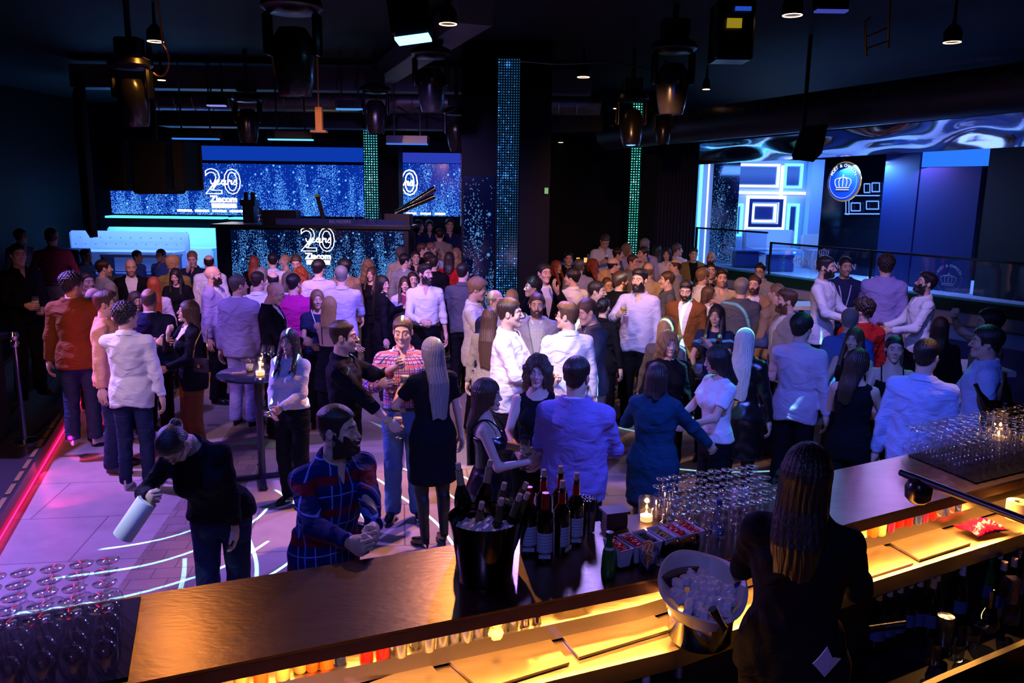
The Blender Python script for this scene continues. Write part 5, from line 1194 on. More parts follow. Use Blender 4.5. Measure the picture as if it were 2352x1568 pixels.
MB().box((-.02, -.16, .05), (.13, .01, .08)).build('vent', emat('vent_amber', (.5, .35, .02), .5), o); MB().box((.05, -.16, .17), (.14, .01, .035)).build('lens', emat('proj_blue', (.02, .08, .6), .7), o); MB().cyl((0, 0, .25), (0, 0, 1.0), .025, 8).build('drop_pole', BLK, o)
o = tag(MB().tube([Q(1990, 130, 7.6), Q(1986, 50, 7.6), Q(2000, 40, 7.6)], .012, 6).tube([Q(2040, 110, 7.6), Q(2042, 38, 7.6)], .012, 6).tube([Q(1990, 85, 7.6), Q(2038, 65, 7.6)], .01, 6).tube([Q(1990, 112, 7.6), Q(2038, 95, 7.6)], .01, 6).tube([Q(2042, 38, 7.6), Q(2042, 38, 7.6)+Vector((0, 0, .55))], .01, 6).build('lamp_bracket', mat('bracket_amber', (.5, .25, .06), .4, .8)), 'metal light bracket with amber light painted on, hanging at the upper right', 'bracket')  # amber light is put into the metal's colour
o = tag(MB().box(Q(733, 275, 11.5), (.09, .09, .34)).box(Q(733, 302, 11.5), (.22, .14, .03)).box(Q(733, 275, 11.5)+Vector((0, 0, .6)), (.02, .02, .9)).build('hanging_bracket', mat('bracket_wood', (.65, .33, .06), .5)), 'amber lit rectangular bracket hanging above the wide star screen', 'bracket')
spot('amber_bracket', (-2.4, 10.6, 4.2), tuple(Q(733, 280, 11.5)), AMB, 25, 20, .5); spot('amber_head', tuple(Q(357, 100, 8.0)+Vector((.1, -.1, 0))), tuple(Q(302, 215, 8.2)), AMB, 22, 50, .5)
c = Q(1255, 437, 10.9); o = tag(MB().box((0, 0, 0), (.05, .02, .08)).build('exit_sign', emat('exit_green', (.35, .6, .3), .6), loc=Q(1255, 438, 10.96)), 'small pale green exit sign on the dark pillar side', 'sign')
mb = MB()
for i in range(5): mb.tube([Vector(Q(820+i*46, 250+8*sin(i*2), 12.4)), Vector(Q(845+i*46, 262+6*cos(i), 12.4)), Vector(Q(866+i*46, 250+8*sin(i*2+2), 12.4))], .012, 5)
tag(mb.build('ceiling_cable', BLK2, None, True), 'loose dark cables looping above the narrow star screen', 'cable')
mb = MB()
tag(mb.tube([Q(1190, 140, 9.8), Q(1280, 148, 9.8), Q(1400, 143, 9.8), Q(1500, 160, 9.2)], .01, 5).build('ceiling_cable', BLK2, None, True), 'thin dark cable hung under the ceiling right of the tall pillar', 'cable')

c = Q(1080, 499, 16.95); o = tag(MB().box((0, 0, .12), (.34, .02, .22), bev=.005).box((0, -.10, .0), (.34, .22, .02)).build('laptop', mat('laptop_grey', (.3, .3, .34), .4), loc=c), 'open laptop with a pale screen on the small desk beside the mirror panel', 'laptop')
MB().box((0, -.012, .12), (.31, .004, .19)).build('display', emat('laptop_screen', (.75, .62, .55), .8), o)
c2 = Q(1092, 506, 17.0); tag(MB().box((0, 0, 0), (.55, .3, .06)).box((0, 0, -(c2.z)/2), (.5, .25, c2.z)).build('side_desk', BLK, loc=c2), 'small black desk with a laptop left of the tall pillar', 'desk')
tag(MB().box(Q(1114, 500, 16.86), (.09, .03, .13)).build('sticker_card', mat('card_yellow', (.8, .55, .02), .5, emit=(.5, .35, .0), estr=.4)), 'small yellow and red card at the right of the side desk', 'card')
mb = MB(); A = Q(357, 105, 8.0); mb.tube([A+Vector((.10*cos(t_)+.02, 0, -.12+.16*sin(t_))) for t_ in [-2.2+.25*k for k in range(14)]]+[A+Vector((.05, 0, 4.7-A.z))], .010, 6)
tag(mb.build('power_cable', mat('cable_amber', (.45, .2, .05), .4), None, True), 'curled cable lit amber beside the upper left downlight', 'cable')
# ================================================================== glassware and bottles
GLS = glassmat('wine_glass_clear', (1, 1, 1), 1.5, .12, .12)
def wineglass_parts(h=.20, R=.036):
    b = mesh_np('bowl', *lathe_vf([(.004, h*.50), (R*.55, h*.53), (R*.95, h*.62), (R, h*.74), (R*.86, h*.92), (R*.80, h)]), GLS)
    s_ = mesh_np('stem', *lathe_vf([(.012, .004), (.0045, .012), (.0035, h*.3), (.0045, h*.47), (.009, h*.51)], 10), GLS)
    f_ = mesh_np('foot', *lathe_vf([(.0, .004), (.012, .005), (R*.95, .0015), (R*.97, .0), (0, .0)]), GLS); return b, s_, f_
def lathe_vf(prof, n=20):
    m_ = MB().lathe(prof, n=n, cap=False); return m_.v, m_.f
def liquid(c, name='drink', rough=.05):
    return glassmat('liquid_'+name, c, 1.33, rough, .0)
LQ = {'beer': (.85, .42, .05), 'wine': (.92, .85, .45), 'red': (.25, .01, .02), 'water': (.85, .9, 1), 'dark': (.12, .03, .01)}
_P = {}
def held(kind, pos, label, D=8, static=False):
    h = .20 if kind != 'tumbler' else .12
    key = ('gl', kind)
    if key not in _P:
        r = empty('tumbler' if kind == 'tumbler' else 'stemmed_glass'); parts = []
        if kind == 'tumbler': parts.append(('bowl', mesh_np('bowl', *lathe_vf([(0, 0), (.032, .0), (.038, .12)]), GLS)))
        else: parts = list(zip(('bowl', 'stem', 'foot'), wineglass_parts(.20, .038)))
        for n_, me in parts: link(n_, me, r)
        k = kind if kind != 'tumbler' else 'wine'; cc = LQ.get(k, LQ['wine'])
        prof = [(0, .104), (.019, .107), (.034, .124), (.0365, .150), (0, .150)] if kind != 'tumbler' else [(0, .01), (.031, .01), (.035, .07), (0, .07)]
        if kind in ('beer', 'wine', 'red', 'water', 'dark', 'tumbler'):
            m_ = mat('drink_'+k, cc, .08, 0, spec=.5); link('drink', mesh_np('drink', *lathe_vf(prof), m_), r)
        if kind == 'beer': link('foam', mesh_np('foam', *lathe_vf([(0, .150), (.0365, .150), (.0355, .163), (0, .165)]), mat('foam', (.85, .8, .7), .7)), r)
        _P[key] = r; o = r
    else: o = dup(_P[key])
    o.location = Vector(pos)-Vector((0, 0, (.12 if static else .080) if kind != 'tumbler' else .06)); tag(o, label, 'glass'); return o

def bottle(name, prof, m, label, cat, loc, capm=None, capz=None, labm=None, labz=None, n=20, rot=None, parent=None, cork=None, group=None):
    r = empty(name, loc, 0, label, cat, group)
    if rot is not None: r.rotation_euler = rot
    MB().lathe(prof, n=n).build('glass_body', m, r, True)
    if capm: 
        z0, z1 = capz; rr = np.interp((z0+z1)/2, [p[1] for p in prof], [p[0] for p in prof])+.0012
        MB().lathe([(rr+.002, z0), (rr, z1-.003), (rr, z1), (0, z1+.001)], n=n).build('capsule', capm, r, True)
    if labm:
        z0, z1 = labz; rr = np.interp((z0+z1)/2, [p[1] for p in prof], [p[0] for p in prof])+.0012; V = []; F = []
        for i in range(17): a = radians(-150+120*i/16); V += [(rr*cos(a), rr*sin(a), z0), (rr*cos(a), rr*sin(a), z1)]
        link('label', mesh_np('label', V, [(2*i, 2*i+2, 2*i+3, 2*i+1) for i in range(16)], labm), r)
    if cork: MB().lathe([(.0105, cork), (.0125, cork+.012), (.0115, cork+.034), (0, cork+.035)], n=14).build('cork', mat('cork', (.62, .46, .34), .8), r, True)
    return r
BORD = [(0, 0), (.036, 0), (.0375, .004), (.0375, .19), (.034, .212), (.0145, .238), (.0135, .295), (.0150, .297), (.0150, .305), (0, .305)]
BURG = [(0, 0), (.040, 0), (.0415, .006), (.0415, .14), (.034, .185), (.0155, .235), (.0135, .29), (.015, .292), (.015, .30), (0, .30)]
DKG = mat('dark_bottle_glass', (.004, .007, .004), .04, 0, spec=.8); GRG = mat('green_bottle_glass', (.01, .16, .03), .05, 0, spec=.8)
def paper(nm, col=(.62, .66, .78)):
    k = 'paper_'+nm
    if k in MATS: return MATS[k]
    m, nt, b = nodes(k); tc = N(nt, 'ShaderNodeTexCoord'); wv = N(nt, 'ShaderNodeTexWave', bands_direction='Z'); wv.inputs['Scale'].default_value = 22; wv.inputs['Distortion'].default_value = 1.5
    nt.links.new(tc.outputs['Object'], wv.inputs[0]); mr = N(nt, 'ShaderNodeMapRange'); mr.inputs[1].default_value = .82; mr.inputs[2].default_value = .9; nt.links.new(wv.outputs['Fac'], mr.inputs[0])
    mx = N(nt, 'ShaderNodeMix', data_type='RGBA'); mx.inputs[6].default_value = (*col, 1); mx.inputs[7].default_value = (*[c*.45 for c in col], 1); nt.links.new(mr.outputs[0], mx.inputs[0]); nt.links.new(mx.outputs[2], b.inputs['Base Color']); b.inputs['Roughness'].default_value = .6
    MATS[k] = m; return m

# ================================================================== the bar
CZ = 1.20
near = [(-3.6, 1.323), (-.971, 2.411), (.62, 3.070), (1.69, 3.675), (2.941, 4.337), (5.2, 5.51)]
far = [(-4.4, 1.66), (-1.446, 2.875), (.534, 3.685), (1.25, 4.06), (1.93, 4.440), (2.433, 4.705), (4.9, 5.99)]
COUNTER = mat('counter_steel', (.24, .17, .145), .29, 1.0, bump=.05, bscale=22, var=.25, vscale=5, stretch=(1, 3, 1)); APRON = mat('counter_apron', (.09, .03, .035), .4, .3)
def ring(near, far): return list(near)+list(reversed(far))
ct = empty('bar_counter', (0, 3.0, 0), 0, 'long brushed steel bar counter bending across the foreground', 'counter'); inv = Matrix.Translation(-ct.location)
def under(o, par): o.parent = par; o.matrix_local = inv; return o
under(MB().prism(ring(near, far), CZ-.012, CZ).build('worktop', COUNTER), ct)
under(MB().prism(ring(near, far), CZ-.062, CZ-.013).build('apron', APRON), ct)
def shift(P, d):
    out = []
    for i, p_ in enumerate(P):
        a = Vector(P[max(i-1, 0)]); b_ = Vector(P[min(i+1, len(P)-1)]); t_ = (b_-a).normalized(); n_ = Vector((-t_.y, t_.x)); q = Vector(p_)+n_*d; out.append((q.x, q.y))
    return out
under(MB().prism(ring(shift(near, .44), shift(far, -.06)), 0, CZ-.063).build('front_panel', mat('bar_front', (.03, .02, .02), .4)), ct)
ws = empty('back_counter', (0, 2.9, 0), 0, 'amber lit steel work surface with inset covers behind the bar', 'counter'); inv = Matrix.Translation(-ws.location)
WSM = mat('work_steel', (.72, .64, .56), .30, 1.0, bump=.12, bscale=4, var=.10, vscale=4, stretch=(1, 4, 1))
under(MB().prism(ring(shift(near, .14), shift(near, .435)), .955, 1.0).build('shelf', WSM), ws)
under(MB().prism(ring(shift(near, .125), shift(near, .14)), .94, 1.012).build('shelf_lip', mat('lip_steel', (.65, .6, .65), .3, 1)), ws)
under(MB().prism(ring(shift(near, -.115), shift(near, .125)), .90, .93).build('worktop', WSM), ws)
under(MB().prism(ring(shift(near, -.135), shift(near, -.110)), .86, .945).build('front_edge', WSM), ws)
under(MB().prism(ring(shift(near, -.10), shift(near, .43)), .0, .898).build('base', mat('base_black', (.01, .01, .014), .4)), ws)
def tray(pts, lab):
    P_ = [G(x, y, .945) for x, y in pts]; c = sum(P_, Vector())/4; r = tag(MB().prism([(q.x-c.x, q.y-c.y) for q in P_][::-1], -.012, 0).build('tray_cover', WSM, loc=c), lab, 'tray'); return r
tray([(1018, 1507), (1245, 1443), (1308, 1520), (1105, 1582)], 'steel well cover in the middle of the amber work surface')
tray([(1272, 1438), (1475, 1388), (1538, 1445), (1330, 1508)], 'steel well cover just left of the ice tub')
tray([(800, 1585), (985, 1518), (1040, 1590), (880, 1650)], 'steel well cover cut off by the bottom frame edge, left of the others')
tray([(1930, 1275), (2020, 1246), (2098, 1292), (1985, 1328)], 'steel well cover beside the dark bartender, at her right')
tray([(2034, 1240), (2148, 1206), (2230, 1246), (2112, 1284)], 'steel well cover left of the red packet')
# light lines under the counter lip
def strip(a, b_, e, w_=.03):
    a, b_ = Vector(a), Vector(b_); m_ = (a+b_)/2; o = area('bar_amber_strip', tuple(m_), tuple(m_+Vector((0, 0, -1))), (1.0, .38, .06), e, 1, 1)
    o.data.size = (b_-a).length; o.data.size_y = w_; o.rotation_euler = (radians(-16), 0, atan2((b_-a).y, (b_-a).x))
    return o
sn = shift(near, .02); ext = lambda p_, z=1.132: (p_[0], p_[1], z)
sb = shift(near, .30); strip(ext(sb[1]), ext(sb[2]), 4.5); strip(ext(sb[2]), ext(sb[3]), 3); strip(ext(sb[3]), ext(sb[4]), 4.5)  # rear strips added to brighten the cans
strip(ext(sn[1]), ext(sn[2]), 26); strip(ext(sn[0]), ext(sn[1]), 8); strip(ext(sn[2]), ext(sn[3]), 20); strip(ext(sn[3]), ext(sn[4]), 26); strip(ext(sn[4]), ext(sn[5]), 20)
# cans on the shelf
CANP = [(0, 0), (.020, 0), (.0265, .008), (.0265, .118), (.021, .13), (0, .13)]
canc = {'silver': ((.55, .58, .75), .25, .9), 'red': (( .75, .02, .03), .3, .4), 'orange': ((.85, .22, .05), .35, .3), 'blue': ((.03, .06, .4), .3, .5), 'cream': ((.8, .6, .3), .4, .1), 'purple': ((.25, .02, .2), .3, .5)}
def can(px, py, kind, label, z=1.0, S=1.0):
    c = G(px, py, z); r = empty('drink_can', c, 0, label, 'can', None); r.scale = (S, S, 1)
    MB().lathe(CANP, n=18).build('body', mat('can_'+kind, canc[kind][0], canc[kind][1], canc[kind][2]), r, True); MB().lathe([(.018, .1305), (.020, .133), (.0215, .131)], n=18, cap=False).build('rim', CHROME, r, True); return r
C1 = [(555, 1579, 'cream'), (600, 1572, 'orange'), (650, 1562, 'cream'), (690, 1541, 'cream'), (718, 1538, 'orange'), (750, 1536, 'orange'), (781, 1522, 'blue'), (842, 1518, 'red'), (879, 1513, 'red'), (900, 1500, 'silver'), (920, 1507, 'silver'), (955, 1482, 'silver'), (984, 1494, 'silver'), (1015, 1484, 'silver'), (1042, 1475, 'silver'), (1070, 1473, 'silver'), (1097, 1463, 'silver'), (1116, 1450, 'silver'), (1150, 1450, 'silver'), (1176, 1442, 'silver')]
C2 = [(2003, 1232, 'orange'), (2022, 1229, 'cream'), (2042, 1221, 'purple'), (2062, 1211, 'red'), (2084, 1207, 'red'), (2104, 1203, 'blue'), (2120, 1198, 'purple'), (2137, 1193, 'red'), (2152, 1186, 'silver'), (2166, 1184, 'blue'), (2180, 1178, 'silver'), (2196, 1172, 'blue')]
prev = 'the bottom edge of the picture'
for k, (x, y, kd) in enumerate(C1): can(x, y, kd, '%s drink can on the amber shelf %s' % (kd, ['far left, cut by the frame edge', 'second from the left', 'with dark lettering, third from the left', 'small one behind, right of the lettered can', 'left of the orange pair', 'right of the orange pair', 'alone right of the orange pair', 'left of the red pair', 'right of the red pair', 'half hidden right of the red pair', 'first of the long silver row', 'behind the silver row, near its left end', 'third along the silver row', 'fourth along the silver row', 'fifth along the silver row', 'sixth along the silver row', 'seventh along the silver row', 'half hidden left of the last silver can', 'beside the crumpled white paper', 'rightmost, next to the metal bowl'][k]))
for k, (x, y, kd) in enumerate(C2): can(x, y, kd, '%s can on the right hand shelf, %s' % (kd, ['first beside the bartender', 'with a printed fruit, second from the bartender', 'third from the bartender', 'left of the red pair', 'right of the red pair', 'just past the red pair', 'sixth before the glass rack', 'last red one', 'small one after the last red', 'between two silver ones', 'near the right end', 'rightmost under the counter'][k]))
c = G(1138, 1462, 1.0); o = tag(MB().lathe([(0, 0), (.03, .0), (.034, .02), (.022, .045), (.030, .06), (.0, .07)], c, 7).build('paper_ball', mat('paper_white', (.8, .75, .7), .8)), 'crumpled white paper between silver cans on the shelf', 'paper')
c = G(1205, 1440, 1.0); o = tag(MB().lathe([(0, 0), (.022, .0), (.018, .03), (.024, .05), (.01, .07)], c, 9).lathe([(0, 0), (.022, 0), (.016, .04), (0, .05)], c+Vector((.05, .02, 0)), 9).build('jigger', CHROME, None, True), 'small chrome jigger lying right of the silver cans', 'tool')
c = G(1298, 1402, .945); o = tag(MB().lathe([(0, .0), (.04, .0), (.09, .04), (.118, .105), (.122, .107), (.112, .10), (.085, .045), (.035, .008), (0, .008)], c, 32).build('mixing_bowl', CHROME, None, True), 'shiny round metal bowl half hidden under the counter edge', 'bowl')

# --- wine bucket with bottles in ice
BK = G(1113, 1326, CZ); bz = .27
bk = empty('ice_bucket', BK, 0, 'large dark polished wine bucket full of ice and bottles on the steel counter', 'bucket')
MB().lathe([(0, 0), (.108, 0), (.114, .01), (.120, .10), (.138, .22), (.150, .27), (.153, .272), (.147, .268), (.135, .22), (.117, .10), (.110, .02), (0, .02)], n=40).build('bucket_body', mat('bucket_dark', (.12, .10, .11), .09, 1.0), bk, True)
def ice_heap(par, R, z, hh, seed, m, h=.008, name='ice'):
    rnd = random.Random(seed); X_, Y_, Z_, l0, n0 = grid((-R, -R, z-.03), (R, R, z+hh+.03), h)
    zt = z+hh*(1-(X_**2+Y_**2)/(R*R*1.3))+.010*np.sin(X_*95+seed)*np.sin(Y_*88)+.006*np.sin(X_*210)*np.sin(Y_*190+2); d = smax(Z_-zt, np.sqrt(X_**2+Y_**2)-R*.96, .01); d = np.maximum(d, z-.02-Z_)
    V, F = nets(d.astype(np.float32), l0, h); o = link(name, mesh_np(name, V, F, m), par); o['kind'] = 'stuff'; return o
ICE = mat('crushed_ice', (.78, .74, .82), .35, 0, bump=1, bscale=90); ice_heap(bk, .138, .20, .035, 3, ICE)
LBL = paper('label', (.55, .60, .80)); RCAP = mat('capsule_red', (.38, .01, .015), .4, .3); GCAP = mat('capsule_olive', (.10, .085, .03), .45, .2); TCAP = mat('capsule_tan', (.45, .28, .17), .45)
for k, (px, py, dx, cp, tilt, tz) in enumerate(((1054, 1078, -.09, TCAP, (.05, -.12, 0), .36), (1124, 1072, .02, TCAP, (-.04, .15, 0), .37), (1156, 1124, .05, GCAP, (.10, .18, 0), .33), (1203, 1123, .10, GCAP, (-.05, .42, 0), .31), (1150, 1160, .04, GCAP, (.12, .14, 0), .32), (1190, 1150, .08, GCAP, (.02, .30, 0), .31), (1207, 1146, .11, GCAP, (.1, .36, 0), .30), (1105, 1168, -.02, GCAP, (.22, .14, 0), .29))):
    top = G(px, py, CZ+tz); v = Vector((sin(tilt[1]), -sin(tilt[0]), 1)).normalized(); base = top-v*.30; q = v.to_track_quat('Z', 'Y').to_euler()
    bottle('wine_bottle', BURG, DKG, 'white wine bottle in the ice bucket, ' + ['leftmost, with a tan capsule', 'tall tan one at the back', 'olive capsule, in the middle', 'leaning far right at the back', 'olive capsule, right of the front centre', 'leaning right beside the red wines', 'rightmost, leaning on the rim', 'lowest one at the front'][k], 'bottle', base, cp, (.215, .298), None, None, 16, q, cork=.298)
for k, (px, pyb, red, lab) in enumerate(((1213, 1268, 0, 'red wine bottle with a sealed red capsule, nearest the ice bucket'), (1250, 1284, 0, 'red wine bottle with a sealed red capsule, front one with the full label'), (1246, 1238, 1, 'opened red wine bottle with a cork, behind the two sealed ones'), (1284, 1228, 1, 'opened red wine bottle with a cork, rearmost of the six'), (1288, 1269, 1, 'opened red wine bottle with its label turned aside, second from the right'), (1320, 1247, 1, 'opened red wine bottle with a cork, rightmost of the six'))):
    c = G(px, pyb, CZ); bt = bottle('wine_bottle', BORD, DKG, lab, 'bottle', c, RCAP, (.235, .306 if not red else .285), LBL, (.045, .135), 20, cork=.303 if red else None)
    if k == 4: bt.rotation_euler = (0, 0, radians(55))
    MB().box((0, -.0385, .030), (.052, .002, .020)).build('lower_label', LBL, bt)
# --- straws, box, candle glasses, card
c = G(1347, 1222, CZ); r = empty('straw_holder', c, 0, 'glass packed with short black straws beside the red wines', 'holder')
MB().lathe([(0, 0), (.038, 0), (.040, .12)], n=24, cap=False).build('glass', GLS, r, True)
mb = MB(); rnd = random.Random(2)
for i in range(90):
    a = rnd.random()*2*pi; q = sqrt(rnd.random())*.034; q2 = q*1.35; hh = .165+.01*rnd.random(); mb.tube([(q*cos(a), q*sin(a), .008), (q2*cos(a), q2*sin(a), hh)], .0028, 6)
tag(mb.build('straws', mat('straw_black', (.015, .012, .02), .3, spec=.8), r, True), 'packed black straws', None, None, 'stuff')
c = G(1410, 1205, CZ); tag(MB().box((0, 0, .035), (.11, .09, .07), bev=.006).box((0, 0, .075), (.12, .10, .012)).build('napkin_box', mat('box_brown', (.035, .015, .015), .5), loc=c, rot=(0, 0, .3)), 'dark brown napkin box behind the green water bottle', 'box')
def candle(px, py, z, lab, lit=True, S=1.0, name='candle_glass'):
    c = G(px, py, z); r = empty(name, c, 0, lab, 'candle'); r.scale = (S, S, S)
    MB().lathe([(0, 0), (.036, 0), (.040, .004), (.042, .12)], n=24, cap=False).build('glass', GLS, r, True)
    MB().lathe([(0, .004), (.029, .004), (.030, .030), (.0, .030)], n=20).build('wax', mat('wax_lit', (.95, .8, .6), .5, emit=(1, .45, .12), estr=1.6) if lit else mat('wax_dark', (.08, .03, .02), .3), r, True)
    if lit:
        MB().lathe([(0, .030), (.005, .036), (.006, .044), (.0, .060)], n=10).build('flame', emat('flame', (1, .55, .18), 26), r, True)
        ld = bpy.data.lights.new('candle_light', 'POINT'); ld.color = (1, .5, .18); ld.energy = .8; ld.shadow_soft_size = .01; lo_ = bpy.data.objects.new('candle_light', ld); COL.objects.link(lo_); lo_.location = c+Vector((0, 0, .075*S))
    return r
candle(1484, 1196, CZ, 'lit candle in a clear glass beside the upturned wine glasses'); candle(1517, 1190, CZ, 'unlit dark candle glass right of the lit one', False)
c = G(1553, 1192, CZ); tag(MB().box((0, 0, .05), (.058, .004, .10), bev=.001).build('card', mat('card_white', (.62, .60, .80), .6), loc=c, rot=(radians(-14), 0, radians(12))), 'plain white card standing behind the garnish tubs', 'card')
# --- garnish tubs
ud = Vector((.924, .382, 0)); 
FRUIT = {}
def blob(name, r, m, seed, sq=(1, 1, 1)):
    X_, Y_, Z_, l0, n0 = grid((-r*1.4,)*3, (r*1.4,)*3, r/5); d = ell(X_, Y_, Z_, (0, 0, 0), (r*sq[0], r*sq[1], r*sq[2]))+r*.12*np.sin(X_*3.3/r+seed)*np.sin(Y_*3/r+1); V, F = nets(d.astype(np.float32), l0, r/5); return mesh_np(name, V, F, m)
RED = mat('fruit_red', (.72, .015, .02), .3); berry = blob('strawberry', .014, RED, 1, (1, .8, 1.1))
def slice_mesh(name, rim, flesh, R=.019):
    mb = MB().lathe([(0, 0), (R*.88, 0), (R*.88, .0045), (0, .0045)], n=20, mi=0).lathe([(R*.87, -.0004), (R, 0), (R, .0045), (R*.87, .005)], n=20, mi=1, cap=False); return mesh_np(name, mb.v, mb.f, [flesh, rim], False, mb.m)
cuc = slice_mesh('cucumber_slice', mat('cuc_rim', (.05, .09, .04), .5), mat('cuc_flesh', (.62, .60, .42), .4)); lim = slice_mesh('lime_slice', mat('lime_rim', (.55, .50, .15), .5), mat('lime_flesh', (.68, .58, .36), .4), .021); org = slice_mesh('orange_slice', mat('orange_rim', (.85, .75, .6), .5), mat('orange_flesh', (.9, .22, .04), .35), .026)
GAR = [(1420, 1248), (1454, 1239), (1487, 1231), (1520, 1222), (1553, 1215), (1583, 1208)]
rnd = random.Random(7)
for k, (px, py) in enumerate(GAR):
    c = G(px, py, CZ+.095); c.z = CZ; what = ['strawberries', 'strawberries', 'dark rimmed cucumber slices', 'pale lime slices', 'strawberries', 'strawberries'][k]
    r = empty('garnish_tub', c, radians(22+6), 'white garnish tub of %s, %s' % (what, ['leftmost of the six', 'second from the left', 'third from the left', 'fourth from the left', 'fifth from the left', 'rightmost of the six'][k]), 'tub')
    W_, L_ = .031, .066; mb = MB(); V = []
    for z_, s_ in ((.012, .80), (.088, 1.0), (.093, 1.06), (.096, 1.04), (.094, .96), (.02, .75)):
        V += [(sx*W_*s_, sy*L_*s_, z_) for sx, sy in ((-1, -1), (1, -1), (1, 1), (-1, 1))]
    F = [(3, 2, 1, 0), (20, 21, 22, 23)]+[(a*4+b_, a*4+(b_+1) % 4, (a+1)*4+(b_+1) % 4, (a+1)*4+b_) for a in range(5) for b_ in range(4)]
    mb.add(V, F).build('tub_body', mat('tub_white', (.72, .66, .82), .4), r)
    base = r.matrix_basis if False else Matrix.Translation(c) @ Matrix.Rotation(radians(28), 4, 'Z')
    for j in range(11 if k not in (2, 3) else 8):
        if k in (2, 3):
            me = cuc if k == 2 else lim; nm = 'cucumber_slice' if k == 2 else 'lime_slice'
            M = base @ Matrix.Translation((rnd.uniform(-.006, .006), -.042+j*.012, .078+.004*rnd.random())) @ Matrix.Rotation(radians(-48+rnd.uniform(-10, 10)), 4, 'X') @ Matrix.Rotation(rnd.uniform(-.3, .3), 4, 'Y')
        else:
            me = berry; nm = 'strawberry'; M = base @ Matrix.Translation((rnd.uniform(-.014, .014), -.05+j*.010, .080+.008*rnd.random())) @ Matrix.Rotation(rnd.uniform(0, 6), 4, 'Z') @ Matrix.Rotation(rnd.uniform(-1, 1), 4, 'X')
        o = link(nm, me); o.matrix_world = M
        tag(o, ['red cut strawberry in the leftmost garnish tub', 'red cut strawberry in the second garnish tub from the left', 'cucumber slice with a dark rim in the third garnish tub', 'pale lime slice fanned in the fourth garnish tub', 'red cut strawberry in the fifth garnish tub from the left', 'red cut strawberry in the rightmost garnish tub'][k], 'fruit', ['strawberries in the leftmost tub', 'strawberries in the second tub', 'cucumber slices', 'lime slices', 'strawberries in the fifth tub', 'strawberries in the rightmost tub'][k])
p_ = G(1500, 1262, CZ); tag(MB().box((0, 0, .045), (.42, .13, .085), bev=.01).build('tub_holder', mat('holder_steel', (.25, .22, .3), .15, 1), loc=(G(1501, 1228, CZ+.095).x, G(1501, 1228, CZ+.095).y, CZ), rot=(0, 0, radians(22+3))), 'polished steel trough holding the six garnish tubs', 'tray')
# --- water bottle green, orange glass, plastic bottle, lids
WB = [(0, 0), (.028, 0), (.031, .006), (.032, .03), (.030, .08), (.027, .11), (.013, .15), (.0125, .185), (.0145, .187), (.0145, .195), (0, .195)]
bt = bottle('water_bottle', WB, GRG, 'small green glass water bottle in front of the garnish tubs', 'bottle', G(1397, 1322, CZ), mat('cap_dark', (.02, .06, .05), .4), (.178, .196), paper('small_label', (.6, .65, .75)), (.115, .135))
r = empty('orange_glass', G(1487, 1305, CZ), 0, 'tumbler full of orange slices at the counter edge', 'glass'); MB().lathe([(0, .0), (.036, 0), (.040, .012), (.043, .095), (.041, .095), (.037, .016), (0, .014)], n=24).build('tumbler', glassmat('thick_glass', (.85, .9, 1), 1.5, .02, .08), r, True)
for j in range(9):
    o = link('orange_slice', org); o.matrix_world = Matrix.Translation(Vector(r.location)+Vector((rnd.uniform(-.012, .012), rnd.uniform(-.014, .010), .036+j*.0078))) @ Matrix.Rotation(rnd.uniform(0, 6), 4, 'Z') @ Matrix.Rotation(radians(rnd.uniform(45, 80)), 4, 'X'); tag(o, 'orange slice with a pale rind in the tumbler at the counter edge', 'fruit', 'orange slices in the tumbler')
PB = [(0, 0), (.028, 0), (.032, .01), (.032, .05), (.030, .055), (.032, .09), (.030, .10), (.031, .12), (.020, .165), (.013, .18), (.013, .195), (0, .195)]
bt = bottle('plastic_bottle', PB, glassmat('plastic_clear', (.75, .85, 1), 1.45, .08, .10), 'clear plastic water bottle with a blue label beside the upturned glasses', 'bottle', G(1646, 1240, CZ), mat('cap_blue', (.02, .08, .4), .4), (.178, .2), paper('blue_label', (.25, .35, .8)), (.03, .085))
candle(2292, 1012, CZ, 'glowing amber candle glass among the glasses on the right mat', True, 1.2)
c = G(1700, 1168, CZ); tag(MB().lathe([(0, 0), (.036, .0), (.04, .02), (.04, .09), (.037, .10), (.03, .105), (.03, .085), (0, .085)], c, 24).build('paper_cup', mat('cup_white', (.7, .68, .8), .5), None, True), 'small white pot behind the plastic bottle beside the bartender', 'cup')
c = G(1517, 1290, CZ); tag(MB().lathe([(0, 0), (.045, 0), (.05, .004), (.0, .006)], c, 24).build('saucer', mat('saucer', (.4, .38, .42), .3), None, True), 'small grey saucer between the orange tumbler and the ice tub', 'plate')
# --- ice tub
IC = G(1614, 1338, 1.20); ib = empty('ice_tub', (IC.x, IC.y, .95), 0, 'white tub of ice cubes set in a shiny steel pot on the work surface', 'bucket')
MB().lathe([(0, 0), (.118, .0), (.128, .012), (.134, .118), (.140, .122), (.134, .126), (.11, .124)], n=40).build('steel_pot', CHROME, ib, True)
mb = MB(); V = []; n_ = 48
prf = [(.10, .10), (.138, .155), (.172, .232), (.178, .240), (.172, .241), (.163, .232), (.132, .16), (.09, .12), (.0, .115)]
for r_i, z_i in prf:
    for k in range(n_):
        a = 2*pi*k/n_; V.append((r_i*cos(a)*(1+.03*cos(2*a)), r_i*sin(a), z_i+(.085*sin(a)*(r_i/.19)**2 if r_i > .10 else 0)+.012*sin(3*a+1)*(r_i > .17)))
F = [(j*n_+k, j*n_+(k+1) % n_, (j+1)*n_+(k+1) % n_, (j+1)*n_+k) for j in range(len(prf)-1) for k in range(n_)]
mb.add(V, F).build('white_liner', mat('liner_white', (.74, .70, .76), .45), ib, True)
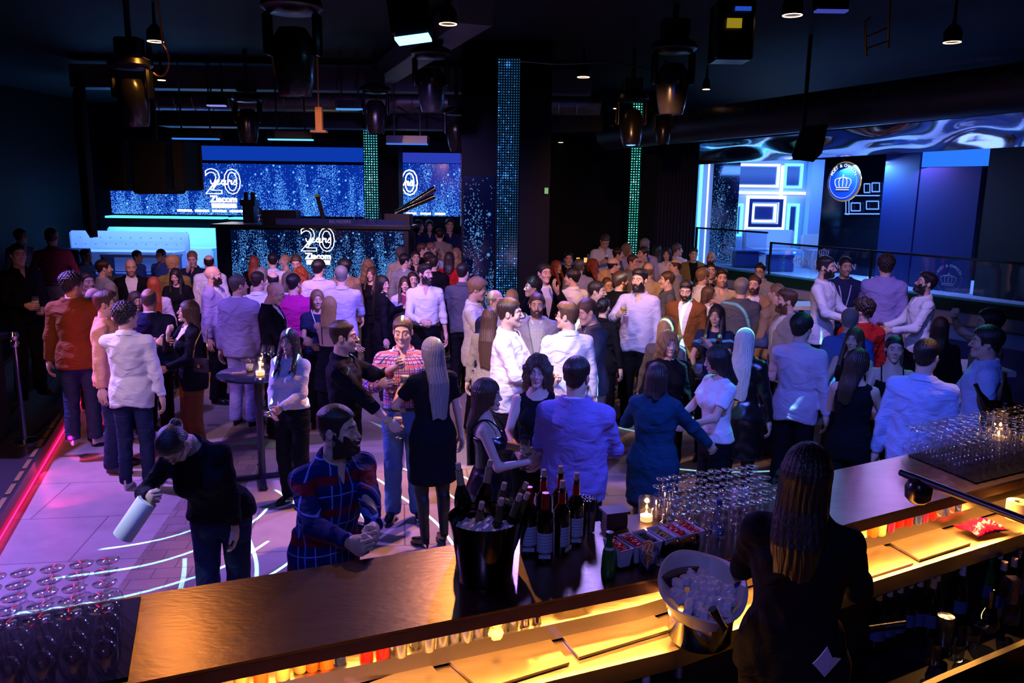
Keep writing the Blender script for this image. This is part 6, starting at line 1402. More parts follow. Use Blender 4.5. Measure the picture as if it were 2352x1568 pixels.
ICEC = bpy.data.materials.new('ice_cube'); ICEC = mat('ice_cube_clear', (.80, .76, .95), .15, 0, spec=.6); cub = []
for s_ in range(3):
    X_, Y_, Z_, l0, n0 = grid((-.03,)*3, (.03,)*3, .003); q = np.sqrt(np.maximum(np.abs(X_)-.009, 0)**2+np.maximum(np.abs(Y_)-.008, 0)**2+np.maximum(np.abs(Z_)-.012, 0)**2)-.009+.002*np.sin(X_*120+s_)*np.sin(Y_*90+s_); V, F = nets(q.astype(np.float32), l0, .003); cub.append(mesh_np('ice_cube', V, F, ICEC))
rnd = random.Random(11)
for j in range(70):
    a = rnd.random()*2*pi; q = sqrt(rnd.random())*.125; x, y = q*cos(a), q*sin(a)-.01; z_ = .165+.035*(1-(q/.14)**2)+.24*y+rnd.random()*.012+.02
    o = link('ice_cube', cub[j % 3]); o.matrix_world = Matrix.Translation(Vector(ib.location)+Vector((x, y, z_))) @ Matrix.Rotation(rnd.uniform(0, 6), 4, 'Z') @ Matrix.Rotation(rnd.uniform(-1.5, 1.5), 4, 'X'); tag(o, 'rounded ice cube in the white tub beside the bartender', 'ice', 'ice cubes in the white tub')

a = Vector(ib.location)+Vector((.10, .02, .20)); o = tag(MB().tube([a, a+Vector((.13, .03, .07))], [.010, .006], 8).build('ice_tongs', mat('tong_blue', (.05, .06, .3), .3, .8), None, True), 'steel ice tongs resting in the right of the ice tub', 'tool')
a = G(1636, 1398, 1.215); b_ = G(1664, 1443, 1.13); o = tag(MB().tube([a, a.lerp(b_, .1), a.lerp(b_, .7), b_], [.018, .019, .010, .014], 10).build('muddler', BLK2, None, True), 'black muddler leaning on the front of the ice tub', 'tool')
# --- things at the right of the work surface
c = G(2252, 1215, .945); rnd = random.Random(5); V = []; n1, n2 = 14, 9
for i in range(n1+1):
    for j in range(n2+1): u, v = i/n1-.5, j/n2-.5; V.append((u*.24, v*.16, .012+.05*(1-4*u*u)*(1-4*v*v)*.9+.012*sin(u*40+v*22)*sin(v*31)))
o = MB().add(V, [(i*(n2+1)+j, (i+1)*(n2+1)+j, (i+1)*(n2+1)+j+1, i*(n2+1)+j+1) for i in range(n1) for j in range(n2)]).build('snack_packet', mat('packet_red', (.50, .01, .10), .18, .3, bump=.4, bscale=30), None, True, loc=c, rot=(0, 0, radians(22))); md = o.modifiers.new('t', 'SOLIDIFY'); md.thickness = .004; tag(o, 'crumpled glossy red packet on the amber work surface at the right', 'packet')
c = G(2335, 1190, 1.0); tag(MB().lathe([(.022, 0), (.06, 0), (.06, .10), (.022, .10), (.022, 0)], c, 32, cap=False).build('paper_roll', mat('roll_cream', (.85, .68, .40), .7), None, True), 'cream paper roll standing at the right edge of the work surface', 'roll')
a, b_ = G(2070, 1085, 1.44), G(2460, 1235, 1.52); o = empty('bar_lamp', a, 0, 'black lamp on a long arm reaching over the counter from the right', 'lamp')
MB().tube([(0, 0, 0), (b_-a)*.1, (b_-a)*.99], [.017, .020, .016], 12).build('arm', mat('lamp_black', (.01, .01, .018), .3), o, True); h_ = G(2110, 1128, 1.40)-a
MB().lathe([(.012, .06), (.05, .045), (.062, .02), (.058, -.03), (.035, -.055), (0, -.06)], tuple(h_), 28).build('lamp_head', mat('lamp_head', (.02, .012, .012), .25), o, True)
# --- bottles in the speed rails
RP = [(1290, 1550, 'g'), (1329, 1537, 'c'), (1369, 1524, 'g'), (1405, 1521, 'r'), (1415, 1549, 'r'), (1443, 1510, 'w'), (1454, 1539, 'c'), (1485, 1542, 'w'), (1512, 1519, 's'), (1560, 1530, 's')]
RQ = [(2021, 1357, 'o'), (2045, 1348, 'c'), (2069, 1340, 'c'), (2093, 1329, 'c'), (2115, 1326, 'c'), (2146, 1330, 'a'), (2155, 1313, 'a'), (2179, 1290, 'w'), (2213, 1301, 'w'), (2277, 1269, 'g'), (2299, 1264, 'w'), (2313, 1276, 'k'), (2331, 1282, 'c'), (2342, 1262, 's'), (2308, 1290, 'c')]
CAPM = {'g': mat('cap_green', (.05, .25, .05), .4, .3), 'c': mat('cap_cream', (.7, .5, .38), .5), 'r': mat('cap_redwhite', (.75, .2, .15), .4), 'w': mat('cap_white', (.6, .58, .62), .4), 's': mat('cap_steel', (.4, .4, .6), .2, .8), 'o': mat('cap_orange', (.85, .3, .08), .5), 'a': mat('cap_amber', (.8, .5, .2), .4), 'k': mat('cap_black', (.01, .01, .01), .4)}
NM = {'g': 'green', 'c': 'cream', 'r': 'red and white', 'w': 'white', 's': 'steel', 'o': 'orange', 'a': 'amber', 'k': 'black'}
posn = ['far left', 'second from the left', 'third from the left', 'fourth from the left', 'fifth, in the front', 'sixth, at the back', 'seventh, in the front', 'eighth from the left', 'ninth, with a round stopper', 'last before the bartender']
for k, (px, py, cc) in enumerate(RP):
    c = G(px, py, .86); bottle('liquor_bottle', BURG, DKG, '%s capped liquor bottle in the rail at the bottom, %s' % (NM[cc], posn[k]), 'bottle', (c.x, c.y, .56), CAPM[cc], (.255, .302), paper('rail_label', (.3, .3, .42)), (.05, .12), 14)
pos2 = ['first beside the bartender', 'second beyond the bartender', 'third beyond the bartender', 'fourth beyond the bartender', 'fifth beyond the bartender', 'sixth, in the front', 'seventh, at the back', 'eighth, tall with a pale neck', 'ninth, under the red packet', 'tenth, green glass', 'eleventh, at the back', 'twelfth, dark stopper', 'thirteenth, near the frame edge', 'last at the frame edge', 'short one in front of the right group']
for k, (px, py, cc) in enumerate(RQ):
    c = G(px, py, .86); bottle('liquor_bottle', BURG, DKG if k != 9 else GRG, '%s capped liquor bottle in the right rail, %s' % (NM[cc], pos2[k]), 'bottle', (c.x, c.y, .56), CAPM[cc], (.255, .302), paper('rail_label2', (.12, .14, .4)), (.05, .12), 14)
rl = under_ = empty('bottle_rail', (0, 2.8, 0), 0, 'black bottle rail hung on the bar front behind the counter', 'rack'); inv = Matrix.Translation(-rl.location)
under(MB().prism(ring(shift(near, -.50), shift(near, -.135)), .52, .555).build('shelf', BLK2), rl); under(MB().prism(ring(shift(near, -.53), shift(near, -.50)), .50, .66).build('rail', BLK2), rl)
GB = glassmat('blue_glass', (.4, .5, .9), 1.5, .03, .12)  # blue light is put into the tint of clear glass
def jar(name, px, py, z, prof, lab, m=GB, n=20): c = G(px, py, z); return tag(MB().lathe(prof, (c.x, c.y, z), n, cap=False).build(name, m, None, True), lab, 'jar')
c = G(2314, 1430, .62); tag(MB().box((c.x, c.y, .745), (.085, .085, .25), bev=.015).build('square_carafe', GB), 'square clear carafe at the lower right', 'jar')
jar('round_decanter', 2262, 1448, .62, [(0, 0), (.05, .01), (.065, .05), (.05, .095), (.018, .13), (.016, .22), (.022, .225)], 'round bellied decanter with a long neck, left of the square carafe')
jar('shaker', 2165, 1478, .62, [(0, 0), (.035, 0), (.042, .13), (.038, .15), (0, .155)], 'metal shaker tin with painted blue light left of the round decanter', mat('shaker_blue', (.2, .25, .5), .2, 1))  # blue light is put into the tin's base colour
jar('mixing_glass', 2190, 1510, .62, [(0, 0), (.04, 0), (.045, .08), (.044, .085)], 'short mixing glass in front of the shaker tin'); jar('mixing_glass', 2222, 1480, .62, [(0, 0), (.045, 0), (.05, .07), (.049, .075)], 'wide mixing glass between the shaker and the decanter')
jar('mixing_glass', 2140, 1520, .62, [(0, 0), (.03, 0), (.034, .10), (.033, .105)], 'narrow mixing glass leaning at the left of the shaker tin')
o = tag(MB().tube([G(1995, 1440, .8), G(2080, 1428, .8)], .008, 8).build('bar_spoon', mat('spoon_blue', (.3, .35, .7), .2, 1), None, True), 'thin steel bar spoon with a painted blue glint beside the bartender', 'tool')  # blue glint is put into the steel's base colour
o = tag(MB().box((0, 0, 0), (1.5, .5, .5), bev=.02).build('fridge_counter', mat('fridge', (.02, .02, .04), .3), loc=(2.0, 3.05, .25), rot=(0, 0, radians(27))), 'low black undercounter cabinet at the lower right', 'cabinet')
# --- mats and upturned glasses
def matt(pts, lab):
    P_ = [G(x, y, CZ+.002) for x, y in pts]; c = sum(P_, Vector())/len(P_); tag(MB().prism([(q.x-c.x, q.y-c.y) for q in P_][::-1], 0, .007).build('bar_mat', mat('rubber_mat', (.004, .004, .006), .6, spec=.1), loc=c), lab, 'mat')
P_ = [Vector((-1.43, 2.85)), Vector((-1.235, 2.335)), Vector((-3.0, 1.60)), Vector((-3.2, 2.12))]; c = Vector((-2.2, 2.2, CZ+.001))
tag(MB().prism([(q.x-c.x, q.y-c.y) for q in P_][::-1], 0, .007).build('bar_mat', mat('rubber_mat', (.004, .004, .006), .6, spec=.1), loc=c), 'black rubber mat under the upturned glasses at the left end', 'mat')
P_ = [Vector((2.45, 4.69)), Vector((2.60, 4.22)), Vector((4.3, 5.10)), Vector((4.1, 5.55))]; c = Vector((3.3, 4.9, CZ+.001))
tag(MB().prism([(q.x-c.x, q.y-c.y) for q in P_][::-1], 0, .007).build('bar_mat', mat('rubber_mat', (.004, .004, .006), .6, spec=.1), loc=c), 'black rubber mat under the upturned glasses at the right', 'mat')
def upturned(h, R, key):
    r = empty('wine_glass')
    for nm, me in zip(('bowl', 'stem', 'foot'), wineglass_parts(h, R)): link(nm, me, r)
    r.rotation_euler = (pi, 0, 0); return r
ORD = 'first second third fourth fifth sixth seventh eighth ninth tenth eleventh twelfth thirteenth fourteenth fifteenth sixteenth seventeenth eighteenth nineteenth twentieth'.split()
def place_glasses(proto, pts, h, lab0, group, z0, nu):
    for k, (x, y) in enumerate(pts):
        row, cl = divmod(k, nu); label = '%s, %s row, %s from the left' % (lab0, ('front', 'second', 'third', 'fourth', 'fifth', 'sixth', 'back')[row], ORD[cl])
        o = proto if k == 0 else dup(proto); o.rotation_euler = (pi, 0, rnd.random()*6); o.location = (x, y, z0+h); tag(o, label, 'glass', group)
def gridpts(o, u, v, nu, nv, jit=.004, stag=True):
    out = []
    for j in range(nv):
        for i in range(nu): q = Vector(o)+Vector(u)*(i+(.5 if stag and j % 2 else 0))+Vector(v)*j; out.append((q.x+rnd.uniform(-jit, jit), q.y+rnd.uniform(-jit, jit)))
    return out
u2 = Vector((.924, .382)); v2 = Vector((-.382, .924))
place_glasses(upturned(.19, .036, 0), gridpts((.745, 3.30), u2*.078, Vector((-.006, .082)), 8, 6), .19, 'upturned wine glass right of the lit candle', 'upturned glasses in the middle of the bar', CZ, 8)
o0 = Vector((-2.567, 1.844)); place_glasses(upturned(.225, .041, 1), gridpts(o0, u2*.090, v2*.092, 16, 5, .003, False), .225, 'large upturned wine glass at the left end', 'upturned glasses at the left end', CZ+.009, 16)
o0 = Vector((2.56, 4.33)); u3 = Vector((.887, .462)); v3 = Vector((-.462, .887)); place_glasses(upturned(.19, .034, 2), gridpts(o0, u3*.075, v3*.070, 17, 6), .19, 'upturned wine glass on the right mat', 'upturned glasses on the right mat', CZ+.009, 17)
# bottles standing right of the big crowd of glasses
for k, (px, py) in enumerate(((2305, 985), (2275, 1005))):
    c = G(px, py, CZ); bottle('wine_bottle', BURG, DKG, 'dark wine bottle in the bucket behind the right glasses, %s' % ('upright' if k == 0 else 'leaning left'), 'bottle', (c.x, c.y, CZ+.10), None, None, paper('rail_label2', (.12, .14, .4)), (.04, .10), rot=(0, (-.15, -.5)[k], 0))
c = G(2300, 1000, CZ); tag(MB().lathe([(0, 0), (.12, 0), (.15, .20), (.155, .205), (.14, .20), (.11, .02), (0, .02)], (c.x, c.y, CZ), 32).build('wine_bucket', mat('bucket_dark', (.12, .10, .11), .09, 1.0), None, True), 'dark wine bucket behind the glasses at the right', 'bucket')
# ---------------- the round high table among the guests
tc_ = G(603, 1098, 0); TZ = 1.055
t = empty('high_table', (tc_.x, tc_.y, 0), 0, 'round black standing table with a candle and glasses at the left of the dance floor', 'table')
MB().lathe([(0, 0), (.36, 0), (.372, .006), (.372, .022), (.36, .028), (0, .028)], (0, 0, TZ-.028), 48).build('tabletop', mat('table_gloss', (.03, .03, .045), .12, coat=.5), t, True); MB().cyl((0, 0, .03), (0, 0, TZ-.03), .035, 20).build('column', mat('table_leg', (.012, .012, .03), .3), t, True)
for k in range(4): a = pi/2*k+.35; MB().box((.18*cos(a), .18*sin(a), .022), (.36, .07, .035), a, bev=.01).build('foot', mat('table_leg', (.012, .012, .03), .3), t)
def tpt(px, py): return G(px, py, TZ)
candle(598, 862, TZ, 'tall lit candle glass glowing on the round standing table', True, 1.35)
candle(600, 840, TZ, 'second glowing candle glass behind the tall one on the standing table', True, .8)
held('tumbler', tpt(574, 853)+Vector((0, 0, .06)), 'tall clear tumbler with a straw on the standing table', 7)
for px, py, lb in ((604, 838, 'empty wine glass at the back of the standing table, left one'), (624, 840, 'empty wine glass at the back of the standing table, right one')): held('empty', tpt(px, py)+Vector((0, 0, .12)), lb, 7, True)
c = tpt(548, 858); tag(MB().box((0, 0, .006), (.12, .07, .010)).box((.05, .01, .015), (.02, .06, .012), .4).build('napkin', mat('napkin_brown', (.35, .22, .16), .7), loc=c, rot=(0, 0, .3)), 'folded brown napkin on the left of the standing table', 'napkin')

c = Q(1897, 1525, 2.50); V = [(-.045, 0, .0), (.0, 0, -.05), (.055, .01, .015), (.02, .0, .025), (.0, .0, .065), (-.025, .0, .025)]
tag(MB().add(V+[(x, y+.004, z) for x, y, z in V], [(0, 1, 2, 3, 4, 5), (11, 10, 9, 8, 7, 6)]+[(k, (k+1) % 6, (k+1) % 6+6, k+6)[::-1] for k in range(6)]).build('folded_paper', mat('paper_blue', (.45, .48, .75), .6), loc=c), 'folded paper sticking out behind the dark bartender', 'paper')
# ================================================================== the guests
CROWD = []
def P(px, py, label, **k): CROWD.append([px, py, label, k])
def settle():
    """people stand apart: shift along the line of sight until nobody shares a spot"""
    it = []
    for px, py, label, k in CROWD:
        h = k.get('h') or (1.66 if k.get('sex') == 'f' else 1.76); r = ray(px, py); z = k.get('z', 0)
        D = k.get('D') or (CAMH-z-h)/(-r[2]/r[1]); fix = k.get('D') is not None; t = -r[2]/r[1]
        it.append([r[0]/r[1], D, fix, (CAMH-z-1.95)/t, (CAMH-z-1.53)/t])
    for n in range(200):
        mv = 0
        for i in range(len(it)):
            for j in range(i+1, len(it)):
                a, b = it[i], it[j]; dx = a[0]*a[1]-b[0]*b[1]; dy = a[1]-b[1]
                if abs(dx) > .58 or abs(dy) > .50: continue
                d = sqrt((dx/.58)**2+(dy/.50)**2)
                if d >= 1: continue
                sgn = 1 if dy >= 0 else -1; st = .03; mv += 1
                if not a[2]: a[1] += sgn*st
                if not b[2]: b[1] -= sgn*st
        for q in it:
            if q[2]: continue
            q[1] = min(max(q[1], q[3]), q[4])
            if -.75 < q[0]*q[1] < .62 and 10.5 < q[1] < 12.6: q[1] = 10.5
            if -6.2 < q[0]*q[1] < -1.9 and 15.6 < q[1] < 17.4: q[1] = 15.6
        if not mv: break
    for c, q in zip(CROWD, it):
        c[3]['D'] = q[1]; person(c[0], c[1], c[2], **c[3])
# --- far left, in the dark
P(45, 523, 'person in a pale blue shirt turned away in the dark at the far left', hc='k', tc='lb', yaw=160, hy=120, z=.51, bc='k', D=12)
P(40, 556, 'person in all black holding a glass at the far left edge of the room', hc='k', tc='k', yaw=25, hy=15, R='hold', L='clasp', z=.34, D=9, gl=('R', 'wine', 'wine glass held by the person in black at the far left edge'))
P(116, 521, 'person in a dusky pink shirt with light trousers, seen from behind at the left', hc='k', tc='rose', top='tucked', yaw=172, bc='khaki', z=.51, D=10.5, extra=('belt',), R='pocket', L='pocket')
P(161, 622, 'person with curly black hair and a brown jacket, seen from behind at the left steps', hair='curly', hc='k', top='blazer', tc='br', yaw=165, hy=125, bc='dj', z=.17, sh='sneaker', shc='w')
P(197, 621, 'smiling person with short dark hair beside the brown jacket', hc='d', tc='br', yaw=20, hy=30, skin='M', z=.0)
P(237, 593, 'person in a grey blazer with dark hair in profile at the left', hc='d', top='blazer', tc='gg', yaw=110, hy=100, beard=1)
P(298, 591, 'shaven person in a black blazer and white shirt facing the bar', hair='bald', top='blazer', tc='k', yaw=0, hy=5, hp=8, beard=1, R='pocket')
P(212, 656, 'bald person in a dark jacket hugging someone at the left', hair='ring', hc='s', top='blazer', tc='k', yaw=175, hy=150, L='reach')
P(240, 664, 'young person in a peach sweater with swept back brown hair in profile', hair='quiff', hc='b', top='sweater', tc='pe', yaw=70, hy=85, R='down', L='gest', bc='n')
P(286, 690, 'person in a white shirt and white trainers with black curls, seen from behind', hair='curly', hc='k', top='shirt', tc='w', yaw=160, hy=125, R='down', L=((.05, -.34, 1.06), 'grip'), bc='n', bot='jeans', sh='sneaker', shc='w', hem=.80, gl=('L', 'red', 'glass of red wine held by the person in the white shirt and trainers'))
P(352, 628, 'person with long straight auburn hair and a pale top, seen from behind', sex='f', hair='longer', hc='r', tc='lp', yaw=175)
P(310, 661, 'smiling person with light brown hair peeking behind the navy sweater', sex='f', hair='mid', hc='b', tc='k', top='tee', yaw=20, hy=15)
P(340, 657, 'balding person in a navy sweater over a white collar, seen from behind', hair='balding', hc='s', top='sweater', tc='n', yaw=175, hy=165, extra=('collar',), fat=.03, R='hold', L='hold')
P(396, 585, 'person with curly blond hair and a pale yellow jacket, seen from behind', hair='curly', hc='y', tc='ol', yaw=165, hy=140)
P(404, 608, 'pale person with very long dark hair looking down, in a black top', sex='f', hair='front', hc='k', tc='k', top='tee', yaw=-5, hy=-20, hp=15, R='hold')
P(441, 573, 'person with sandy hair touching their face, in a navy polo', hair='short', hc='u', tc='n', yaw=-20, hy=-10, hp=15, R=((-.02, -.20, 1.44), 'relax'))
P(479, 582, 'person with thin dark hair and a white shirt beside the booth corner, seen from behind', hair='balding', hc='k', tc='w', yaw=180)
P(489, 607, 'heavy bald bearded person in a shiny blue blazer in profile', hair='bald', top='blazer', tc='lil', yaw=70, hy=85, beard=2, fat=.05, h=1.80)
P(426, 680, 'person in a black blazer with a chain bag, looking up to the left', sex='f', hair='mid', hc='b', top='blazer', tc='k', yaw=-70, hy=-80, hp=-8, R=((-.02, -.19, 1.40), 'fist'), L=((-.05, -.26, 1.05), 'relax'), bc='br', h=1.70)
P(546, 627, 'person in a light blue blazer with grey hair, back turned beside the standing table', hair='short', hc='s', top='blazer', tc='lil', yaw=150, hy=115, fat=.04, bc='lil', h=1.80, hem=.82)
P(622, 641, 'bald person with glasses in a black blazer looking down at the standing table', hair='bald', top='blazer', tc='k', yaw=80, hy=85, hp=22, extra=('specs', 'lanyard'), R='hold', bc='k', h=1.78)
# --- far centre left
P(583, 582, 'person with long dark hair beside the couple at the booth front', sex='f', hair='long', hc='r', tc='k', top='tee', yaw=160)
P(625, 579, 'person in a white shirt with dark hair, seen from behind at the booth front', hc='k', tc='w', yaw=185)
P(653, 579, 'blonde person with tied hair in profile at the booth front', sex='f', hair='updo', hc='y', top='tank', tc='tan', yaw=-60, hy=-70)
P(681, 580, 'person with brown hair looking down beside the blonde at the booth', hc='b', tc='g', yaw=-10, hp=22)
P(601, 606, 'person with grey hair half hidden behind the white shirts', sex='f', hair='bob', hc='g', tc='gg', yaw=150)
P(591, 620, 'person in a white shirt with cropped dark hair, back turned left of the magenta sweater', hair='fade', hc='d', tc='w', yaw=165, hy=140, extra=('lanyard',))
P(626, 620, 'balding dark haired person behind the bald one with glasses', hair='balding', hc='k', tc='lb', yaw=190)
P(673, 625, 'person in a bright magenta sweater, seen from behind', hair='short', hc='k', top='sweater', tc='mag', yaw=175, hy=150)
P(690, 607, 'person with curly reddish hair behind the magenta sweater', sex='f', hair='curlylong', hc='r', tc='g', yaw=180)
P(731, 593, 'person with thick black hair and a pale shirt, seen from behind under the booth logo', hair='thick', hc='k', tc='lp', yaw=178, hy=150, beard=1)
P(790, 592, 'person with black hair and a grey suit left of the ginger hair', hair='thick', hc='k', top='blazer', tc='tan', yaw=-160, hy=-150)
P(783, 607, 'person in a pale lilac shirt with grey cropped hair, back turned in the centre left', hair='short', hc='g', tc='lp', yaw=180, h=1.82, R='hold')
P(846, 590, 'person with wavy ginger hair beside the booth front', sex='f', hair='curlylong', hc='u', tc='gold', yaw=150)
P(853, 607, 'laughing person with long brown hair in a dark top', sex='f', hair='front', hc='b', tc='k', top='tee', yaw=-15, hy=-25, R='hold', gl=('R', 'wine', 'wine glass held by the laughing person with long brown hair'))
P(880, 625, 'person with long black hair in a black dress looking back over their shoulder', sex='f', hair='longer', hc='k', tc='k', top='coat', yaw=95, hy=40, bc='k', bot='tights', h=1.70, R='down', L='holdup', gl=('L', 'wine', 'wine glass held up by the person with long black hair'))
P(930, 628, 'person with shoulder length dark hair and a pale blazer facing the bar', sex='f', hair='front', hc='d', top='blazer', tc='lp', yaw=10, hy=0, inner='rose')
P(948, 622, 'small dark haired person half hidden left of the tall bearded one', hc='d', tc='k', yaw=10, D=11.4)
P(920, 566, 'person with curly grey hair and a beige shirt near the pillar', hair='curly', hc='s', tc='bei', yaw=170)
P(930, 580, 'dark haired person in a grey vest and white shirt, seen from behind', hc='k', top='sweater', tc='gg', yaw=160, hy=110, extra=('collar',))
P(955, 574, 'young person with dark hair facing the bar behind the grey vest', hc='d', tc='k', yaw=0, hy=5)
P(976, 603, 'tall bearded person in a white shirt looking to the right', hair='quiff', hc='k', top='tucked', tc='w', yaw=15, hy=45, beard=2, R='hold', L='down', bc='k', h=1.84, extra=('belt',), hp=-2)
P(971, 556, 'brown haired person far back in profile near the second screen', hc='b', tc='k', yaw=90)
P(991, 555, 'sandy haired person far back near the second screen', hc='u', tc='bei', yaw=100)
P(1010, 523, 'person in a tan jacket seen from behind under the second screen', hc='d', top='blazer', tc='khaki', yaw=180, D=17.2)
P(1013, 566, 'blonde person with a pale headband in profile', sex='f', hair='long', hc='y', tc='w', yaw=60, extra=('headband',))
P(986, 576, 'person with dark hair between the headband and the white shirt', hc='d', tc='g', yaw=120)
P(996, 584, 'person in a dark suit with close cropped hair, back turned beside the headband', hair='fade', hc='d', top='blazer', tc='k', yaw=170)
P(1032, 572, 'person in a red top with dark hair near the mirror', sex='f', hair='mid', hc='d', tc='red', top='sweater', yaw=170, D=13.2)
P(1064, 600, 'person with black hair and a grey shirt in the dark beside the tall pillar', hc='k', tc='gr', yaw=170, hy=150, R='hold')
P(1048, 566, 'person with fair curls far back beside the mirror', sex='f', hair='curlylong', hc='y', tc='gold', yaw=-20)
for x, lab in ((962, 'left of the three people seated under the narrow screen'), (986, 'middle one of the three people seated under the narrow screen'), (1033, 'right one of the three people seated under the narrow screen')):
    P(x, 500, 'person in dark clothes, '+lab, sex='f' if x < 1000 else 'm', hair='long' if x < 1000 else 'short', hc='k', tc='n', D={962: 17.8, 986: 18.6, 1033: 18.3}[x], yaw=10 if x > 970 else 60, R='clasp', L='clasp', skin='M')
P(588, 470, 'person in a white shirt bending over the mixing desk in the DJ booth', hc='k', tc='w', D=17.7, yaw=20, hp=30, R='hold', L='hold', h=1.8)
P(315, 573, 'person in a blue lit shirt seated before the low table, left one', hc='k', tc='bl', yaw=60, D=14.6, skin='T'); P(368, 570, 'person in a scarf and dark glasses before the low table, right one', hc='k', tc='bl', yaw=-40, D=14.6, skin='T', extra=('specs',))
P(196, 570, 'person in a blue lit shirt in the dark behind the brown jacket', hc='k', tc='bl', yaw=60, D=14)
# --- foreground left
P(728, 657, 'person with light hair facing the bar, half hidden behind the blonde', sex='f', hair='mid', hc='u', tc='n', top='tee', yaw=10, hy=5, extra=('lanyard',), R='hold')
P(756, 672, 'blonde person with a bare back in a black dress reaching left', sex='f', hair='mid', hc='y', tc='k', top='dress', yaw=170, hy=160, R=((-.10, -.30, 1.30), 'relax'), L=((.36, -.24, 1.02), 'relax'), extra=('strap', 'bareback'), h=1.66)
P(662, 745, 'person with very long brown hair in a white fitted top beside the standing table', sex='f', hair='front', hc='b', tc='w', top='sweater', hem=.98, yaw=-35, hy=-25, R=((-.02, -.27, 1.02), 'relax'), L=((-.06, -.25, 1.03), 'relax'), bc='k', h=1.62)
P(788, 731, 'person in a black shirt gesturing with a thumb, holding a beer', hair='fade', hc='d', tc='k', top='rolled', yaw=80, hy=85, R=((-.16, -.40, .96), 'grip'), L=((-.02, -.40, 1.40), 'fist'), bc='k', h=1.78, extra=('bandR',), gl=('R', 'beer', 'glass of beer held by the person in the black shirt'))
P(925, 722, 'smiling person in a pink checked shirt and light jeans facing the bar', hair='short', hc='b', top='tucked', tc='w', tk='plaidpink', yaw=-5, hy=-8, hp=4, R='holdup', L='down', bot='trousers', bc='jean', h=1.80, extra=('belt',), gl=('R', 'red', 'glass of red wine held by the person in the pink checked shirt'), hem=.97)
P(992, 762, 'person with long grey hair in a black sequined dress and tights, seen from behind', sex='f', hair='longer', hc='g', tc='k', top='tee', hem=.66, yaw=-155, hy=-150, R='down', L='holdup', bot='tights', h=1.70, sh='heel', gl=('L', 'wine', 'small glass of white wine held between the checked shirt and the sequined dress'))
P(1092, 634, 'fair haired person in a loose white shirt in profile, left of centre', hair='thick', hc='u', tc='w', yaw=75, hy=85, hp=12, top='shirt', bc='k', h=1.84, R='hold', L='hold', hem=.80)
P(1138, 661, 'bald grey person with glasses in a navy jacket between the white shirts', hair='ring', hc='g', top='blazer', tc='n', yaw=40, hy=60, extra=('specs',), h=1.72)
P(1176, 656, 'person with smooth blonde hair seen from behind in the centre', sex='f', hair='long', hc='y', tc='gg', yaw=175)
P(1126, 697, 'person with long glossy brown hair, seen from behind left of the big white shirt', sex='f', hair='longer', hc='b', tc='khaki', yaw=160, h=1.64)
P(1172, 680, 'large person in a bright white shirt with slicked dark hair, in profile', hair='short', hc='d', tc='w', yaw=75, hy=85, fat=.06, h=1.84, R='hold', L='hold', var=1, hem=.84)
P(1234, 670, 'bearded person in a grey suit over a small check shirt, facing the bar', hair='short', hc='b', top='blazer', tc='gg', yaw=0, beard=2, extra=('checkshirt',), R='pocket', L='pocket', h=1.76)
P(1306, 690, 'person in a white shirt with black glasses, back turned in the centre', hair='quiff', hc='b', tc='w', yaw=-165, hy=-115, extra=('specs',), h=1.80, R='down', L='down', hem=.84)
P(1366, 681, 'person with cropped hair in a dark shirt leaning in to the left', hair='short', hc='b', tc='gr', yaw=-60, hy=-65, hp=18, lean=-8, h=1.82, R='elbow', L='hold', bc='khaki')
P(1224, 634, 'curly dark haired person in profile behind the grey suit', hair='curly', hc='k', tc='k', yaw=-60, hy=-75)
P(1251, 601, 'dark haired person in a black jacket facing half right', hc='k', top='blazer', tc='k', yaw=30, hy=30, h=1.78, L='face')
P(1279, 592, 'person with straight red hair in a black top', sex='f', hair='front', hc='r', tc='k', top='tee', yaw=40, hy=50)
P(1306, 576, 'dark haired person facing the bar behind the red hair', hc='k', tc='k', yaw=10)
P(1330, 592, 'person with grey hair and a grey jacket, seen from behind right of the red hair', hc='s', top='blazer', tc='gg', yaw=-170)
P(1315, 613, 'person with a short black bob in a white shirt and lanyard', hair='thick', hc='k', tc='w', yaw=-150, hy=-110, extra=('lanyard',))
P(1360, 590, 'person with bright red curls in a dark top', sex='f', hair='curlylong', hc='r', tc='k', yaw=-110)
P(1389, 531, 'tall person in a white shirt looking down at a drink on the riser', hair='fade', hc='b', tc='w', yaw=20, hy=10, hp=35, R='holdup', L='hold', D=15.6, h=1.8, gl=('R', 'red', 'glass held by the tall person on the riser'))
P(1421, 567, 'person with dark hair in profile left of the strawberry blonde', hc='d', tc='g', yaw=90)
P(1441, 553, 'person with strawberry blonde hair in a pale pink top', sex='f', hair='mid', hc='u', tc='pk', yaw=60, hy=80, D=15.6)
P(1411, 589, 'bald dark jacketed person in the far crowd', hair='ring', hc='k', tc='k', top='blazer', yaw=70, hy=110)
P(1455, 582, 'person with red glasses and a beige jacket', hair='short', hc='b', tc='khaki', top='blazer', yaw=60, hy=60, extra=('specs', 'redspecs'))
P(1478, 564, 'dark haired person in a brown jacket looking down left', hair='short', hc='d', tc='tan', top='blazer', yaw=-50, hy=-60, h=1.84)
P(1482, 545, 'person with grey hair lit violet far back', hc='g', tc='lp', yaw=160, D=14.9)
P(1510, 556, 'person with long straight dark hair far back right, seen from behind', sex='f', hair='long', hc='k', tc='k', yaw=180, D=15.5)
P(1533, 563, 'person in a white top lit bright violet far back', sex='f', hair='long', hc='d', tc='w', yaw=-10, D=14.8)
P(1556, 557, 'person in a white suit with short hair, back turned far right', hc='s', tc='w', top='blazer', yaw=150, hy=110, D=15.6)
P(1490, 600, 'bald person in a beige shirt, seen from behind in the far crowd', hair='ring', hc='u', tc='bei', yaw=180)
P(1390, 613, 'person with curly fair hair in the far crowd', sex='f', hair='curlylong', hc='y', tc='gg', yaw=170)
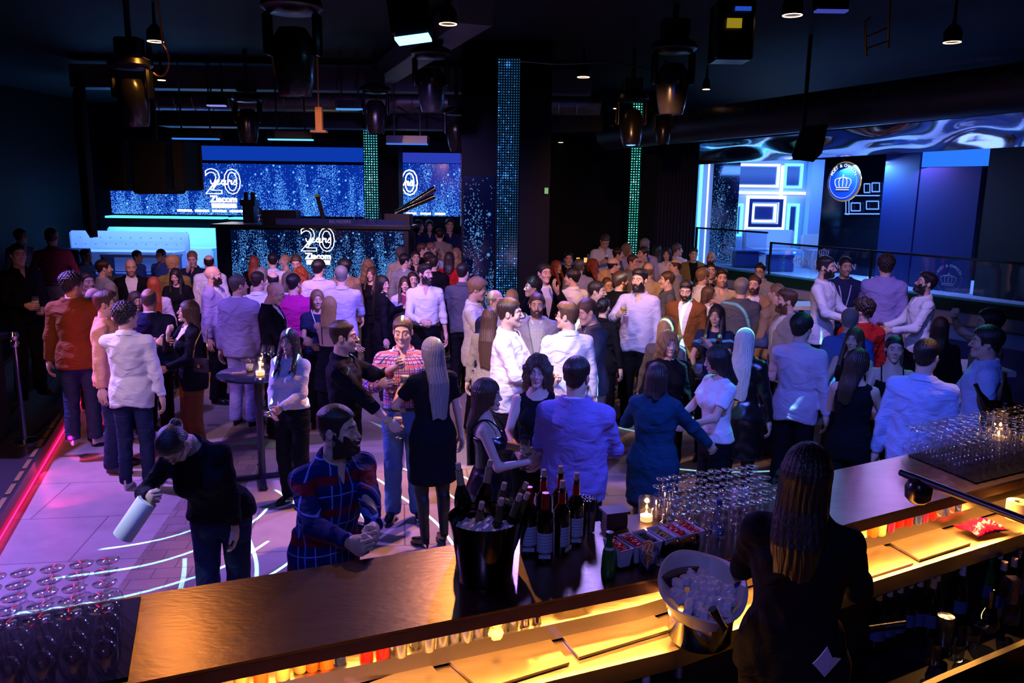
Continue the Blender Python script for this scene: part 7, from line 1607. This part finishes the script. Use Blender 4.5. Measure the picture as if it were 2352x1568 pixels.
P(1396, 630, 'person with round glasses and tied brown hair', sex='f', hair='updo', hc='b', tc='k', yaw=30, extra=('specs',))
P(1426, 621, 'person in a black suit with brown hair, seen from behind left of the bearded one', hair='thick', hc='b', tc='k', top='blazer', yaw=160, hy=120, beard=2)
P(1372, 642, 'person with a short dark crop facing right behind the dark shirt', hair='short', hc='d', tc='k', yaw=60, hy=80)
P(1388, 674, 'person with tied dark hair right behind the dark shirt', sex='f', hair='updo', hc='k', tc='k', yaw=150)
P(1471, 614, 'big bearded person in a pale shirt holding a drink, right of centre', hair='quiff', hc='k', tc='lp', yaw=-15, hy=-30, beard=3, h=1.90, fat=.03, R='holdup', L='down', var=1, hem=.82, gl=('R', 'beer', 'pale drink held by the big bearded person'))
P(1533, 620, 'person in a black shirt with brown hair in profile facing left', hair='short', hc='b', tc='gr', yaw=-75, hy=-85, h=1.74)
P(1551, 592, 'balding person in a grey suit in profile facing left', hair='balding', hc='d', top='blazer', tc='gg', yaw=-80, hy=-80, extra=('lanyard',))
P(1579, 638, 'dark haired bearded person looking down behind the pale suspenders', hair='quiff', hc='d', tc='br', top='blazer', yaw=-10, hp=15, beard=2)
P(1594, 567, 'dark haired person in an olive jacket over a black shirt', hair='quiff', hc='k', top='blazer', tc='ol', inner='k', yaw=5)
P(1634, 575, 'bald grinning bearded person far back at the balcony', hair='bald', top='blazer', tc='n', yaw=-10, beard=2, skin='M')
P(1635, 600, 'dark haired person half hidden in front of the bald grinning one', hc='k', tc='gr', yaw=0)
P(1659, 615, 'person in a pale shirt with a moustache and dark hair', hair='quiff', hc='d', tc='bei', yaw=10, beard=1)
P(1616, 613, 'person with grey blond hair, white shirt and dark suspenders, seen from behind', hair='thick', hc='u', tc='w', yaw=160, hy=130)
P(1630, 650, 'person with glasses, a brown bob and a white top in profile', sex='f', hair='bob', hc='b', tc='w', top='tee', yaw=70, hy=80, extra=('specs', 'lanyard'))
P(1705, 636, 'grey haired person in a dark suit, seen from behind in the right crowd', hair='thick', hc='g', top='blazer', tc='gr', yaw=175, hy=170, h=1.80)
P(1735, 629, 'bearded person in a tan suit facing the bar beside the grey haired one', hair='short', hc='b', top='blazer', tc='tan', yaw=-10, hy=-15, beard=2, inner='w', h=1.80)
P(1749, 600, 'person with glasses and a dark crop behind the tan suit', hc='k', tc='gg', yaw=-20, extra=('specs',), hp=10)
P(1785, 646, 'person with close cropped ginger hair turned away left of the bearded profile', hair='buzz', hc='u', tc='tan', yaw=-130, hy=-120)
P(1809, 661, 'bearded brown haired person in a grey blazer in profile facing left', hair='quiff', hc='b', top='blazer', tc='gg', yaw=-70, hy=-80, beard=3, h=1.80, R='elbow')
# --- right step
P(1900, 585, 'person in an untucked white shirt on the right step in profile', hair='fade', hc='k', tc='w', yaw=70, hy=75, beard=2, z=.30, D=9.0, R='hold', L='hold', bc='k', hem=.80)
P(1944, 587, 'person in a navy cardigan with a lanyard on the right step', hair='fade', hc='k', tc='n', top='sweater', yaw=10, hy=20, beard=1, z=.30, D=9.8, extra=('lanyard',), R='hold', skin='M')
P(2038, 582, 'person in a lilac grey blazer with curly hair, back turned on the right step', hair='curly', hc='d', top='blazer', tc='lil', yaw=175, hy=-170, z=.30, D=9.3, hem=.74, L='hold')
P(2124, 622, 'bearded person with glasses in a white shirt on the right step, looking left', hair='quiff', hc='k', tc='w', yaw=-70, hy=-75, hp=-14, beard=3, z=.30, D=8.5, R='hold', L='hold', extra=('specs', 'bandR'), bc='k', gl=('R', 'dark', 'dark drink held by the bearded person on the right step'))
P(1985, 682, 'person with curly dark hair in a red jacket', hair='curly', hc='d', top='blazer', tc='red', inner='k', yaw=-150, hy=-110, h=1.78)
P(1955, 704, 'grey haired person in a denim blue shirt, seen from behind', hair='short', hc='g', tc='bl', yaw=175, fat=.04, h=1.74, extra=())
P(1966, 742, 'smiling person with very long hair in a dark sleeveless top lit green', sex='f', hair='front', hc='b', tc='k', top='tank', yaw=-15, hy=-20, h=1.62, R='hold', skin='L', gl=('R', 'wine', 'wine glass held by the smiling person lit green'))
P(1974, 788, 'person with long dark hair in a black sleeveless top, seen from behind at the right', sex='f', hair='long', hc='d', tc='k', top='tank', yaw=170, hy=135, h=1.66, L='hold', R='hold')
P(2058, 760, 'person with slicked back dark hair and a choker in a black strap dress', sex='f', hair='updo', hc='k', tc='k', top='dress', yaw=5, hy=10, h=1.64, extra=('strap', 'earring'), L='holdup', R='hold')
P(2163, 718, 'person with dark bobbed hair in black, seen from behind at the right', sex='f', hair='mid', hc='d', tc='k', top='sweater', yaw=180, h=1.68)
P(2276, 706, 'person in profile scratching their head at the far right', hair='thick', hc='k', tc='khaki', yaw=-85, hy=-85, R=((-.08, -.28, 1.66), 'fist'), h=1.76)
P(2270, 745, 'person in a light blue sweater in profile at the right edge', hair='thick', hc='k', top='sweater', tc='lb', yaw=-80, hy=-85, h=1.80, extra=('collar',), R='hold')
P(2133, 772, 'broad person in a pale blue shirt, seen from behind near the right glasses', hair='short', hc='k', tc='lb', yaw=170, hy=160, h=1.80, fat=.03, R='down')
P(1844, 716, 'person with thick black hair in a pink striped shirt, seen from behind', hair='thick', hc='k', tc='pk', yaw=170, hy=150, h=1.78, L='hold', bc='k', shc='t', sh='sneaker', hem=.80, gl=('L', 'beer', 'amber drink held by the person in the pink striped shirt'))
P(1648, 690, 'person with long dark hair in a sheer navy top holding a drink, facing the bar', sex='f', hair='front', hc='d', tc='n', top='tee', yaw=-10, hy=-15, h=1.70, R='hold', L=((-.02, -.30, 1.32), 'relax'), extra=('bandR', 'earring'), gl=('R', 'water', 'clear drink held by the person in the sheer navy top'))
P(1714, 742, 'person with very long platinum hair in a black sequined dress, seen from behind', sex='f', hair='longer', hc='p', tc='k', top='coat', tk='sequin', yaw=170, h=1.68, bot='tights', hem=.55)
P(1533, 717, 'person with blonde straight hair, seen from behind above the ginger curls', sex='f', hair='long', hc='y', tc='g', yaw=170, h=1.66)
P(1538, 752, 'person with big curly ginger hair facing the bar', sex='f', hair='curlylong', hc='u', tc='k', top='sweater', yaw=15, hy=20, h=1.62)
P(1512, 820, 'person with dark short hair in a long teal dress, seen from behind', sex='f', hair='bob', hc='d', tc='teal', top='coat', hem=.60, yaw=165, hy=170, h=1.62, R=((-.40, -.30, 1.0), 'relax'), L='holdup', bot='tights', sh='heel')
P(1656, 781, 'person with dark hair in a white tee and black vest in profile facing left', sex='f', hair='mid', hc='k', tc='w', top='tee', yaw=-60, hy=-80, hp=12, h=1.66, R=((-.10, -.34, 1.06), 'grip'), L='hold', extra=('bandR',), gl=('R', 'beer', 'glass of amber beer held by the person in the white tee'))
P(1236, 804, 'person with curly brown hair in a black buttoned vest facing the bar', sex='f', hair='curlylong', hc='b', tc='k', top='tank', yaw=0, hy=-5, h=1.68, R='hold', L=((-.04, -.30, 1.04), 'relax'), extra=('earring', 'bandR'), bc='k', gl=('R', 'wine', 'wine glass held by the person in the black buttoned vest'))
P(1120, 855, 'person with very long brown hair in a strappy sequined dress in profile', sex='f', hair='longer', hc='b', tc='k', top='dress', tk='sequin', yaw=85, hy=75, h=1.64, extra=('strap', 'earring'), R='elbow', L=((-.16, -.32, 1.16), 'grip'), gl=('L', 'wine', 'white wine held by the person in the strappy sequined dress'))
P(1326, 812, 'person in a violet blue sweater with a lanyard collar, seen from behind at the bar', hair='short', hc='d', top='sweater', tc='pur', yaw=172, hy=160, h=1.78, fat=.03, extra=('collar',), R='hold', L='hold')
# --- the two in front
P(398, 900, 'person in a black sweater bending forward with a white roll in one hand', sex='f', hair='updo', hc='d', extra=('specs', 'earring'), tc='k', top='sweater', bot='jeans', bc='n', yaw=-18, hy=-40, hp=38, pitch=28, lean=-10, D=4.40, h=1.72, keep=True, X=-1.70, R=(tuple(Q(345, 1140, 4.05)), 'fist', 'W'), L=(tuple(Q(540, 1215, 4.30)), 'relax', 'W'), hem=.90)
a, b_ = Q(338, 1150, 4.05), Q(282, 1232, 4.0)
tag(MB().lathe([(.0, 0), (.052, 0), (.055, .004), (.055, (b_-a).length), (.048, (b_-a).length), (.048, .01)], n=28, M=Matrix.Translation(a) @ (b_-a).to_track_quat('Z', 'Y').to_matrix().to_4x4()).build('paper_roll', mat('roll_white', (.82, .82, .82), .5), None, True), 'white roll held low by the bending person in black', 'roll')
P(735, 902, 'bearded person in a dark blue plaid shirt leaning on the bar', hair='fade', hc='d', top='shirt', tc='n', tk='plaid', yaw=30, hy=65, pitch=16, lean=0, h=1.77, D=3.85, beard=3, R=((-.70, 3.27, 1.245), 'fist', 'W'), L=((-.60, 3.33, 1.25), 'fist', 'W'), bot='jeans', bc='k', hem=.86, twist=0)
P(1862, 990, 'dark haired bartender in black, seen from behind in front of the bar', sex='f', hair='long', hc='k', tc='k', top='sweater', yaw=178, hy=170, D=2.75, z=.1, R='hold', L='hold', bc='k', h=1.78)
settle()

# the chain bag of the person in the black blazer
who = [o for o in PEOPLE if 'chain bag' in o['label']][0]; Dh = who.location.y-.30
c = Q(462, 838, Dh); hb = empty('handbag', c, radians(-20), 'black quilted handbag with a gold clasp hanging on a chain', 'bag')
MB().box((0, 0, 0), (.21, .07, .135), bev=.02).build('bag_body', mat('bag_leather', (.02, .012, .02), .25, bump=.6, bscale=25), hb, True); MB().box((0, -.038, -.005), (.035, .012, .03), bev=.004).build('clasp', mat('gold', (.9, .6, .2), .2, 1), hb)
for sx in (-1, 1): MB().tube(catmull([(sx*.09, 0, .06), (sx*.07, .02, .2), (.0+sx*.03, .08, .34)], 5), .006, 6).build('chain', mat('gold', (.9, .6, .2), .2, 1), hb, True)
